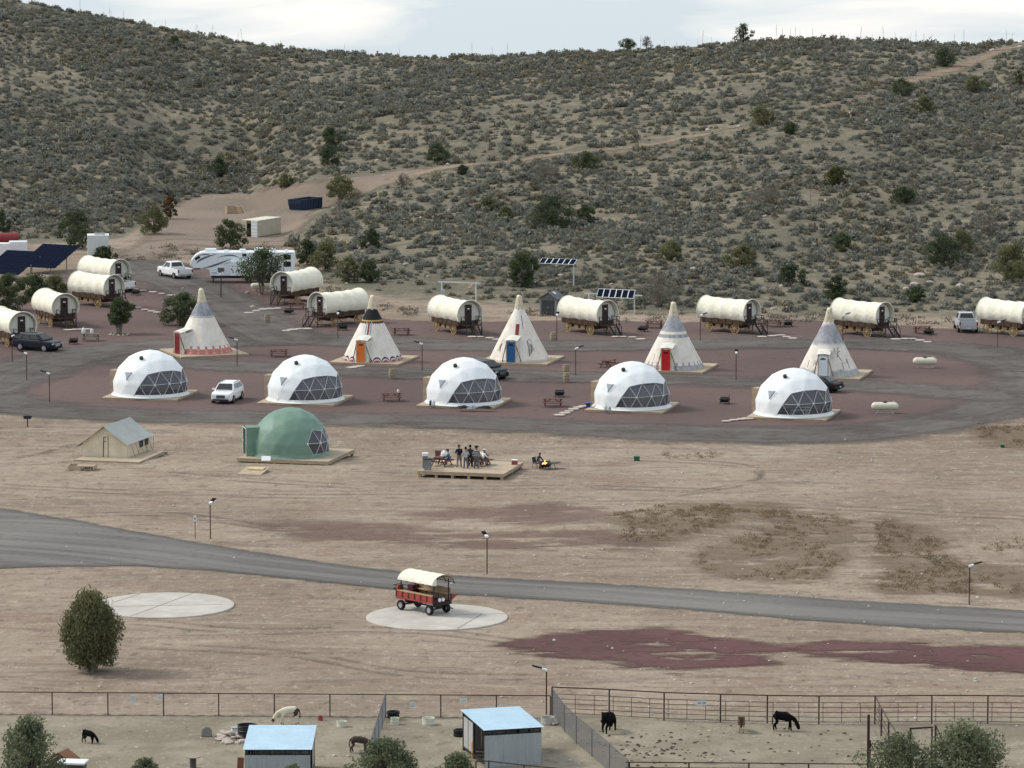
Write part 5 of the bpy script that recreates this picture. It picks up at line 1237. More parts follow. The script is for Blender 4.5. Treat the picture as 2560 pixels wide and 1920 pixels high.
# ------------------------------------------------------------------ solar lamps
def make_lamp():
    t = thing('solar_lamp_post', '', 'lamp post')
    MB().tube([(0, 0, -0.2), (0, 0, 2.62)], 0.042, 8).build('pole', BROWNM, t, fix=False)
    m_ = MB(); m_.X = Matrix.Translation((0, 0, 2.66)) @ Matrix.Rotation(R(-14), 4, 'Y'); m_.box((0.12, 0, 0.0), (0.34, 0.2, 0.09)); m_.build('lamp_head', STEELW, t)
    m_ = MB(); m_.X = Matrix.Translation((0, 0, 2.66)) @ Matrix.Rotation(R(-14), 4, 'Y'); m_.box((0.58, 0, 0.03), (0.60, 0.30, 0.04)); m_.build('solar_panel', SOLAR, t)
    MB().lathe([(0.06, 2.56), (0.075, 2.62), (0.06, 2.68)], 8).build('bracket', STEELW, t); return t
LP = make_lamp()
lamps = [((31, 907), 30, 'lamp post beside the front of the dark navy SUV'), ((67, 953), 150, 'lamp post on the left lane, middle of three near the left edge'), ((124, 1006), 160, 'lamp post left of the leftmost white dome'),
         ((593, 917), 165, 'lamp post right of the pink-banded tipi'), ((844.6, 848), 80, 'lamp post before the steps of the wagon behind the orange-doored tipi'), ((1055.5, 927.7), 160, 'lamp post right of the orange-doored tipi deck'),
         ((1392, 852), 80, 'lamp post at the rear wheel of the shed-side wagon'), ((1439, 940), 25, 'lamp post right of the blue-doored tipi beside two barrels'), ((1750.6, 853), 30, 'lamp post before the wagon right of the grey-banded tipi'),
         ((1840, 952), 85, 'lamp post between the red-doored and white-doored tipis'), ((2107, 853), 28, 'lamp post behind the white-doored tipi before a wagon'), ((2494, 871), 15, 'lamp post below the rightmost wagon'),
         ((552, 744), 100, 'lamp post before the travel trailer'), ((526, 1347), 70, 'lamp post on the verge beside the small sign'), ((1217.6, 1435), 110, 'lamp post on the road verge above the red passenger wagon'),
         ((2423, 1512), 12, 'lamp post on the road verge near the right edge'), ((1366, 1786), 172, 'lamp post at the corner of the pipe fence')]
for i, (uv, a, lb) in enumerate(lamps):
    if i == 0: LP.location = at(*uv); LP.rotation_euler = (0, 0, R(a)); LP['label'] = lb; LP['group'] = 'solar lamp posts'
    else: dup(LP, at(*uv), R(a), lb, 'solar lamp posts')

# ------------------------------------------------------------------ flagstones
def slab_mesh(seed):
    rs = random.Random(seed); n = 7; m_ = MB(); pts = [(math.cos(2 * math.pi * k / n) * rs.uniform(.8, 1.15), math.sin(2 * math.pi * k / n) * rs.uniform(.8, 1.15)) for k in range(n)]
    m_.prism(pts, 0, 0.05, 'z'); d = m_.data('flagstone'); d.materials.append(STONEP); return d
SLABS = [slab_mesh(k) for k in range(5)]
paths = [('in the path from the hidden white pickup to the lane', [(355, 728), (382, 732), (404, 736), (428, 740), (342, 725)]), ('in the path from the small round tree to the lane', [(345, 771), (362, 776), (378, 780), (394, 783), (410, 786)]),
         ('at the steps of the wagon beside the small round tree', [(170, 827), (186, 826), (202, 825.5), (216, 825)]), ('at the steps of the juniper-side wagon', [(622, 784), (640, 779), (658, 775), (676, 774), (694, 773)]),
         ('at the steps of the wagon behind the orange-doored tipi', [(715, 829), (732, 826), (750, 824), (768, 824)]), ('at the steps of the wagon below the bare frame', [(1180, 844), (1200, 844), (1224, 847), (1243, 851)]),
         ('at the steps of the shed-side wagon', [(1538, 844), (1558, 844), (1582, 845), (1601, 850)]), ('before the cooler-side white dome', [(1400, 1040), (1411, 1035), (1422, 1030.5), (1434, 1025.5), (1446, 1021), (1457, 1018)]),
         ('at the steps of the wagon behind the red-doored tipi', [(1905, 844), (1930, 842), (1952, 840), (1966, 844), (1982, 848)]), ('before the rightmost white dome', [(1816, 1055.5), (1834, 1052.5), (1852, 1050.5), (1869, 1049)]),
         ('at the steps of the wagon behind the white-doored tipi', [(2240, 850), (2262, 849), (2282, 849), (2300, 853), (2318, 857)]), ('before the orange door', [(880, 921), (890, 919), (900, 917.5)])]
for wh, pts in paths:
    for i, uv in enumerate(sorted(pts)):
        o = bpy.data.objects.new('flagstone', SLABS[rng.randrange(5)]); COL.objects.link(o); p = at(*uv); o.location = p + Vector((0, 0, 0.085)); s_ = rng.uniform(0.38, 0.52); o.scale = (s_ * 1.15, s_ * 1.2, 1); o.rotation_euler = (0, 0, rng.random() * 6)
        tag(o, ('first', 'second', 'third', 'fourth', 'fifth', 'sixth')[i] + ' pale flagstone ' + wh, 'flagstone', 'flagstones ' + wh)
# ------------------------------------------------------------------ concrete pads
def concrete_mat():
    m, nt, b = newmat('worn_concrete'); O = coord(nt); x, y, z = SEP(nt, O)
    n1 = NOISE(nt, O, 0.5, 4); n2 = NOISE(nt, O, 3, 5)
    c = MIX(nt, SS(nt, n1, 0.3, 0.7), (0.40, 0.37, 0.325), (0.49, 0.465, 0.42)); c = MIX(nt, NM(nt, 'MULTIPLY', SS(nt, n2, 0.5, 0.75), 0.35), c, (0.31, 0.28, 0.24))
    nt.links.new(c, b.inputs['Base Color']); b.inputs['Roughness'].default_value = 0.9; return m
CONC = concrete_mat()
def pad(label, uv, joints):
    t = thing('concrete_pad', label, 'concrete pad', at(*uv) + Vector((0, 0, -0.05))); r_ = 4.7; n = 72
    m_ = MB(); m_.lathe([(0.01, 0.14), (r_ - 0.03, 0.14), (r_, 0.11), (r_, 0.0)], n, cap=False); m_.build('slab', CONC, t)
    for (x0, y0, x1, y1) in joints: MB().bar((x0, y0, 0.143), (x1, y1, 0.143), 0.07, 0.012).build('joint', simple('joint_dark', (0.20, 0.185, 0.16)), t, fix=False)
    return t
pad('round concrete pad without anything on it, behind the juniper', (411, 1515), [(-1.9, -4.25, 1.6, 4.35), (-4.4, -0.8, 3.9, 0.1), (-3.6, 0.6, -2.0, 4.1)])
PAD2 = pad('round concrete pad under the red passenger wagon', (1092.5, 1544.5), [(1.2, 0.7, 4.55, 1.0), (1.4, -4.4, 3.0, 1.0)])

# ------------------------------------------------------------------ red passenger wagon
RED = simple('barn_red_paint', (0.30, 0.055, 0.045), 0.6, 0.15, 2.5, 0.1); REDD = simple('dark_red_paint_wood', (0.085, 0.018, 0.020), 0.6, 0.2, 3); SEATW = simple('tan_bench_wood', (0.46, 0.30, 0.17), 0.7, 0.2, 3, stretch=(6, 1, 1)); INW = simple('inner_board', (0.30, 0.235, 0.165), 0.8, 0.2, 3)
rw = thing('passenger_wagon', 'red open passenger wagon with a cream canopy on the round pad', 'wagon', anchor(1073.8, 1541.7, (-0.76, -1.39), R(44)) + Vector((0, 0, 0.09)), R(44))
MB().box((0, 0, 0.80), (1.62, 3.6, 0.10)).build('floor_frame', REDD, rw)
for sx in (-1, 1):
    for k in range(6): MB().box((sx * 0.80, -1.49 + 0.595 * k, 1.07), (0.05, 0.52, 0.42)).build('side_panel', RED if sx < 0 else INW, rw)
    for k in range(7): MB().box((sx * 0.83, -1.785 + 0.595 * k, 1.06), (0.06, 0.09, 0.46)).build('stake', REDD, rw)
    MB().box((sx * 0.84, 0, 0.84), (0.07, 3.62, 0.09)).build('sill_rail', RED, rw); MB().box((sx * 0.68, 0.05, 1.31), (0.32, 3.4, 0.05)).build('bench_seat', SEATW, rw)
    if sx > 0: MB().box((0.9, 0, 1.50), (0.05, 3.3, 0.36), ry=R(10)).build('back_board', INW, rw)
    for y in (-1.72, 1.5): MB().bar((sx * 0.66, y, 0.8), (sx * 0.66, y, 2.35), 0.055).build('canopy_post', BLACKM, rw, fix=False)
    for e, y in ((-1, -1.39), (1, 1.39)):
        w_ = bpy.data.objects.new('wheel', None); COL.objects.link(w_); w_.parent = rw; w_.location = (sx * 0.76, y, 0.34)
        MB().lathe([(0.19, -0.11), (0.31, -0.11), (0.34, -0.06), (0.34, 0.06), (0.31, 0.11), (0.19, 0.11)], 22, (0, 0, 0), 'x', False).build('tyre', TYREM, w_, smooth=False); MB().lathe([(0.03, sx * 0.07), (0.12, sx * 0.05), (0.20, sx * 0.09)], 16, (0, 0, 0), 'x').build('rim', RIMM, w_)
for y in (-1.39, 1.39): MB().bar((-0.7, y, 0.36), (0.7, y, 0.36), 0.09).build('axle', BLACKM, rw, fix=False); MB().box((0, y, 0.6), (0.5, 0.4, 0.32)).build('turntable', BLACKM, rw)
MB().bar((0, -1.4, 0.45), (0, 1.4, 0.45), 0.09).build('reach_pole', BLACKM, rw, fix=False)
def can(i, j, sag=1):
    y = -1.95 + 3.4 * j; ph = -1.45 + 2.9 * i; r_ = 1.0 - 0.025 * abs(math.sin(j * math.pi * 5)) * sag
    return (r_ * 1.06 * math.sin(ph), y, 1.98 + 0.72 * r_ * math.cos(ph))
MB().grid(can, 24, 40).build('canopy', CANVAS, rw, smooth=True, fix=False)
for j in (0.0, 0.25, 0.5, 0.75, 1.0): MB().tube([Vector(can(i / 20, j, 0)) * 0.975 - Vector((0, 0, 0.03)) for i in range(21)], 0.025, 5).build('canopy_hoop', BLACKM, rw, fix=False)
for sx in (-1, 1): MB().bar((sx * 1.03, -1.95, 2.07), (sx * 1.03, 1.45, 2.07), 0.035).build('canopy_rail', BLACKM, rw, fix=False)
MB().poly([can(i / 8 * 0.28, 0) for i in range(9)] + [(can(0.28, 0)[0], -1.95, 2.02)]).build('canopy_flap', CANVAS, rw, fix=False)
for sx in (-1, 1):
    MB().lathe([(0.01, -0.03), (0.13, -0.03), (0.13, 0.03), (0.01, 0.05)], 16, (sx * 0.16 - 0.12, -1.86, 1.02), 'y').build('headlight', STEELW, rw)
    MB().bar((sx * 0.35, 1.8, 1.45), (sx * 0.35, 2.6, 1.5), 0.04).build('rear_rail', BLACKM, rw, fix=False); MB().bar((sx * 0.35, 1.8, 0.85), (sx * 0.35, 2.55, 1.25), 0.05).build('rear_strut', BLACKM, rw, fix=False)
MB().box((0, 2.15, 1.22), (0.75, 0.85, 0.06), rx=R(8)).build('rear_step', BLACKM, rw); MB().bar((-0.35, 2.6, 1.5), (0.35, 2.6, 1.5), 0.04).build('rear_bar', BLACKM, rw, fix=False)
MB().box((-0.55, 1.72, 1.28), (0.5, 0.12, 0.75)).build('rear_panel', RED, rw); MB().box((0.5, 1.55, 1.2), (0.6, 0.5, 0.75)).build('driver_box', REDD, rw)
MB().poly([(0.84, -1.0, 0.85), (0.84, -1.8, 0.85), (1.45, -1.85, 1.22), (0.84, -1.5, 1.28)]).build('side_flap', RED, rw, fix=False)
MB().box((0, -1.9, 0.72), (1.5, 0.1, 0.12)).build('front_bar', BLACKM, rw); MB().bar((0.3, -1.9, 0.5), (0.55, -2.3, 0.42), 0.06).build('hitch', BLACKM, rw, fix=False)

# ------------------------------------------------------------------ wall tent
c = at(283, 1152); platform('low timber deck under the canvas wall tent', on(c.x + 0.3, c.y + 2.3, -0.02), R(-14), 5.7, 6.6, 0.26, 5)
TENT = simple('wall_tent_canvas', (0.63, 0.55, 0.42), 0.9, 0.14, 1.2, 0.2); FLY = simple('grey_roof_fly', (0.37, 0.395, 0.375), 0.8, 0.10, 1.2, 0.15)
tn = thing('wall_tent', 'tan canvas wall tent with a grey roof', 'tent', anchor(263, 1148, (0, -2.4), R(-16)) + Vector((0, 0, 0.235)), R(-16))
MB()._add([(-2.0, -2.4, 0), (2.0, -2.4, 0), (2.0, -2.4, 1.25), (0, -2.4, 2.62), (-2.0, -2.4, 1.25)], [(0, 1, 2, 3, 4)]).build('front_wall', TENT, tn, fix=False)
MB()._add([(-2.0, 3.2, 0), (2.0, 3.2, 0), (2.0, 3.2, 1.25), (0, 3.2, 2.62), (-2.0, 3.2, 1.25)], [(0, 1, 2, 3, 4)]).build('back_wall', TENT, tn, fix=False)
for sx in (-1, 1):
    m_ = MB(); m_.grid(lambda i, j: (sx * (2.0 + 0.05 * math.sin(i * 22) * (1 - j)), -2.4 + 5.6 * i, 1.25 * j), 30, 3); m_.build('side_wall', TENT, tn, fix=False)
    ex = 2.75 if sx < 0 else 2.12; ez = 2.66 - (2.66 - 1.24) * ex / 2.0
    m_ = MB(); m_.grid(lambda i, j: (sx * ex * i, -2.72 + 6.1 * j, 2.69 + (ez - 2.66) * i - 0.05 * math.sin(math.pi * i)), 8, 14); m_.build('roof_fly', FLY, tn, smooth=True, fix=False)
    for y in (-2.7, 3.35): MB().bar((sx * ex, y, ez), (sx * ex, y, 0), 0.045).build('corner_pole', simple('pale_pole', (0.42, 0.37, 0.30)), tn, fix=False)
for y in (0.7, 1.9): MB().box((2.055, y, 0.86), (0.03, 0.75, 0.55)).build('window', simple('mesh_window', (0.045, 0.042, 0.04), 0.8), tn)
MB().bar((-0.18, -2.42, 0.02), (-0.10, -2.42, 1.75), 0.05, 0.03).build('door_zip', BLACKM, tn, fix=False)
for z in (1.75, 1.40): MB().bar((-0.1, -2.43, z), (0.12, -2.43, z), 0.05, 0.03).build('door_tie', BLACKM, tn, fix=False)
MB().bar((0.28, -2.42, 0.02), (0.28, -2.42, 1.9), 0.07, 0.02).build('door_flap_shadow', simple('flap_shadow_canvas', (0.30, 0.25, 0.18)), tn, fix=False)  # narrow strip of darkened canvas, the flap's shadow put into its colour
for k in range(5): MB().bar((2.13, -1.9 + k * 1.0, 1.1), (2.35, -1.5 + k * 1.0, 0.05), 0.025).build('guy_rope', simple('rope', (0.16, 0.13, 0.1)), tn, fix=False)
pl_ = thing('grey_pallet', 'grey timber frame lying behind the right side of the wall tent', 'timber frame', at(378, 1137), R(-18))
for k in range(2): MB().box((0, -0.5 + k, 0.08), (2.4, 0.12, 0.12), rz=R(20)).build('beam', simple('grey_timber', (0.19, 0.18, 0.18)), pl_)
cr = thing('timber_crate', 'shallow pale timber crate with black lettering before the wall tent', 'crate', at(206, 1174), R(-4))
for sy, L in ((-1, 2.2), (1, 2.2)): MB().box((0, sy * 0.7, 0.24), (L, 0.05, 0.32)).build('side_board', WOOD, cr)
for sx in (-1, 1): MB().box((sx * 1.08, 0, 0.24), (0.05, 1.35, 0.32)).build('end_board', WOOD, cr)
MB().box((0.3, 0.1, 0.30), (1.5, 1.2, 0.1)).build('fill_board', WOODF, cr)
for x in (-0.8, 0, 0.8): MB().box((x, 0, 0.05), (0.12, 1.4, 0.1)).build('skid', WOODF, cr)
STROKES = {'L': [(0, 1, 0, 0), (0, 0, .6, 0)], 'U': [(0, 1, 0, .1), (0, .05, .6, .05), (.6, .1, .6, 1)], 'N': [(0, 0, 0, 1), (0, 1, .6, 0), (.6, 0, .6, 1)], 'A': [(0, 0, .3, 1), (.3, 1, .6, 0), (.12, .4, .48, .4)], 'S': [(.6, .95, .05, .95), (0, .9, 0, .55), (.05, .5, .55, .5), (.6, .45, .6, .1), (.55, .05, 0, .05)]}
for k, ch in enumerate('LUNAS'):
    m_ = MB()
    for (a, b, c_, d) in STROKES[ch]: m_.bar((0.02 + k * 0.2 + a * 0.24, -0.732, 0.14 + b * 0.2), (0.02 + k * 0.2 + c_ * 0.24, -0.732, 0.14 + d * 0.2), 0.05, 0.008, (0, 1, 0))
    m_.build('letter', BLACKM, cr, fix=False)
gr = thing('charcoal_grill', 'black box charcoal grill on a post left of the wall tent', 'grill', at(69, 1067))
MB().bar((0, 0, 0), (0, 0, 0.75), 0.09).build('post', BLACKM, gr, fix=False); MB().box((0, 0, 0.86), (0.66, 0.45, 0.28)).build('fire_box', BLACKM, gr, bevel=0.02); MB().box((0.36, 0, 0.95), (0.1, 0.3, 0.05)).build('handle', BLACKM, gr)
def lid(label, uv, s_):
    t = thing('utility_box', label, 'utility box', at(*uv), 0, None, s_)
    MB().box((0, 0, 0.18), (0.48, 0.34, 0.36)).build('body', simple('green_utility', (0.025, 0.10, 0.055), 0.5), t, bevel=0.03); MB().box((0, 0, 0.37), (0.52, 0.38, 0.04)).build('lid', simple('green_utility_lid', (0.03, 0.125, 0.07), 0.5), t)
lid('green utility box on the bare dirt right of the fire', (1592, 1152), 1.0); lid('small green utility lid near the right edge below the loop road', (2506, 1119), 0.7)
sg = thing('small_sign', 'small white sign on a thin dark post at the road verge', 'sign', at(488, 1347))
MB().bar((0, 0, -0.1), (0, 0, 1.8), 0.05).build('post', BROWNM, sg, fix=False); pn = MB().box((0, -0.035, 1.55), (0.20, 0.02, 0.46)).build('panel', STEELW, sg); MB().lathe([(0.01, 0), (0.055, 0), (0.055, 0.005), (0.01, 0.005)], 12, (0, -0.053, 1.5), 'y').build('symbol', BLACKM, pn)

# ------------------------------------------------------------------ picnic deck
pd_c = at_h(1176.5, 1167, 0.5); DECK = 0.56; PDR = R(-14)
platform('raised new timber deck on blocks with picnic tables and a group of people', on(pd_c.x, pd_c.y, -0.03), PDR, 7.2, 6.6, DECK, 6, blocks=True, fascia_n=5)
def dk(u, v): return px(u, v, gz1(pd_c.x, pd_c.y) + DECK - 0.03)
def tbl(label, p, a):
    o = dup(PT, p, R(a), label, 'red picnic tables on the raised deck'); return o
tbl('red picnic table seen end-on at the left of the raised deck', dk(1104, 1164), 68); tbl('red picnic table at the right of the group on the deck', dk(1199, 1163), 60)
bn = thing('trash_bin', 'grey trash bin with white lid on the front left of the deck', 'trash bin', dk(1069.5, 1175), R(-8))
MB()._add([(-.26, -.26, 0), (.26, -.26, 0), (.26, .26, 0), (-.26, .26, 0), (-.3, -.3, .95), (.3, -.3, .95), (.3, .3, .95), (-.3, .3, .95)], [(0, 1, 2, 3), (0, 1, 5, 4), (1, 2, 6, 5), (2, 3, 7, 6), (3, 0, 4, 7)]).build('body', simple('grey_bin', (0.20, 0.21, 0.21), 0.6), bn)
MB().box((0.08, 0, 0.90), (0.68, 0.66, 0.06)).build('rim', TRIM, bn)
bn2 = thing('white_bin', 'white lidded bin standing behind the grey trash bin', 'bin', dk(1063, 1170)); MB().box((0, 0, 0.5), (0.42, 0.42, 1.0)).build('body', simple('grey_blue_bin', (0.17, 0.18, 0.21)), bn2); MB().box((0, 0, 1.12), (0.5, 0.48, 0.26)).build('lid', STEELW, bn2, bevel=0.04)
ck = thing('cooler', 'small red cooler with white lid near the right edge of the deck', 'cooler', dk(1286.5, 1161.5), R(-14)); MB().box((0, 0, 0.17), (0.44, 0.32, 0.34)).build('body', simple('cooler_red', (0.26, 0.06, 0.05), 0.5), ck, bevel=0.02); MB().box((0, 0, 0.38), (0.5, 0.36, 0.10)).build('lid', STEELW, ck, bevel=0.02)
fc = thing('folding_chair', 'brown folding chair behind the left picnic table on the deck', 'chair', dk(1098, 1158), R(160))
brn = simple('brown_fabric', (0.13, 0.085, 0.08))
MB().box((0, 0.0, 0.45), (0.5, 0.46, 0.04)).build('seat', brn, fc); MB().box((0, 0.26, 0.85), (0.5, 0.04, 0.48), rx=R(-8)).build('backrest', brn, fc)
for sx in (-1, 1):
    MB().bar((sx * .25, -.25, 0), (sx * .25, .25, 0.6), 0.03).build('leg', BLACKM, fc, fix=False); MB().bar((sx * .25, .25, 0), (sx * .25, -.22, 0.45), 0.03).build('leg', BLACKM, fc, fix=False)
def heap(name, label, cat, p, mat, sx, sy, sz, seed):
    m_ = MB()
    def fn(i, j):
        a = i * 2 * math.pi; b = j * math.pi / 2; q = 1 + 0.2 * math.sin(3 * a + seed) * math.cos(b) + 0.12 * math.sin(7 * b + a * 2 + seed)
        return (sx * q * math.cos(a) * math.cos(b), sy * q * math.sin(a) * math.cos(b), sz * q * math.sin(b))
    m_.grid(fn, 14, 6); o = m_.build(name, mat, None, smooth=True); o.location = p; return tag(o, label, cat)
WHC = simple('white_cloth', (0.72, 0.73, 0.72), 0.8, 0.06)
heap('white_bag', 'heap of white bags on the left picnic table', 'bag', dk(1113, 1163) + Vector((0, 0, 0.77)), WHC, 0.42, 0.3, 0.42, 2)
heap('white_bag', 'white bag on the right picnic table behind the plaid shirt', 'bag', dk(1206, 1161) + Vector((0, 0, 0.77)), WHC, 0.25, 0.2, 0.3, 4)

# ------------------------------------------------------------------ people
SKIN = simple('skin', (0.30, 0.17, 0.115), 0.6, 0.05, 3); HAIRK = simple('black_hair', (0.014, 0.011, 0.010), 0.7); SHOE = simple('dark_shoe', (0.03, 0.026, 0.024), 0.7); FELT = simple('black_felt', (0.012, 0.011, 0.011), 0.9)
def skin_body(name, J, E, Rd, regions, mats, parent, extra=None):
    """one continuous surface grown round a posed skeleton; faces take the material of the nearest bone"""
    names = list(J); idx = {n: i for i, n in enumerate(names)}
    me = bpy.data.meshes.new(name); me.from_pydata([J[n] for n in names], [(idx[a], idx[b]) for a, b in E], []); me.update()
    tmp = bpy.data.objects.new(name + '_skel', me); COL.objects.link(tmp)
    md = tmp.modifiers.new('skin', 'SKIN'); md.use_smooth_shade = True; md.branch_smoothing = 0.4
    for n in names:
        sv = me.skin_vertices[0].data[idx[n]]; r_ = Rd[n]; sv.radius = r_ if isinstance(r_, tuple) else (r_, r_)
    me.skin_vertices[0].data[0].use_root = True
    s2 = tmp.modifiers.new('sub', 'SUBSURF'); s2.levels = 2; s2.render_levels = 2
    dg = bpy.context.evaluated_depsgraph_get(); dg.update()
    out = bpy.data.meshes.new_from_object(tmp.evaluated_get(dg)); bpy.data.objects.remove(tmp)
    V = [tuple(v.co) for v in out.vertices]; Fc = [tuple(p.vertices) for p in out.polygons]; bpy.data.meshes.remove(out)
    m_ = MB(); m_.v = V; m_.f = Fc; bones = [(Vector(J[a]), Vector(J[b]), k) for (a, b), k in zip(E, regions)]
    mi = []
    for f in Fc:
        c_ = sum((Vector(V[i]) for i in f), Vector()) / len(f); best = (9, 0)
        for a, b, k in bones:
            d = b - a; t_ = max(0, min(1, (c_ - a).dot(d) / max(1e-9, d.length_squared))); q = (c_ - (a + d * t_)).length
            if q < best[0]: best = (q, k)
        mi.append(best[1])
    m_.m = mi
    if extra:
        for fn, k in extra: m_.mi = k; fn(m_)
    me2 = bpy.data.meshes.new(name); me2.from_pydata(m_.v, [], m_.f); me2.polygons.foreach_set('material_index', m_.m); me2.polygons.foreach_set('use_smooth', [True] * len(m_.f))
    for mt in mats: me2.materials.append(mt)
    me2.update(); return mesh_obj(name, me2, parent)
def person(label, loc, rz, shirt, pants, pose='stand', h=1.75, sleeves='short', shorts=False, hat=None, hair=HAIRK, arms=((0.25, 0.35), (0.25, 0.35)), lean=0.06, group=None, headturn=0.0, bend=0.0):
    k = h / 1.75; t = thing('person', label, 'person', loc, rz, group)
    J = {}; hipz = 0.93 if pose == 'stand' else 0.52; L = lean
    def P(n, x, y, z): J[n] = (x * k, y * k, z * k)
    P('pelvis', 0, 0, hipz); P('waist', 0, -0.25 * L - 0.1 * bend, hipz + 0.16); P('chest', 0, -0.7 * L - 0.28 * bend, hipz + 0.40 - 0.1 * bend); P('neck', 0, -1.0 * L - 0.42 * bend, hipz + 0.56 - 0.16 * bend); P('head0', 0, -1.15 * L - 0.5 * bend, hipz + 0.64 - 0.18 * bend); P('head1', 0, -1.3 * L - 0.55 * bend, hipz + 0.77 - 0.2 * bend)
    E = [('pelvis', 'waist'), ('waist', 'chest'), ('chest', 'neck'), ('neck', 'head0'), ('head0', 'head1')]; RG = [1, 1, 1, 0, 0]
    Rd = {'pelvis': (.20 * k, .15 * k), 'waist': (.19 * k, .14 * k), 'chest': (.23 * k, .15 * k), 'neck': .07 * k, 'head0': .09 * k, 'head1': .108 * k}
    hands = []
    for s_, nm in ((-1, 'L'), (1, 'R')):
        fw, up = arms[0 if s_ < 0 else 1]; cy, cz = J['chest'][1] / k, J['chest'][2] / k
        sh_ = (s_ * 0.19, cy, cz + 0.09); el = (s_ * 0.27, cy - 0.27 * fw, cz + 0.09 - 0.28); wr2 = (s_ * (0.27 - 0.12 * up), cy - 0.27 * fw - 0.25 * up, cz - 0.19 - 0.24 * (1 - up)); pm_ = (wr2[0] - s_ * 0.02 * up, wr2[1] - 0.07 * up, wr2[2] - 0.08 * (1 - up))
        P('sh' + nm, *sh_); P('el' + nm, *el); P('wr' + nm, *wr2); P('pm' + nm, *pm_); hands.append((s_, J['wr' + nm], J['pm' + nm]))
        E += [('chest', 'sh' + nm), ('sh' + nm, 'el' + nm), ('el' + nm, 'wr' + nm), ('wr' + nm, 'pm' + nm)]; RG += [1, 1, 1 if sleeves == 'long' else 0, 0]
        Rd.update({'sh' + nm: .088 * k, 'el' + nm: .060 * k, 'wr' + nm: .040 * k, 'pm' + nm: (.042 * k, .022 * k)})
        if pose == 'stand': hp = (s_ * .10, 0, .88); kn = (s_ * .13, -0.02, .49); an = (s_ * .15, 0.03, .09); to_ = (s_ * .17, -0.14, .045)
        else: hp = (s_ * .11, -.02, .50); kn = (s_ * .15, -.44, .50); an = (s_ * .16, -.40, .09); to_ = (s_ * .18, -.57, .045)
        P('hp' + nm, *hp); P('kn' + nm, *kn); P('an' + nm, *an); P('to' + nm, *to_)
        E += [('pelvis', 'hp' + nm), ('hp' + nm, 'kn' + nm), ('kn' + nm, 'an' + nm), ('an' + nm, 'to' + nm)]; RG += [2, 2, 0 if shorts else 2, 3]
        Rd.update({'hp' + nm: .125 * k, 'kn' + nm: .088 * k, 'an' + nm: .062 * k, 'to' + nm: .055 * k})
    hd = Vector(J['head1']); fx = Vector((math.sin(headturn), -math.cos(headturn), 0)); rt2 = Vector((math.cos(headturn), math.sin(headturn), 0))
    def face(m_):
        n0 = hd + fx * 0.092 * k - Vector((0, 0, 0.01 * k)); m_.tube([n0 + Vector((0, 0, 0.03 * k)), n0 + fx * 0.022 * k - Vector((0, 0, 0.015 * k)), n0 - Vector((0, 0, 0.025 * k))], [0.008 * k, 0.014 * k, 0.010 * k], 5)
        for s_ in (-1, 1): m_.tube([hd + rt2 * s_ * 0.088 * k + Vector((0, 0, 0.025 * k)), hd + rt2 * s_ * 0.102 * k, hd + rt2 * s_ * 0.088 * k - Vector((0, 0, 0.03 * k))], [0.01 * k, 0.017 * k, 0.01 * k], 5)
        for s_, a, b in hands:
            a = Vector(a); b = Vector(b); d = (b - a).normalized(); sd_ = Vector((1, 0, 0)); cu = Vector((0, -1, -0.6)).normalized()
            for q in range(4):
                st2 = b + sd_ * (q - 1.5) * 0.021 * k; ln = (0.07, 0.085, 0.08, 0.06)[q] * k; m_.tube([st2, st2 + d * ln * 0.55, st2 + d * ln * 0.85 + cu * ln * 0.35], [0.0095 * k, 0.009 * k, 0.007 * k], 5)
            th = a + (b - a) * 0.45 - sd_ * s_ * 0.035 * k; m_.tube([th, th - sd_ * s_ * 0.03 * k + d * 0.03 * k, th - sd_ * s_ * 0.035 * k + d * 0.065 * k], [0.011 * k, 0.010 * k, 0.008 * k], 5)
    def eyes(m_):
        for s_ in (-1, 1): c_ = hd + fx * 0.088 * k + rt2 * s_ * 0.034 * k + Vector((0, 0, 0.012 * k)); m_.tube([c_ - rt2 * 0.012 * k, c_ + rt2 * 0.012 * k], 0.007 * k, 5)
        c_ = hd + fx * 0.09 * k - Vector((0, 0, 0.058 * k)); m_.tube([c_ - rt2 * 0.022 * k, c_ + rt2 * 0.022 * k], 0.006 * k, 5)
    skin_body('body', J, E, Rd, RG, [SKIN, shirt, pants, SHOE, HAIRK], t, [(face, 0), (eyes, 4)])
    m_ = MB(); n = 14
    def hr(i, j):
        a = i * 2 * math.pi; b = R(-25) + j * R(115); q = 0.108 * k; y_ = math.cos(b) * math.cos(a)
        if y_ > 0.55: b = max(b, R(28)); y_ = math.cos(b) * math.cos(a)
        d = fx * (y_) + rt2 * math.cos(b) * math.sin(a) + Vector((0, 0, math.sin(b))); return hd + d * q - fx * 0.008 * k
    m_.grid(hr, n, 7); m_.build('hair', hair, t, smooth=True, fix=False)
    top = hd + Vector((0, 0, 0.055 * k))
    if hat == 'cowboy':
        m_ = MB(); m_.lathe([(0.205 * k, 0.018), (0.20 * k, 0.0), (0.11 * k, 0.005), (0.105 * k, 0.06), (0.09 * k, 0.115), (0.05 * k, 0.10)], 18); m_.v = [(x * (1.15 if abs(x) < .15 else 1.05), y * 1.2, z + (0.22 * (abs(x) - 0.1) if abs(x) > 0.1 and z < .03 else 0)) for x, y, z in m_.v]; m_.build('hat', FELT, t, smooth=True, loc=top)
    elif hat: 
        m_ = MB(); m_.lathe([(0.113 * k, 0.0), (0.112 * k, 0.04), (0.085 * k, 0.085), (0.02 * k, 0.10)], 14); b_ = fx * 0.13 * k; m_.box((b_.x, b_.y, 0.012), (0.15 * k, 0.15 * k, 0.014)); m_.build('cap', hat, t, smooth=True, loc=top)
    return t
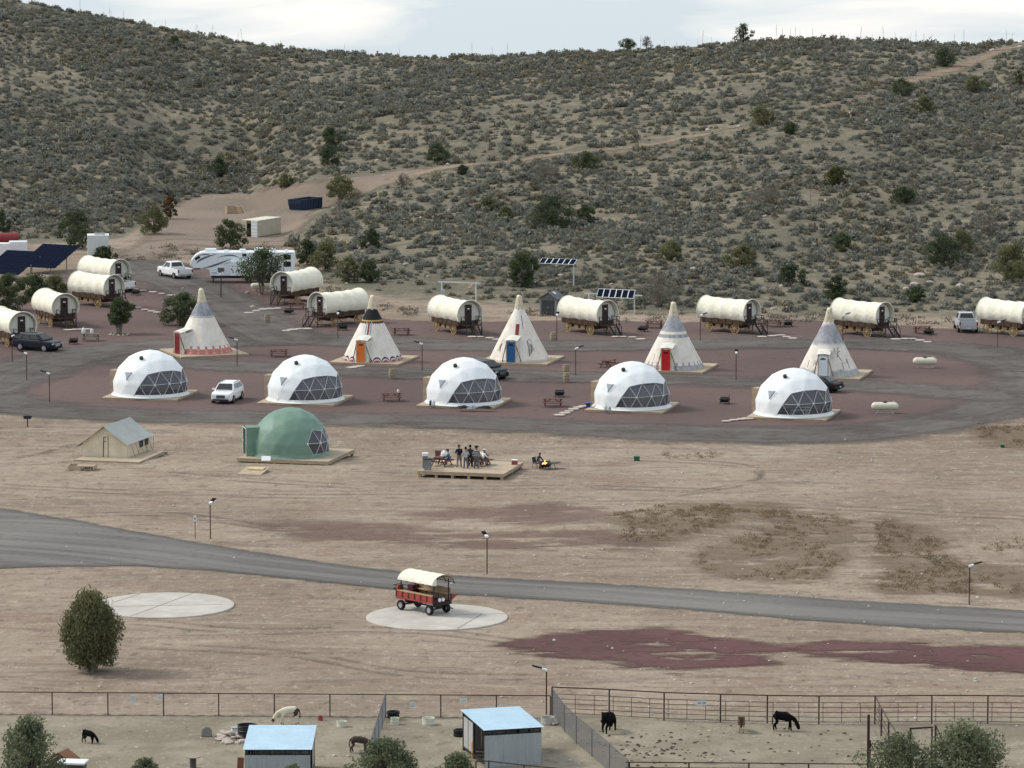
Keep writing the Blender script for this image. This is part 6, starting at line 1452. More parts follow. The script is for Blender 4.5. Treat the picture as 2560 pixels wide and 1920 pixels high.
def stripe_mat(name, a, b, freq, plaid=False):
    m, nt, bb = newmat(name); x, y, z = SEP(nt, coord(nt)); f = SS(nt, NM(nt, 'SINE', NM(nt, 'MULTIPLY', z, freq)), -0.3, 0.3); c = MIX(nt, f, a, b)
    if plaid: g = SS(nt, NM(nt, 'SINE', NM(nt, 'MULTIPLY', NM(nt, 'ADD', x, y), freq)), -0.3, 0.3); c = MIX(nt, NM(nt, 'MULTIPLY', g, 0.55), c, a)
    nt.links.new(c, bb.inputs['Base Color']); bb.inputs['Roughness'].default_value = 0.9; return m
NAVY = simple('navy_cotton', (0.014, 0.018, 0.036), 0.9); KHAKI = simple('grey_khaki', (0.17, 0.155, 0.15), 0.9); DENIM = simple('denim', (0.06, 0.085, 0.13), 0.9, 0.2, 4); DENL = simple('washed_denim', (0.13, 0.19, 0.25), 0.9, 0.2, 4); GRYJ = simple('grey_jeans', (0.10, 0.105, 0.125), 0.9); DKC = simple('dark_cotton', (0.022, 0.022, 0.03), 0.9); OLV = simple('olive_cotton', (0.085, 0.085, 0.06), 0.9); CHAR = simple('charcoal_jacket', (0.05, 0.056, 0.065), 0.9)
STRP = stripe_mat('striped_shirt', (0.10, 0.11, 0.13), (0.60, 0.60, 0.57), 62.0); PLD = stripe_mat('plaid_shirt', (0.018, 0.035, 0.055), (0.42, 0.46, 0.48), 48.0, True)
PG = 'people around the deck tables'
person('person in navy shirt and grey shorts standing with bare head', dk(1148, 1168.5), R(195), NAVY, KHAKI, shorts=True, h=1.80, arms=((0.2, 0.7), (0.2, 0.7)), group=PG)
person('person in white and grey striped shirt and dark cap', dk(1164.7, 1171.5), R(188), STRP, GRYJ, h=1.68, sleeves='short', hat=FELT and simple('cap_dark', (0.03, 0.012, 0.014)), arms=((0.3, 0.8), (0.3, 0.8)), group=PG)
person('person in dark clothes and dark hat behind the striped shirt', dk(1175, 1167.5), R(170), DKC, DKC, h=1.72, sleeves='long', hat=simple('cap_black', (0.012, 0.011, 0.012)), arms=((0.2, 0.6), (0.3, 0.7)), group=PG)
person('person in plaid shirt and black cowboy hat', dk(1191, 1171.5), R(178), PLD, GRYJ, h=1.76, sleeves='long', hat='cowboy', arms=((0.3, 0.8), (0.3, 0.8)), group=PG)
person('seated person in washed denim beside the left picnic table', dk(1127, 1163.5), R(-105), DENL, DENL, 'sit', h=1.72, sleeves='long', arms=((0.9, 0.6), (0.9, 0.6)), bend=0.35, hat=simple('cap_black', (0.012, 0.011, 0.012)), group=PG)
person('seated person in white shirt at the right picnic table', dk(1206, 1164.5), R(120), WHC, GRYJ, 'sit', h=1.72, arms=((0.8, 0.7), (0.8, 0.7)), bend=0.2, hat=WHC, group=PG)
person('seated person in olive jacket at the far end of the right table', dk(1216, 1160.5), R(-60), OLV, DKC, 'sit', h=1.70, sleeves='long', arms=((0.6, 0.6), (0.6, 0.6)), bend=0.3, group=PG)
person('seated person in striped blue sleeves between the dark hat and plaid shirt', dk(1181, 1163.5), R(20), STRP, DENIM, 'sit', h=1.70, sleeves='long', arms=((0.8, 0.7), (0.8, 0.7)), bend=0.2, group=PG)
fp_ = at(1343, 1170)
chs = thing('camp_chair', 'low camp chair under the person beside the fire', 'chair', on(fp_.x - 0.05, fp_.y + 0.05), R(55))
MB().box((0, 0, 0.40), (0.5, 0.46, 0.03)).build('seat', CHAR, chs); MB().box((0, 0.25, 0.66), (0.5, 0.03, 0.46), rx=R(-10)).build('backrest', CHAR, chs)
for sx in (-1, 1):
    for sy in (-1, 1): MB().bar((sx * .22, sy * .2, .4), (sx * .25, sy * .24, 0), 0.03).build('leg', BLACKM, chs, fix=False)
person('person in charcoal jacket sitting beside the open fire', on(fp_.x, fp_.y), R(55), CHAR, simple('grey_blue_trousers', (0.10, 0.115, 0.14)), 'sit', h=1.70, sleeves='long', arms=((0.8, 0.7), (0.8, 0.7)), bend=0.35)
# open fire
fpt = at(1362.5, 1173); fire = dup(FP, fpt, R(10), 'lit fire pit with flames right of the deck', 'black fire pits around the camp')
m, nt, b = newmat('flame'); b.inputs['Base Color'].default_value = (0.8, 0.3, 0.05, 1); b.inputs['Emission Color'].default_value = (1.0, 0.45, 0.12, 1); b.inputs['Emission Strength'].default_value = 2.2; FLAME = m
fl = thing('campfire', 'small orange campfire burning in the fire pit', 'fire', fpt + Vector((0, 0, 0.40)))
for k, (x, y, h_, r_) in enumerate(((0, 0, 0.34, 0.075), (0.14, 0.05, 0.2, 0.05), (-0.13, -0.04, 0.2, 0.05), (-0.2, -0.2, 0.10, 0.05))): MB().tube([(x, y, 0), (x + 0.02, y, h_ * .3), (x - 0.03, y + 0.01, h_ * .7), (x + 0.02, y, h_)], [r_ * .8, r_, r_ * .55, 0.008], 8).build('flame', FLAME, fl, smooth=True, fix=False)
for k in range(3): MB().tube([(-0.25, -0.1 + 0.1 * k, 0.02), (0.25, 0.12 - 0.1 * k, 0.06)], 0.045, 6).build('log', simple('charred_log', (0.035, 0.022, 0.016), 0.9), fl, fix=False)
sv = thing('metal_disc', 'dark flat metal lid propped beside the lit fire pit', 'lid', fpt + Vector((0.75, 0.35, 0.45)))
m_ = MB(); m_.X = Matrix.Rotation(R(-6), 4, 'Y'); m_.lathe([(0.01, 0), (0.55, 0), (0.55, 0.03), (0.01, 0.06)], 18); m_.build('plate', CHAR, sv); MB().bar((0, 0, 0), (0.1, 0, -0.44), 0.05).build('prop', BLACKM, sv, fix=False)
# ------------------------------------------------------------------ fences
PIPE = simple('dark_rust_pipe', (0.045, 0.024, 0.022), 0.6, 0.3, 5); WIREM = simple('fence_wire', (0.26, 0.25, 0.25), 0.5, 0.1, 3, metal=0.4)
def gpt(u, v): p = at(u, v); return Vector((p.x, p.y, p.z))
def gline(p, h): return Vector((p.x, p.y, gz1(p.x, p.y) + h))
# wire fence along the lower dirt yard
fA = thing('wire_fence', 'low wire fence with dark posts and top rail along the left pens', 'fence', gpt(547, 1791)); o0 = fA.location
us = [-148, -8, 131, 270, 409, 547, 686, 825, 964, 1102, 1241, 1376]; pts = [gpt(u, 1786.5 + u * 0.0072) for u in us]; HF = 1.36
for p in pts: MB().tube([p - o0 + Vector((0, 0, -0.2)), gline(p, HF) - o0], 0.038, 6).build('post', PIPE, fA, fix=False)
for a, b in zip(pts[:-1], pts[1:]):
    MB().tube([gline(a, HF) - o0, gline(b, HF) - o0], 0.035, 6).build('top_rail', PIPE, fA, fix=False)
    m_ = MB()
    for k in range(9): m_.tube([gline(a, 0.12 + 0.14 * k) - o0, gline(b, 0.12 + 0.14 * k) - o0], 0.0035, 3, False)
    n = int((b - a).length / 0.3)
    for k in range(1, n): q = a + (b - a) * k / n; m_.tube([gline(q, 0.1) - o0, gline(q, 1.26) - o0], 0.003, 3, False)
    o = m_.build('wire_mesh', WIREM, fA, fix=False); o['kind'] = 'stuff'
    m_ = MB(); m_.grid(lambda i, j: tuple(gline(a + (b - a) * i, 0.0) - o0 + Vector((0, -0.10 + 0.28 * j, 0.005 + 0.07 * math.sin(math.pi * j) * (0.6 + 0.4 * math.sin(i * 23 + a.x))))), 14, 4); m_.build('soil_ridge', simple('dark_soil_ridge', (0.15, 0.12, 0.095), 0.95, 0.3, 3), fA, fix=False)
SIGNP = simple('pale_sign', (0.60, 0.66, 0.64), 0.5, 0.05); INK = simple('sign_ink', (0.30, 0.32, 0.33), 0.6)
for u, v, z, w_, h_, lb in ((333, 1788, 1.0, 0.32, 0.42, 'pale square notice on the left fence, left of the other one'), (402, 1789, 1.1, 0.40, 0.28, 'pale wide notice on the left fence at a post'), (1159, 1795, 1.05, 0.40, 0.28, 'pale notice on the fence behind the right shed'), (1032, 1794, 0.75, 0.28, 0.34, 'small clear notice hung low on the fence between the sheds')):
    p = gpt(u, v) + Vector((0, -0.06, 0)); s_ = thing('notice', lb, 'sign', p); MB().box((0, 0, z), (w_, 0.015, h_)).build('plate', SIGNP, s_)
    for k in range(3): MB().box((0, -0.011, z + h_ * (0.28 - 0.26 * k)), (w_ * 0.72, 0.004, h_ * 0.06)).build('text_line', INK, s_)
# pipe fence of the cattle pen
fB = thing('pipe_fence', 'tall dark pipe fence with railed panels along the cattle pen', 'fence', gpt(1918, 1809)); o0 = fB.location
ub = [(1380, 1787), (1523, 1793), (1660, 1801), (1801, 1805.5), (1918, 1808.5), (2047, 1810), (2187, 1810), (2329, 1808.5), (2469, 1809), (2612, 1811), (2750, 1813)]; pts = [gpt(*q) for q in ub]; HB = 1.66
for p in pts: MB().tube([p - o0 + Vector((0, 0, -0.2)), gline(p, HB) - o0], 0.045, 6).build('post', PIPE, fB, fix=False)
for a, b in zip(pts[:-1], pts[1:]):
    MB().tube([gline(a, HB) - o0, gline(b, HB) - o0], 0.04, 6).build('top_rail', PIPE, fB, fix=False)
    e = bpy.data.objects.new('panel', None); COL.objects.link(e); e.parent = fB; d = (b - a) * 0.02
    for k in range(5): MB().tube([gline(a + d, 0.12 + 0.285 * k) - o0, gline(b - d, 0.12 + 0.285 * k) - o0], 0.02, 5).build('rail', PIPE, e, fix=False)
    n = max(2, round((b - a).length / 1.28))
    for k in range(n): q = a + (b - a) * (k + 0.22) / n; MB().tube([gline(q, 0.12) - o0, gline(q, 1.26) - o0], 0.018, 5).build('bar', PIPE, e, fix=False)
p = gpt(1754, 1804) + Vector((0, -0.06, 0)); s_ = thing('notice', 'pale notice on the cattle pen pipe fence', 'sign', p); MB().box((0, 0, 1.12), (0.58, 0.015, 0.28)).build('plate', SIGNP, s_)
for k in range(2): MB().box((-0.14 + 0.28 * k, -0.011, 1.12), (0.2, 0.004, 0.12)).build('text_block', INK, s_)
# chain-link fences
def chainlink(name, label, pts, h, post=0.03, pitch=0.075, wire=0.0042):
    t = thing(name, label, 'fence', pts[0]); o0 = t.location
    for p in pts: MB().tube([p - o0 + Vector((0, 0, -0.2)), gline(p, h) - o0], post, 6).build('post', GREYDK, t, fix=False)
    for a, b in zip(pts[:-1], pts[1:]):
        MB().tube([gline(a, h) - o0, gline(b, h) - o0], 0.022, 5).build('top_rail', GREYDK, t, fix=False)
        L = (b - a).length; m_ = MB(); n = int((L + h) / pitch)
        for sgn in (1, -1):
            for k in range(n):
                s0 = k * pitch; x0 = max(0.0, s0 - h); z0 = s0 - x0; x1 = min(L, s0); z1 = s0 - x1
                if sgn < 0: x0, x1 = L - x0, L - x1
                pa = gline(a + (b - a) * (x0 / L), min(h, z0)) - o0; pb = gline(a + (b - a) * (x1 / L), max(0.02, z1)) - o0
                if (pa - pb).length > 0.05: m_.tube([pa, pb], wire, 3, False)
        o = m_.build('wire_mesh', WIREM, t, fix=False); o['kind'] = 'stuff'
    return t
GREYDK = simple('grey_fence_pipe', (0.11, 0.105, 0.105), 0.55, 0.15, 4)
chainlink('chain_link_fence', 'grey chain-link fence running diagonally beside the right shed', [gpt(1382, 1789), gpt(1412, 1830), gpt(1441, 1859), gpt(1480, 1892), gpt(1524, 1930), gpt(1570, 1972)], 1.6)
chainlink('chain_link_fence', 'chain-link fence seen edge-on between the two sheds', [gpt(964, 1794), gpt(955, 1822), gpt(946, 1850), gpt(937, 1880), gpt(926, 1915)], 1.45, 0.035)
# nearer pipe fences and gates, lower right
fC = thing('pipe_fence', 'low dark pipe fence crossing the bottom of the cattle pen', 'fence', px(1871, 1974, 0)); o0 = fC.location; pts = [px(1573, 1973, 0), px(1722, 1974, 0), px(1871.6, 1975, 0), px(2021, 1976, 0), px(2172, 1978, 0)]
for p in pts: MB().tube([p - o0, gline(p, 1.45) - o0], 0.045, 6).build('post', PIPE, fC, fix=False)
for z in (1.45, 1.15, 0.8, 0.45): MB().tube([gline(pts[0], z) - o0 - Vector((0.2, 0, 0)), gline(pts[2], z) - o0, gline(pts[4], z) - o0], 0.035, 6).build('rail', PIPE, fC, fix=False)
fD = thing('pipe_fence', 'pipe fence running towards the bottom from the cattle pen, above the trees', 'fence', gpt(2187, 1812)); o0 = fD.location; pts = [gpt(2189, 1813), gpt(2203, 1840), gpt(2221, 1872), gpt(2240, 1902), gpt(2262, 1940)]
for p in pts[1:]: MB().tube([p - o0, gline(p, 1.62) - o0], 0.05, 6).build('post', PIPE, fD, fix=False)
for a, b in zip(pts[:-1], pts[1:]): MB().tube([gline(a, 1.62) - o0, gline(b, 1.62) - o0], 0.04, 6).build('top_rail', PIPE, fD, fix=False)
for k in range(3): MB().tube([gline(pts[0], 0.4 + 0.35 * k) - o0, gline(pts[2], 0.4 + 0.35 * k) - o0, gline(pts[4], 0.4 + 0.35 * k) - o0], 0.018, 5).build('rail', PIPE, fD, fix=False)
gp_ = thing('gate_post', 'tall rusty gate post with a leaning brace left of the lower right trees', 'gate post', px(2170, 1936, 0))
MB().bar((0, 0, 0), (0, 0, 3.35), 0.14).build('post', PIPE, gp_, fix=False); MB().bar((0.02, 0, 2.0), (0.9, -0.3, 0.0), 0.05).build('brace', PIPE, gp_, fix=False); MB().bar((0.12, 0.1, 0), (0.12, 0.1, 1.9), 0.07).build('second_post', PIPE, gp_, fix=False)
gf = thing('pen_gate', 'dark rectangular gate frame behind the lower right trees', 'gate', px(2302, 1905, 0))
for sx in (-0.6, 0.6): MB().bar((sx, 0, 0), (sx, 0, 1.9), 0.09).build('post', PIPE, gf, fix=False)
MB().bar((-0.65, 0, 1.9), (0.65, 0, 1.98), 0.09).build('top_bar', PIPE, gf, fix=False); MB().bar((0.8, 0, 0), (0.8, 0, 2.1), 0.1).build('hinge_post', PIPE, gf, fix=False); MB().bar((0.8, 0, 2.1), (1.35, -0.2, 0.9), 0.05).build('brace', PIPE, gf, fix=False)
fE = thing('pipe_fence', 'low dark pipe rail in front of the right shed', 'fence', px(1290, 1975, 0)); o0 = fE.location; pts = [px(1190, 1968, 0), px(1222, 1968, 0), px(1310, 1978, 0), px(1430, 1990, 0)]
for p in pts: MB().tube([p - o0, gline(p, 1.4) - o0], 0.04, 6).build('post', PIPE, fE, fix=False)
MB().tube([gline(p, 1.4) - o0 for p in pts], 0.038, 6).build('rail', PIPE, fE, fix=False); MB().tube([gline(p, 0.8) - o0 for p in pts], 0.03, 6).build('rail', PIPE, fE, fix=False)

# ------------------------------------------------------------------ animal sheds
ROOFM = simple('pale_blue_white_roofing', (0.40, 0.55, 0.66), 0.45, 0.10, 0.8, spec=0.3); SHEET = simple('galvanised_sheet', (0.34, 0.375, 0.395), 0.45, 0.10, 1.2, metal=0.15, stretch=(3, 3, 0.5)); SHEETIN = simple('pale_inner_sheet', (0.40, 0.40, 0.39), 0.6, 0.1, 1)
def corr(p0, p1, q0, q1, n, amp, nrm):
    """corrugated sheet: corners p0-p1 (bottom run), q0-q1 (top run)"""
    p0, p1, q0, q1, nrm = (Vector(v) for v in (p0, p1, q0, q1, nrm)); m_ = MB()
    m_.grid(lambda i, j: tuple(p0.lerp(p1, i).lerp(q0.lerp(q1, i), j) + nrm * amp * (1 if int(round(i * n)) % 2 else -1)), n, 1); return m_
def shed(label, loc, rz, W_, D_, hf, hb, left_open=True):
    t = thing('animal_shed', label, 'shed', loc, rz)
    for sx in (-1, 1):
        for sy, h in ((-1, hf), (0, (hf + hb) / 2), (1, hb)): MB().bar((sx * (W_ / 2 - .06), sy * (D_ / 2 - .06), 0), (sx * (W_ / 2 - .06), sy * (D_ / 2 - .06), h - 0.06), 0.09).build('post', BLACKM, t, fix=False)
        MB().bar((sx * (W_ / 2 - .06), -D_ / 2, hf - 0.1), (sx * (W_ / 2 - .06), D_ / 2, hb - 0.1), 0.08).build('roof_beam', BLACKM, t, fix=False)
    for y, h in ((-D_ / 2 + .06, hf), (D_ / 2 - .06, hb)):
        MB().bar((-W_ / 2, y, h - 0.1), (W_ / 2, y, h - 0.1), 0.08).build('header', BLACKM, t, fix=False)
    for k in range(4): MB().bar((-W_ / 2 + W_ * (k + .6) / 4.2, -D_ / 2 + .06, hf - 0.42), (-W_ / 2 + W_ * (k + .6) / 4.2, -D_ / 2 + .06, hf - 0.1), 0.06).build('stub_post', BLACKM, t, fix=False)
    MB().bar((-W_ / 2, -D_ / 2 + .06, hf - 0.34), (W_ / 2, -D_ / 2 + .06, hf - 0.34), 0.06).build('girt', BLACKM, t, fix=False)
    n = 3
    for k in range(n):
        x0 = -W_ / 2 + W_ * k / n; x1 = x0 + W_ / n - 0.006
        corr((x0, -D_ / 2 - .01, 0.02), (x1, -D_ / 2 - .01, 0.02), (x0, -D_ / 2 - .01, hf - 0.36), (x1, -D_ / 2 - .01, hf - 0.36), 16, 0.012, (0, 1, 0)).build('wall_sheet', SHEET, t, fix=False)
        corr((x0, D_ / 2 - .02, 0.02), (x1, D_ / 2 - .02, 0.02), (x0, D_ / 2 - .02, hb - 0.2), (x1, D_ / 2 - .02, hb - 0.2), 16, 0.012, (0, 1, 0)).build('back_sheet', SHEETIN, t, fix=False)
        y0 = -D_ / 2 - .18 + (D_ + .36) * k / n; y1 = y0 + (D_ + .36) / n + 0.04; hz = lambda y: hf + (hb - hf) * (y + D_ / 2) / D_
        corr((-W_ / 2 - .1, y0, hz(y0)), (-W_ / 2 - .1, y1, hz(y1) + .004), (W_ / 2 + .1, y0, hz(y0)), (W_ / 2 + .1, y1, hz(y1) + .004), 12, 0.014, (0, 0, 1)).build('roof_sheet', ROOFM, t, fix=False)
    for sx in ((1,) if left_open == 'left' else (-1,)):
        corr((sx * W_ / 2, -D_ / 2 + .1, 0.25), (sx * W_ / 2, D_ / 2 - .1, 0.25), (sx * W_ / 2, -D_ / 2 + .1, hf - .25), (sx * W_ / 2, D_ / 2 - .1, hb - .25), 40, 0.012, (1, 0, 0)).build('side_sheet', SHEETIN, t, fix=False)
    sx = -1 if left_open == 'left' else 1
    MB().bar((sx * (W_ / 2 - .06), -D_ / 2, 0.3), (sx * (W_ / 2 - .06), D_ / 2, 0.3), 0.12).build('sill_beam', BLACKM, t, fix=False)
    for k in range(2): corr((sx * (W_ / 2 - .02), 0.15 + 1.0 * k, 0.35), (sx * (W_ / 2 - .02), 1.05 + 1.0 * k, 0.35), (sx * (W_ / 2 - .02), 0.15 + 1.0 * k, hb - .3), (sx * (W_ / 2 - .02), 1.05 + 1.0 * k, hb - .3), 8, 0.012, (1, 0, 0)).build('side_sheet', SHEETIN, t, fix=False)
    return t
q = px(689, 1873, 2.12); shed('low animal shed with pale roof at the bottom, left of the dark bush', Vector((q.x + 0.1, q.y + 2.75, 0)), R(0), 3.55, 5.2, 2.12, 2.28, True)
q = px(1211, 1922, 0); a = R(16); shed('low animal shed with pale roof beside the chain-link fence', Vector((q.x + math.cos(a) * 1.65 - math.sin(a) * 2.3, q.y + math.sin(a) * 1.65 + math.cos(a) * 2.3, 0)), a, 3.3, 4.6, 2.22, 2.38, 'left')
o = MB().box((0, 0, 0.5), (0.36, 0.05, 1.3), ry=R(3)).build('rust_board', simple('rust_brown_board', (0.19, 0.085, 0.05), 0.85, 0.2, 3)); o.location = px(601, 1945, 0); tag(o, 'rust brown board leaning at the left corner of the left shed', 'board')
yb = thing('yellow_post', 'yellow bollard at the open side of the right shed', 'bollard', px(1182, 1897, 0)); MB().tube([(0, 0, 0), (0, 0, 0.98)], 0.085, 12).build('pipe', simple('yellow_paint', (0.55, 0.34, 0.04), 0.5), yb, fix=False); MB().lathe([(0.085, 0.98), (0.06, 1.04), (0.01, 1.06)], 12).build('cap', simple('yellow_paint', (0.55, 0.34, 0.04)), yb)

# ------------------------------------------------------------------ pen clutter
def tub(name, label, uv, r_, h, mat, rings=2, inner=None, z=0.0):
    t = thing(name, label, 'tub', at(*uv) + Vector((0, 0, z)))
    pr = [(r_ * 0.93, 0.0)]
    for k in range(rings): z0 = h * (k + .5) / rings; pr += [(r_ * 0.96, z0 - h * .12 / rings), (r_ * 1.0, z0), (r_ * 0.96, z0 + h * .12 / rings)]
    pr += [(r_ * 0.98, h * 0.97), (r_ * 1.03, h), (r_ * 0.93, h), (r_ * 0.9, h * 0.55)]
    MB().lathe(pr, 22, cap=False).build('wall', mat, t, smooth=False); MB().lathe([(0.01, h * 0.55), (r_ * 0.9, h * 0.55), (r_ * .9, h * .5), (0.01, h * .5)], 22).build('contents', inner or mat, t); return t
CRM = simple('cream_plastic', (0.56, 0.56, 0.48), 0.6, 0.08); GALV = simple('galvanised_tub', (0.42, 0.42, 0.38), 0.5, 0.12); RUSTW = simple('rusty_water', (0.07, 0.03, 0.025), 0.4); BLKP = simple('black_plastic', (0.02, 0.022, 0.024), 0.5)
tub('feed_tub', 'round cream tub right of the grazing pony', (854, 1817), 0.29, 0.34, CRM); tub('feed_tub', 'round cream tub with two ribs between the sheds', (1071, 1812), 0.36, 0.42, CRM, 2)
tub('stock_tank', 'galvanised stock tank with rusty water beside the chain-link corner', (1369, 1810), 0.40, 0.42, GALV, 2, RUSTW); tub('stock_tank', 'black stock tank half hidden behind the left shed roof', (618, 1848), 0.55, 0.42, BLKP, 2, BLKP); tub('stock_tank', 'upper black stock tank stacked behind the left shed roof', (618, 1848), 0.56, 0.42, BLKP, 2, BLKP, 0.43)
tub('feed_bucket', 'small faded red bucket behind the pony', (801, 1801), 0.15, 0.26, simple('faded_red', (0.30, 0.06, 0.06), 0.6), 1)
def tyre(label, p, r_=0.34): 
    t = thing('old_tyre', label, 'tyre', p); MB().lathe([(r_ * .58, -.05), (r_ * .8, -.10), (r_, -.07), (r_ * 1.0, .07), (r_ * .8, .10), (r_ * .58, .05), (r_ * .58, -.05)], 22, (0, 0, .1), 'z', False).build('carcass', TYREM, t, smooth=True); return t
ft = tub('feed_tub', 'square cream tub under the black tyre by the edge-on fence', (987, 1811), 0.26, 0.40, CRM, 1); tyre('black tyre behind the cream tub by the edge-on fence', at(983, 1799) + Vector((0, 0, 0.32)), 0.38); tyre('black tyre under the raised one by the edge-on fence', at(983, 1799) + Vector((0, 0, 0.1)), 0.36)
tyre('lower tyre of the stack at the right shed', at(1149, 1840), 0.36); tyre('upper tyre of the stack at the right shed', at(1149, 1840) + Vector((0, 0, 0.2)), 0.36)
hs = MB(); hs.prism([(-.32, 0), (.32, 0), (.30, .35), (.18, .55), (-.05, .62), (-.24, .5), (-.31, .3)], -0.12, 0.12, 'y'); o = hs.build('upright_stone', simple('grey_stone', (0.22, 0.225, 0.205), 0.9, 0.15, 4, 0.3), None, bevel=0.05); o.location = at(516.6, 1841); tag(o, 'upright grey stone beside the rock pile', 'stone')
def rock_data(seed, sub=2):
    rs = random.Random(seed); b_ = bmesh.new(); bmesh.ops.create_icosphere(b_, subdivisions=sub, radius=1.0)
    ph = [rs.uniform(0, 6) for _ in range(6)]
    for v in b_.verts:
        c_ = v.co; q = 1 + 0.16 * math.sin(2.3 * c_.x + ph[0]) + 0.14 * math.sin(3.1 * c_.y + ph[1]) + 0.12 * math.sin(2.7 * c_.z + ph[2]) + 0.07 * math.sin(6 * c_.x + 5 * c_.y + ph[3])
        v.co = Vector((c_.x * q, c_.y * q * 0.85, c_.z * q * 0.7))
    me = bpy.data.meshes.new('rock'); b_.to_mesh(me); b_.free(); return me
ROCKM = simple('pinkish_rock', (0.40, 0.335, 0.29), 0.9, 0.22, 3, 0.3, col2=(0.52, 0.46, 0.41)); ROCKS = []
for k in range(6): me = rock_data(k); me.materials.append(ROCKM); ROCKS.append(me)
rr_ = random.Random(4); RPG = 'flat rocks in the pile beside the black stock tanks'
for k in range(26):
    u = 545 + 66 * rr_.random(); v = 1836 + 24 * rr_.random(); p = at(u, v); o = bpy.data.objects.new('flat_rock', ROCKS[k % 6]); COL.objects.link(o); s_ = rr_.uniform(0.16, 0.30); o.scale = (s_ * 1.35, s_, s_ * 0.6); o.location = p + Vector((0, 0, 0.06 + (0.14 if k % 3 == 0 else 0))); o.rotation_euler = (rr_.uniform(-.2, .2), rr_.uniform(-.2, .2), rr_.random() * 6); tag(o, 'flat pinkish rock in the pile beside the black stock tanks', 'rock', RPG)
wb_ = thing('white_bin', 'white plastic bin lying behind the rock pile', 'bin', at(592, 1838), R(10)); MB().box((0, 0, 0.22), (0.6, 0.4, 0.44)).build('body', STEELW, wb_, bevel=0.05); MB().box((0, 0, 0.46), (0.64, 0.44, 0.05)).build('rim', GREYM, wb_)
for u, v, lb in ((1384, 1813, 'pale rock beside the galvanised stock tank'), (1390, 1812, 'second pale rock beside the galvanised stock tank')): o = bpy.data.objects.new('rock', ROCKS[2]); COL.objects.link(o); o.scale = (.2, .16, .16); o.location = at(u, v) + Vector((0, 0, .08)); o.rotation_euler = (0, 0, u); tag(o, lb, 'rock')
sp_ = thing('cable_spool', 'wooden cable spool standing as a table at the bottom left', 'cable spool', px(482.6, 1922, 0))
SPW = simple('grey_spool_wood', (0.27, 0.24, 0.20), 0.9, 0.2, 3)
MB().lathe([(0.01, 0.66), (0.43, 0.66), (0.43, 0.71), (0.01, 0.71)], 22).build('top_disc', SPW, sp_); MB().lathe([(0.01, 0.0), (0.43, 0.0), (0.43, 0.05), (0.01, 0.05)], 22).build('bottom_disc', SPW, sp_); MB().lathe([(0.18, 0.05), (0.18, 0.66)], 16).build('drum', simple('dark_drum', (0.09, 0.085, 0.08)), sp_)
cp_ = thing('a_frame_coop', 'small A-frame coop with plank roof at the bottom left', 'coop', px(158, 1925, 0), R(-20))
for k in range(4):
    for sx in (-1, 1): MB().box((sx * (0.12 + 0.19 * k), 0, 1.02 - 0.125 * k), (0.24, 1.2, 0.035), ry=sx * R(38)).build('roof_plank', WOOD if sx < 0 else simple('rust_roof_board', (0.24, 0.12, 0.07), 0.85), cp_)
MB().prism([(-0.6, 0), (0.6, 0), (0.6, 0.5), (0, 0.98), (-0.6, 0.5)], -0.5, 0.5, 'y').build('walls', simple('brown_coop', (0.13, 0.065, 0.045)), cp_)
cf = thing('flat_roof_hutch', 'flat white-roofed hutch at the bottom left edge of the pen', 'hutch', px(182, 1948, 0), R(-8)); MB().box((0, 0, 0.45), (1.35, 0.9, 0.9)).build('box', simple('hutch_dark', (0.10, 0.085, 0.08)), cf); MB().box((0, 0, 0.97), (1.55, 1.15, 0.1)).build('roof_slab', STEELW, cf)
cg = thing('flat_roof_hutch', 'wider grey-roofed hutch below the white-roofed one', 'hutch', px(196, 1972, 0), R(-12)); MB().box((0, 0, 0.4), (2.5, 1.2, 0.8)).build('box', simple('hutch_dark', (0.10, 0.085, 0.08)), cg); MB().box((0, 0, 0.85), (2.7, 1.5, 0.07)).build('roof_slab', simple('hutch_grey_roof', (0.50, 0.48, 0.42)), cg)

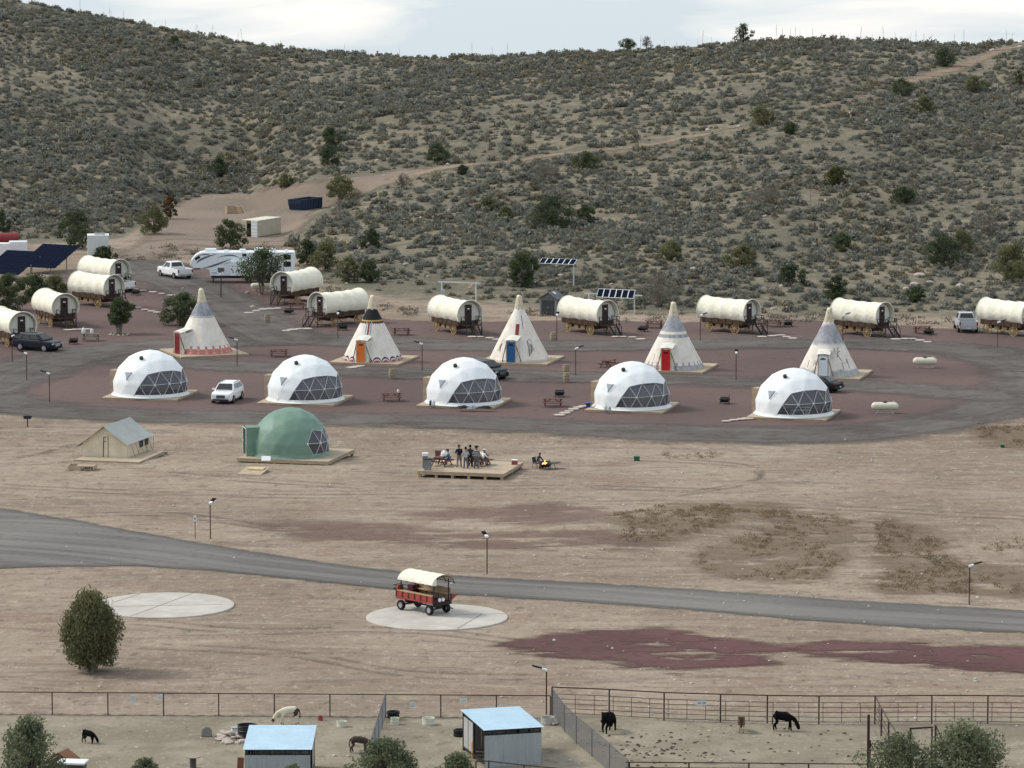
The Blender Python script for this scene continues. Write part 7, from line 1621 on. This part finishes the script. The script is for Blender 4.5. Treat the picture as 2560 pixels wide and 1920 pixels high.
# ------------------------------------------------------------------ animals
def animal(name, label, cat, loc, rz, h, mats, deep=1.0, turn=0.0, kind='cow', patches=()):
    t = thing(name, label, cat, loc, rz); k = h / 0.92; J = {}; W_ = 1.0 if kind != 'pony' else 0.95
    def P(n, x, y, z): J[n] = (x * k * W_, y * k, z * k)
    P('loin', 0, .12, .84); P('rump', 0, .40, .85); P('mid', 0, -.14, .80); P('wither', 0, -.40, .86); P('nk1', turn * .10, -.62, .72); P('nk2', turn * .26, -.78, .50); P('poll', turn * .36, -.86, .36); P('face', turn * .44, -.93, .20); P('muz', turn * .48, -.95, .09)
    if kind == 'cow': P('nk1', turn * .10, -.60, .70); P('nk2', turn * .24, -.72, .50); P('poll', turn * .34, -.79, .36); P('face', turn * .42, -.85, .21); P('muz', turn * .46, -.88, .09)
    P('t1', 0, .52, .84); P('t2', 0, .57, .62); P('t3', 0, .56, .34)
    E = [('loin', 'rump'), ('loin', 'mid'), ('mid', 'wither'), ('wither', 'nk1'), ('nk1', 'nk2'), ('nk2', 'poll'), ('poll', 'face'), ('face', 'muz'), ('rump', 't1'), ('t1', 't2'), ('t2', 't3')]; RG = [0, 0, 0, 0, 0, 0, 1, 0, 2, 2, 2]
    kc = 1.18 if kind == 'cow' else 1.0
    Rd = dict(loin=(.17 * kc, .19 * deep * kc), rump=(.16 * kc, .165 * kc), mid=(.19 * kc, .225 * deep * kc), wither=(.15 * kc, .18 * kc), nk1=(.085, .115), nk2=(.07, .09), poll=(.085 * kc, .09 * kc), face=(.065 * kc, .07 * kc), muz=(.052 * kc, .05 * kc), t1=.032, t2=.024, t3=.03)
    for s_, n in ((-1, 'L'), (1, 'R')):
        P('sh' + n, s_ * .12, -.38, .60); P('kn' + n, s_ * .125, -.40 + .03 * s_, .34); P('fe' + n, s_ * .125, -.38 + .06 * s_, .10); P('ho' + n, s_ * .125, -.41 + .06 * s_, .025)
        P('hp' + n, s_ * .12, .36, .66); P('st' + n, s_ * .135, .28, .50); P('hk' + n, s_ * .13, .46 - .04 * s_, .34); P('hf' + n, s_ * .13, .43 - .06 * s_, .11); P('hh' + n, s_ * .13, .40 - .06 * s_, .025)
        E += [('wither', 'sh' + n), ('sh' + n, 'kn' + n), ('kn' + n, 'fe' + n), ('fe' + n, 'ho' + n), ('rump', 'hp' + n), ('hp' + n, 'st' + n), ('st' + n, 'hk' + n), ('hk' + n, 'hf' + n), ('hf' + n, 'hh' + n)]
        RG += [0, 0, 4, 3, 2 if kind == 'pony' else 0, 2 if kind == 'pony' else 0, 4, 4, 3]
        Rd.update({'sh' + n: (.075, .10), 'kn' + n: .045, 'fe' + n: .033, 'ho' + n: .042, 'hp' + n: (.10, .13), 'st' + n: (.075, .09), 'hk' + n: .045, 'hf' + n: .034, 'hh' + n: .042})
    Rd = {n: (tuple(x * k * 1.22 for x in r_) if isinstance(r_, tuple) else r_ * k * 1.3) for n, r_ in Rd.items()}
    po = Vector(J['poll'])
    def ears(m_):
        for s_ in (-1, 1):
            d = Vector((s_ * .13, .03, .05 if kind == 'cow' else .13)) * k; b_ = po + Vector((s_ * .055, .02, .04)) * k; m_.tube([b_, b_ + d * .55, b_ + d], [.022 * k, .034 * k, .006 * k], 6)
    def mane(m_):
        if kind == 'pony':
            for q in range(9):
                a = Vector(J['wither']).lerp(po, q / 8) + Vector((0, .03, .12 * (1 - q / 14))) * k; m_.tube([a, a + Vector((.05, .02, -.03)) * k, a + Vector((.09, .01, -.12)) * k], [.022 * k, .025 * k, .008 * k], 5)
    def spots(m_):
        for (x, y, z, r_) in patches:
            c_ = Vector((x, y, z)) * k; n = 9; ring_ = []
            m_.poly([c_ + Vector((0.0, math.cos(6.283 * i / n) * r_ * k, math.sin(6.283 * i / n) * r_ * .8 * k)) for i in range(n)])
    skin_body('body', J, E, Rd, RG, mats, t, [(ears, 0), (mane, 0), (spots, 5)]); return t
WHH = simple('white_coat', (0.62, 0.58, 0.46), 0.85, 0.08, 4); BRH = simple('dark_brown_coat', (0.06, 0.035, 0.035), 0.85, 0.2, 6); BLH = simple('black_coat', (0.006, 0.006, 0.007), 0.9, 0.2, 6, spec=0.08); TAN = simple('tan_calf_coat', (0.17, 0.11, 0.06), 0.85, 0.2, 6); HOOF = simple('hoof', (0.06, 0.05, 0.045), 0.7); DKB = simple('grey_brown_coat', (0.055, 0.046, 0.032), 0.9, 0.2, 6); WSP = simple('white_patch', (0.62, 0.6, 0.56), 0.85); CALFL = simple('pale_calf_leg', (0.34, 0.28, 0.2), 0.85)
animal('pony', 'white pony with brown rump and face grazing behind the left shed', 'pony', at(724, 1812), R(-88), 0.98, [WHH, BRH, BRH, HOOF, WHH, WSP], 1.0, 0.25, 'pony')
animal('cow', 'black cow with small white patches grazing side-on in the right pen', 'cow', at(1957, 1827), R(86), 0.98, [BLH, BLH, BLH, HOOF, BLH, WSP], 1.02, -0.2, 'cow', ((-.16, .2, .66, .035), (.185, .17, .62, .05), (.17, -.42, .70, .03)))
animal('cow', 'black cow seen from behind beside the chain-link fence', 'cow', at(1522, 1831), R(150), 1.06, [BLH, BLH, BLH, HOOF, BLH, WSP], 1.0, 0.8, 'cow')
animal('calf', 'small tan calf seen from behind between the black cattle', 'calf', at(1853, 1830), R(178), 0.82, [TAN, TAN, BRH, HOOF, CALFL, WSP], 0.95, 0.1, 'cow')
animal('goat', 'small black goat grazing at the left behind the hutches', 'goat', at(221, 1858), R(62), 0.66, [BLH, BLH, BLH, HOOF, BLH, WSP], 1.0, 0.2, 'cow')
animal('donkey', 'grey-brown donkey partly hidden by the bottom bush', 'donkey', at(897, 1882), R(92), 0.86, [DKB, DKB, BRH, HOOF, DKB, WSP], 1.0, 0.0, 'pony')
# droppings in the cattle pen
rs = np.random.RandomState(3); Vs = []; Fs = []; k = 0
base_v = np.array([[1, 0, 0], [-.5, .8, 0], [-.5, -.8, 0], [0, 0, .5]], float); base_f = np.array([[0, 1, 3], [1, 2, 3], [2, 0, 3]])
for i in range(150):
    if i < 90: u, v = rs.normal(1640, 70), rs.normal(1882, 22)
    else: u, v = rs.uniform(1440, 2140), rs.uniform(1815, 1915)
    if u < 1500 + (v - 1880) * 1.0: continue
    p = px(u, v, 0); s_ = rs.uniform(.07, .2); a = rs.random() * 6; rot = np.array([[math.cos(a), -math.sin(a), 0], [math.sin(a), math.cos(a), 0], [0, 0, 1]])
    Vs.append((base_v * s_) @ rot.T + np.array([p.x, p.y, gz1(p.x, p.y)])); Fs.append(base_f + k); k += 4
o = mesh_obj('droppings', mesh_np('droppings', np.concatenate(Vs), np.concatenate(Fs), None, simple('dark_dung', (0.045, 0.035, 0.024), 0.95))); o['kind'] = 'stuff'; o['label'] = 'dark droppings strewn over the cattle pen'; o['category'] = 'droppings'

# things at the far left edge above the solar arrays
rt_ = thing('red_tank', 'dark red fuel tank at the left edge above the solar arrays', 'tank', at(14, 622), R(12))
MB().lathe([(0.05, -1.5), (0.62, -1.35), (0.68, -1.2), (0.68, 1.2), (0.62, 1.35), (0.05, 1.5)], 20, (0.2, 0, 1.35), 'x').build('shell', simple('tank_red', (0.22, 0.035, 0.035), 0.5), rt_, smooth=False)
for sx in (-1, 1): MB().box((sx * 0.9, 0, 0.35), (0.2, 1.0, 0.7)).build('saddle', REDD, rt_)
for u, v, W_, lb in ((8, 655, 1.5, 'white box trailer at the left edge behind the solar arrays'), (45, 650, 2.1, 'lower white box trailer beside the one at the left edge')):
    bt = thing('box_trailer', lb, 'trailer', at(u, v), R(4)); MB().box((0, 0.8, 1.5), (W_ + .1, 1.6, 1.5)).build('box', STEELW, bt, bevel=0.03); MB().box((0, 0.8, 0.6), (W_, 1.5, 0.2)).build('chassis', TRIM, bt)
    for sx in (-1, 1): MB().lathe([(0.1, -0.1), (0.34, -0.1), (0.34, 0.1), (0.1, 0.1)], 14, (sx * 0.5, 0.1, 0.34), 'y').build('wheel', TYREM, bt)
bb = thing('white_trailer', 'tall white box trailer behind the junipers at the left', 'trailer', at(246, 652), R(6)); MB().box((0, 1.2, 1.75), (2.6, 2.4, 2.6)).build('box', simple('offwhite_panel', (0.60, 0.62, 0.60), 0.6, 0.06), bb, bevel=0.03); MB().box((0, 1.2, 3.08), (2.66, 2.46, 0.1)).build('roof_cap', STEELW, bb); MB().box((0.2, 1.0, 3.22), (1.3, 0.6, 0.18)).build('roof_vent', GREYM, bb)
for sx in (-1, 1): MB().lathe([(0.1, -0.1), (0.36, -0.1), (0.36, 0.1), (0.1, 0.1)], 14, (sx * 0.7, 0.0, 0.36), 'y').build('wheel', TYREM, bb)
# ------------------------------------------------------------------ trees one can tell apart
TREES = [  # base u, v, height px, width px, look, label
 (437, 122, 34, 36, 'j', 'small dark juniper high on the left hill'), (654, 216, 26, 48, 't', 'bare grey bush high on the left hill'), (498, 218, 26, 26, 't', 'small bare bush on the left hill'),
 (827, 374, 58, 62, 'j', 'upper one of two dark junipers above the dumpster'), (820, 416, 56, 66, 'j', 'lower one of two dark junipers above the dumpster'), (547, 442, 52, 52, 'j', 'dark juniper on the left hill above the plywood crate'),
 (712, 470, 36, 50, 'o', 'low olive bush at the top of the graded clearing'), (1007, 470, 36, 46, 't', 'grey bush beside the dirt track'), (1094, 408, 50, 60, 'j', 'dark juniper above the dirt track'), (1157, 436, 24, 28, 'j', 'small dark juniper on the dirt track edge'),
 (1221, 526, 34, 52, 'o', 'low olive bush left of the wide juniper'), (1267, 550, 34, 46, 'o', 'second low olive bush left of the wide juniper'), (853, 512, 72, 82, 'o', 'spreading olive tree beside the dumpster'),
 (188, 622, 100, 92, 'j', 'tall dark juniper in front of the white trailer'), (386, 586, 72, 78, 'o', 'olive juniper at the left of the graded clearing'), (426, 548, 60, 34, 'r', 'rust-tinged narrow tree at the edge of the clearing'),
 (576, 622, 74, 84, 'g', 'round green juniper in front of the beige container'), (22, 776, 92, 100, 'g', 'dark green juniper at the left edge behind the wagons'), (84, 752, 66, 84, 'g', 'green juniper behind the leftmost wagons'), (140, 742, 54, 66, 'o', 'olive juniper behind the pair of wagons'),
 (262, 652, 36, 66, 'g', 'low green juniper below the white trailer'), (6, 585, 62, 34, 'j', 'dark juniper cut off at the left edge of the slope'), (298, 836, 92, 76, 'g', 'small round tree with a stone ring among the wagons'),
 (458, 814, 82, 108, 'g', 'wide green juniper behind the pink-banded tipi'), (655, 736, 116, 146, 'g', 'juniper standing in front of the travel trailer'), (768, 662, 64, 62, 'j', 'dark juniper right of the travel trailer'), (812, 676, 74, 74, 'o', 'grey-olive tree right of the travel trailer'),
 (873, 706, 66, 64, 'o', 'olive bush on the slope behind the wagon'), (922, 706, 56, 66, 'j', 'dark bush on the slope left of the bare frame'), (930, 622, 52, 52, 'j', 'dark bush higher on the slope right of the trailer'),
 (1465, 426, 46, 72, 'g', 'round green juniper on the mid slope'), (1364, 450, 44, 74, 't', 'grey bush left of the round green juniper'), (1380, 574, 84, 130, 'j', 'wide dark juniper thicket on the slope'), (1462, 560, 50, 56, 'j', 'smaller dark juniper right of the wide thicket'),
 (1306, 716, 88, 86, 'g', 'dark green juniper behind the upper solar rack'), (1905, 312, 46, 72, 'o', 'dark bush on the upper right slope'), (1974, 336, 30, 46, 'j', 'small dark bush on the upper right slope'), (2252, 238, 42, 62, 'g', 'green juniper below the upper dirt track'),
 (2359, 166, 46, 64, 'j', 'dark juniper at the top right beside the dirt track'), (2310, 286, 46, 60, 'o', 'olive juniper on the upper right slope'), (2090, 464, 46, 62, 'y', 'yellow-green bush on the right slope'), (2258, 508, 40, 62, 'j', 'dark bush on the right slope'),
 (1917, 516, 46, 98, 't', 'wide bare grey thicket on the right slope'), (2443, 384, 46, 62, 't', 'bare dark-stemmed bush at the right'), (1853, 668, 56, 82, 'o', 'olive bush above the wagons on the right slope'), (2107, 626, 42, 56, 'g', 'small green juniper above the right wagons'),
 (1679, 650, 46, 66, 'o', 'olive bush above the red-doored tipi'), (2360, 666, 74, 112, 'j', 'wide dark juniper above the silver pickup'), (2403, 626, 50, 66, 'o', 'olive tree behind the wide juniper'), (2530, 704, 96, 96, 'o', 'large olive tree at the right edge above the wagon'),
 (2472, 592, 56, 72, 't', 'grey tree at the right below the skyline'), (2090, 752, 64, 62, 'j', 'dark bush directly above the white-doored wagon'), (1974, 712, 50, 72, 'j', 'dark shrub mass right of the middle wagons'), (1648, 768, 86, 124, 't', 'bare spreading tree behind the grey-banded tipi'),
 (2437, 230, 40, 66, 'o', 'olive bush near the top right'), (2547, 218, 46, 32, 'o', 'narrow bush at the top right edge'), (1859, 108, 50, 46, 'j', 'lone dark tree standing on the skyline'), (1569, 122, 24, 46, 'j', 'low dark tree on the skyline left of the lone tree'), (1616, 120, 30, 40, 't', 'sparse grey tree on the skyline'),
 (2290, 756, 40, 44, 'g', 'small green bush among the boulders')]
LOOK = {'j': (JUNIPER, 0.10), 'o': (JUNIPER2, 0.12), 'g': (leaf_material('green_juniper', (0.052, 0.070, 0.036), (0.092, 0.115, 0.056), (0.15, 0.172, 0.088)), 0.10), 't': (TWIG, 0.12), 'r': (leaf_material('rust_leaves', (0.06, 0.04, 0.02), (0.12, 0.07, 0.035), (0.17, 0.11, 0.06)), 0.12),
        'y': (leaf_material('yellow_green', (0.05, 0.055, 0.022), (0.10, 0.105, 0.042), (0.17, 0.165, 0.075)), 0.1)}
for i, (u, v, hp, wp, lk, lb) in enumerate(TREES):
    p = at(u, v); sc = F / (p.y * cp + (CH - p.z) * sp); h = hp / sc; r_ = wp / sc / 2; mt, h0 = LOOK[lk]
    trunky = lb in ('small round tree with a stone ring among the wagons', 'juniper standing in front of the travel trailer', 'spreading olive tree beside the dumpster')
    n = int(min(5200, 700 + 17 * hp * wp / 30)); n = int(n * (0.55 if lk == 't' else 1.0))
    tree({'j': 'juniper_tree', 'g': 'juniper_tree', 'o': 'desert_tree', 't': 'bare_bush', 'r': 'rusty_tree', 'y': 'green_bush'}[lk], lb, 'tree' if h > 1.8 else 'bush', p, h, r_ * 1.08, 100 + i, n, 0.125 if lk != 't' else 0.09, mt, 0.10 if not trunky else 0.13, 0.26 if trunky else 0.03, 'ragged', 22, group=None, stems=3 if trunky else 1)
# the lone juniper in the foreground and the trees at the bottom edge
tree('juniper_tree', 'rounded upright juniper alone in the foreground dirt', 'tree', at(229, 1679), 4.85, 2.1, 5, 15000, 0.10, JUNIPER2, 0.15, 0.09, 'egg', 44, tall=0.55, stems=4)
BT = leaf_material('near_foliage', (0.085, 0.102, 0.060), (0.155, 0.178, 0.105), (0.26, 0.275, 0.175))
for u, vt, D_, h, r_, sd_, lb in ((52, 1792, 221, 5.0, 1.65, 31, 'large leafy tree in the lower left corner'), (2262, 1838, 221, 4.2, 1.75, 32, 'leafy tree with bare inner branches left of the pair in the lower right'), (2430, 1812, 221, 4.7, 2.3, 33, 'dense leafy tree right of the pair in the lower right'),
                              (960, 1848, 221, 4.0, 1.75, 34, 'spiky green bush hiding the donkey at the bottom'), (1140, 1884, 221, 3.2, 1.15, 35, 'green bush at the bottom left of the right shed'), (345, 1896, 221, 3.0, 0.75, 36, 'small treetop at the bottom edge near the spool'), (720, 1912, 219, 2.7, 0.6, 37, 'small treetop poking up in front of the left shed')):
    x = (u - 1280) / F * D_; zt = CH - D_ * math.tan(PITCH + math.atan((vt - 960) / F)); p = on(x, D_ - r_ * 0.5)
    tree('leafy_tree', lb, 'tree', p, max(1.0, zt - p.z) * 1.06, r_ * 1.22, sd_, int((6500 if sd_ == 32 else 11000) * (r_ / 2) ** 1.1), 0.09, BT, 0.14, 0.10, 'ragged', 46, stems=3)

# ------------------------------------------------------------------ sagebrush
def shrub_template(seed, n=60):
    rs = np.random.RandomState(seed); d = rs.normal(size=(n, 3)); d[:, 2] = np.abs(d[:, 2]) * 0.9; d /= np.linalg.norm(d, axis=1)[:, None]
    ph = rs.random(4) * 6; q = 0.55 + 0.45 * rs.random(n); lob = 1 + 0.22 * np.sin(3 * np.arctan2(d[:, 1], d[:, 0]) + ph[0]) + 0.12 * np.sin(5 * np.arctan2(d[:, 1], d[:, 0]) + ph[1])
    p = d * (q * lob)[:, None] * np.array([0.62, 0.62, 0.72]) + np.array([0, 0, 0.04])
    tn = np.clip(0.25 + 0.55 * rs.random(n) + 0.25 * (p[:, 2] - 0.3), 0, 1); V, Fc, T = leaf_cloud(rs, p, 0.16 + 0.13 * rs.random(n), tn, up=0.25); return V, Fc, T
TPL = [shrub_template(k) for k in range(10)]
rs = np.random.RandomState(21); N = 60000
Y = np.sqrt(rs.uniform(425 ** 2, 790 ** 2, N)); X = rs.uniform(-0.14, 0.14, N) * Y; G = gz(X, Y)
uu = 1280 + F * X / (Y * cp + (CH - G) * sp); db = np.interp(uu, BU, BD); dr = np.interp(uu, RU, RD)
ok = (Y > db - 5 + 7 * fbm(X / 9, Y / 9, 2, 40)) & (Y < dr + 3)
clear = [pxline([(340, 610), (425, 520), (520, 484), (640, 476), (780, 453), (900, 438), (1010, 423), (1090, 420), (1030, 455), (930, 484), (840, 520), (790, 566), (740, 605), (690, 624), (560, 640), (400, 650), (330, 650)])]
for c_ in clear: ok &= ~inside(X, Y, c_)
for pts, wd in (([(980, 448), (1120, 418), (1280, 404), (1420, 384), (1560, 372), (1680, 352), (1760, 338), (1840, 318)], 4.0), ([(1990, 285), (2080, 262), (2180, 240)], 1.5), ([(2270, 205), (2340, 186), (2420, 160), (2500, 128), (2580, 104)], 5.0)):
    d_, _, _ = seg_dist(X, Y, pxline(pts)); ok &= d_ > wd * 0.5
# camp side strips without brush: round the shed, racks and trailer
dens = 0.46 * np.clip(2.3 * (fbm(X / 15, Y / 24, 3, 77) - 0.03), 0.45, 1.6) * np.where(Y < db + 10, 0.55, 1.0) * np.where(uu < 700, 1.25, 1.0)
area = (790 ** 2 - 425 ** 2) * 0.14 / N
ok &= rs.random(N) < dens * area
X, Y, G, dbv = X[ok], Y[ok], G[ok], db[ok]; n = len(X)
sc_ = np.clip(rs.lognormal(-0.38, 0.36, n), 0.35, 1.6) * np.where(fbm(X / 30, Y / 30, 2, 9) > 0.52, 1.15, 0.9)
hs_ = sc_ * rs.uniform(0.75, 1.1, n); ro = rs.random(n) * 6.283; tv = rs.integers(0, 10, n) if hasattr(rs, 'integers') else rs.randint(0, 10, n); to_ = np.clip(rs.normal(0, 0.16, n), -0.35, 0.4)
hu_ = np.clip(rs.normal(0.12, 0.3, n) + 0.7 * (fbm(X / 14, Y / 20, 2, 61) - 0.5), 0, 0.85)
order = np.argsort(-(sc_ / Y)); near = set(order[:300].tolist()); SAGEME = [mesh_np('sagebrush', V, Fc, T, SAGE) for V, Fc, T in TPL]
for i in order[:300]:
    o = bpy.data.objects.new('sagebrush', SAGEME[tv[i]]); COL.objects.link(o); o.location = (X[i], Y[i], G[i] - 0.04); o.scale = (sc_[i], sc_[i], hs_[i]); o.rotation_euler = (0, 0, ro[i]); tag(o, 'large grey-green sagebrush on the hillside', 'shrub', 'larger sagebrush on the hillside')
Vs, Fs, Ts, Hs = [], [], [], []; k = 0
for i in range(n):
    if i in near: continue
    V, Fc, T = TPL[tv[i]]; c_, s_ = math.cos(ro[i]), math.sin(ro[i])
    W_ = np.empty_like(V); W_[:, 0] = (V[:, 0] * c_ - V[:, 1] * s_) * sc_[i] + X[i]; W_[:, 1] = (V[:, 0] * s_ + V[:, 1] * c_) * sc_[i] + Y[i]; W_[:, 2] = V[:, 2] * hs_[i] + G[i] - 0.04
    Vs.append(W_); Fs.append(Fc + k); Ts.append(np.clip(T + to_[i], 0, 1)); Hs.append(np.full(len(T), hu_[i])); k += len(V)
o = mesh_obj('sagebrush_cover', mesh_np('sagebrush_cover', np.concatenate(Vs), np.concatenate(Fs), np.concatenate(Ts), SAGE)); o.data.attributes.new('hue', 'FLOAT', 'FACE').data.foreach_set('value', np.concatenate(Hs).astype(np.float32)); o['kind'] = 'stuff'; o['label'] = 'grey-green sagebrush covering the hills'; o['category'] = 'sagebrush'
print('shrubs', n)

# dry brown weeds on the mound and the verges
def weeds(name, label, polys, dens, mat, seed, size=(0.35, 0.8)):
    rs = np.random.RandomState(seed); Vs, Fs, Ts = [], [], []; k = 0
    for poly, dn in polys:
        P_ = pxline(poly); A = np.array(P_); n = int((np.ptp(A[:, 0])) * (np.ptp(A[:, 1])) * dens * dn); x = rs.uniform(A[:, 0].min(), A[:, 0].max(), n); y = rs.uniform(A[:, 1].min(), A[:, 1].max(), n)
        m_ = inside(x, y, P_) & (fbm(x / 2.2, y / 4.0, 3, seed) > 0.42); x, y = x[m_], y[m_]; z = gz(x, y)
        for j in range(len(x)):
            s_ = rs.uniform(*size); q = 26; p = rs.normal(size=(q, 3)) * np.array([0.45, 0.45, 0.28]); p[:, 2] = np.abs(p[:, 2]); p *= s_
            V, Fc, T = leaf_cloud(rs, p + np.array([x[j], y[j], z[j] + 0.02]), s_ * (0.10 + 0.12 * rs.random(q)), np.clip(rs.random() * .5 + rs.random(q) * .5, 0, 1), up=0.5); Vs.append(V); Fs.append(Fc + k); Ts.append(T); k += len(V)
    o = mesh_obj(name, mesh_np(name, np.concatenate(Vs), np.concatenate(Fs), np.concatenate(Ts), mat)); o['kind'] = 'stuff'; o['label'] = label; o['category'] = 'weeds'; return o
weeds('dry_weeds', 'dry brown weeds on the mound beside the lower road', [([(1540, 1288), (1650, 1268), (1800, 1262), (1960, 1266), (1975, 1296), (1850, 1302), (1750, 1330), (1640, 1350), (1560, 1345)], 1.6), ([(1760, 1370), (1900, 1330), (2030, 1280), (2130, 1300), (2140, 1350), (2110, 1400), (2060, 1450), (1900, 1455), (1800, 1440), (1730, 1410)], 0.8),
      ([(2190, 1295), (2270, 1310), (2360, 1350), (2420, 1400), (2600, 1440), (2600, 1490), (2380, 1484), (2200, 1478), (2195, 1400)], 1.2), ([(2440, 1070), (2600, 1065), (2600, 1115), (2460, 1112)], 1.5), ([(1640, 1135), (1800, 1132), (1830, 1148), (1680, 1150)], 0.5), ([(2440, 1350), (2600, 1340), (2600, 1375), (2460, 1380)], 0.5)], 2.4, DRYW, 5, (0.18, 0.45))
GREYW = leaf_material('grey_weed', (0.09, 0.078, 0.062), (0.15, 0.13, 0.10), (0.22, 0.195, 0.15))
weeds('grey_weeds', 'grey weeds fringing the clearing and the foot of the slope', [([(280, 640), (420, 615), (530, 630), (420, 655), (300, 660)], 0.9), ([(700, 640), (760, 655), (880, 735), (1000, 770), (1200, 790), (1000, 790), (820, 745), (740, 690)], 1.1), ([(1240, 780), (1500, 775), (1800, 790), (2100, 785), (2400, 800), (2400, 815), (1900, 812), (1500, 806)], 0.9), ([(1560, 1330), (1700, 1325), (1780, 1350), (1700, 1385), (1580, 1380)], 0.6), ([(2300, 1360), (2420, 1400), (2560, 1440), (2420, 1440), (2290, 1400)], 0.5)], 0.55, GREYW, 8)
# agave stalks
STK = simple('dry_stalk', (0.15, 0.13, 0.10), 0.9); m_ = MB(); m_.tube([(0, 0, 0), (0.03, 0, 1.4), (0.02, 0, 2.6), (0.06, 0, 3.4)], [0.034, 0.028, 0.024, 0.008], 5)
for k in range(7): a = k * 2.4; z = 2.1 + 0.18 * k; m_.tube([(0.02, 0, z), (0.02 + 0.16 * math.cos(a), 0.16 * math.sin(a), z + 0.1)], [0.012, 0.02], 4)
STM = m_.data('agave_stalk'); STM.materials.append(STK); rs = random.Random(12)
for i in range(78):
    if i < 52:
        u = [276, 280, 311, 387, 415, 487, 492, 530, 595, 607, 860, 1000, 1180, 1230, 1270, 1560, 1600, 1625, 1660, 1690, 1715, 1745, 1755, 1780, 1830, 1850, 1940, 1955, 1975, 1985, 1990, 2000, 2030, 2100, 2120, 2150, 2180, 2210, 2240, 2250, 2275, 2290, 2310, 2330, 2385, 2410, 2470, 2516, 2530, 140, 200, 700][i]; v = np.interp(u, RU, RV) + rs.uniform(4, 9)
    else: u = rs.uniform(1500, 2500); v = rs.uniform(300, 640)
    o = bpy.data.objects.new('agave_stalk', STM); COL.objects.link(o); o.location = at(u, float(v)); s_ = rs.uniform(0.45, 0.95); o.scale = (s_, s_, s_); o.rotation_euler = (rs.uniform(-.08, .08), rs.uniform(-.1, .1), rs.random() * 6)
    tag(o, 'thin dry flower stalk on the skyline' if i < 52 else 'thin dry flower stalk on the right slope', 'stalk', 'dry stalks on the skyline' if i < 52 else 'dry stalks on the right slope')
# boulders and loose stones
BG = 'pale boulders on the lower right slope'
for k, (u, v, wd) in enumerate(((2298, 690, 30), (2287, 716, 26), (2327, 708, 18), (2403, 718, 24), (2372, 772, 28), (2266, 724, 20), (1711, 686, 22), (1735, 676, 22), (1708, 702, 16), (1955, 716, 14), (1660, 700, 16), (2440, 726, 14), (1760, 700, 14), (1145, 775, 13), (1400, 690, 15), (960, 440, 10), (1770, 326, 14), (2480, 128, 18), (2550, 118, 16), (2110, 250, 9))):
    p = at(u, v); sc2 = F / (p.y * cp + (CH - p.z) * sp); o = bpy.data.objects.new('boulder', ROCKS[k % 6]); COL.objects.link(o); s_ = wd / sc2 / 2; o.scale = (s_, s_, s_ * 0.85); o.location = p + Vector((0, 0, s_ * 0.2)); o.rotation_euler = (0, 0, k * 1.3); tag(o, 'pale rounded boulder on the brushy hillside', 'boulder', 'pale boulders on the hillside')
rs = np.random.RandomState(9); V0, F0 = None, None; b_ = bmesh.new(); bmesh.ops.create_icosphere(b_, subdivisions=1, radius=1.0); V0 = np.array([v.co[:] for v in b_.verts]) * np.array([1, .8, .6]); F0 = np.array([[v.index for v in f.verts] for f in b_.faces]); b_.free()
def stones(name, label, n, sampler, smin, smax, mat):
    Vs, Fs = [], []
    for i in range(n):
        x, y = sampler(); z = gz1(x, y); s_ = smin * (smax / smin) ** (rs.random() ** 2.2); a = rs.random() * 6.28; R_ = np.array([[math.cos(a), -math.sin(a), 0], [math.sin(a), math.cos(a), 0], [0, 0, 1]])
        Vs.append((V0 * (1 + 0.2 * rs.normal(size=V0.shape)) * s_) @ R_.T + np.array([x, y, z + s_ * 0.15])); Fs.append(F0 + i * len(V0))
    o = mesh_obj(name, mesh_np(name, np.concatenate(Vs), np.concatenate(Fs), None, mat)); o['kind'] = 'stuff'; o['label'] = label; o['category'] = 'stones'
def s_flat():
    while True:
        u, v = rs.uniform(-20, 2580), rs.uniform(1090, 1920); p = px(u, v, 0)
        if rs.random() < (0.35 + 0.65 * (u > 1300)) and not (1440 < v - (u * 0.06) < 1480): return p.x, p.y
def s_hill():
    y = math.sqrt(rs.uniform(455 ** 2, 740 ** 2)); return rs.uniform(-.13, .13) * y, y
PALEST = simple('pale_stone_bits', (0.46, 0.42, 0.37), 0.9, 0.3, 1.0)
stones('loose_stones', 'small pale stones strewn over the bare dirt', 1300, s_flat, 0.03, 0.16, PALEST); stones('hillside_stones', 'small pale stones between the brush on the hills', 1100, s_hill, 0.12, 0.42, simple('hill_stone', (0.36, 0.31, 0.255), 0.9, 0.3, 0.5))
# stone ring of the small round tree
p = at(298, 838)
for k in range(12): a = k * math.pi / 6; o = bpy.data.objects.new('ring_stone', ROCKS[k % 6]); COL.objects.link(o); o.location = on(p.x + 1.0 * math.cos(a), p.y + 1.0 * math.sin(a), 0.1); o.scale = (.16, .14, .12); o.rotation_euler = (0, 0, k); tag(o, 'pale stone in the ring round the small tree', 'stone', 'stones in the ring round the small tree')
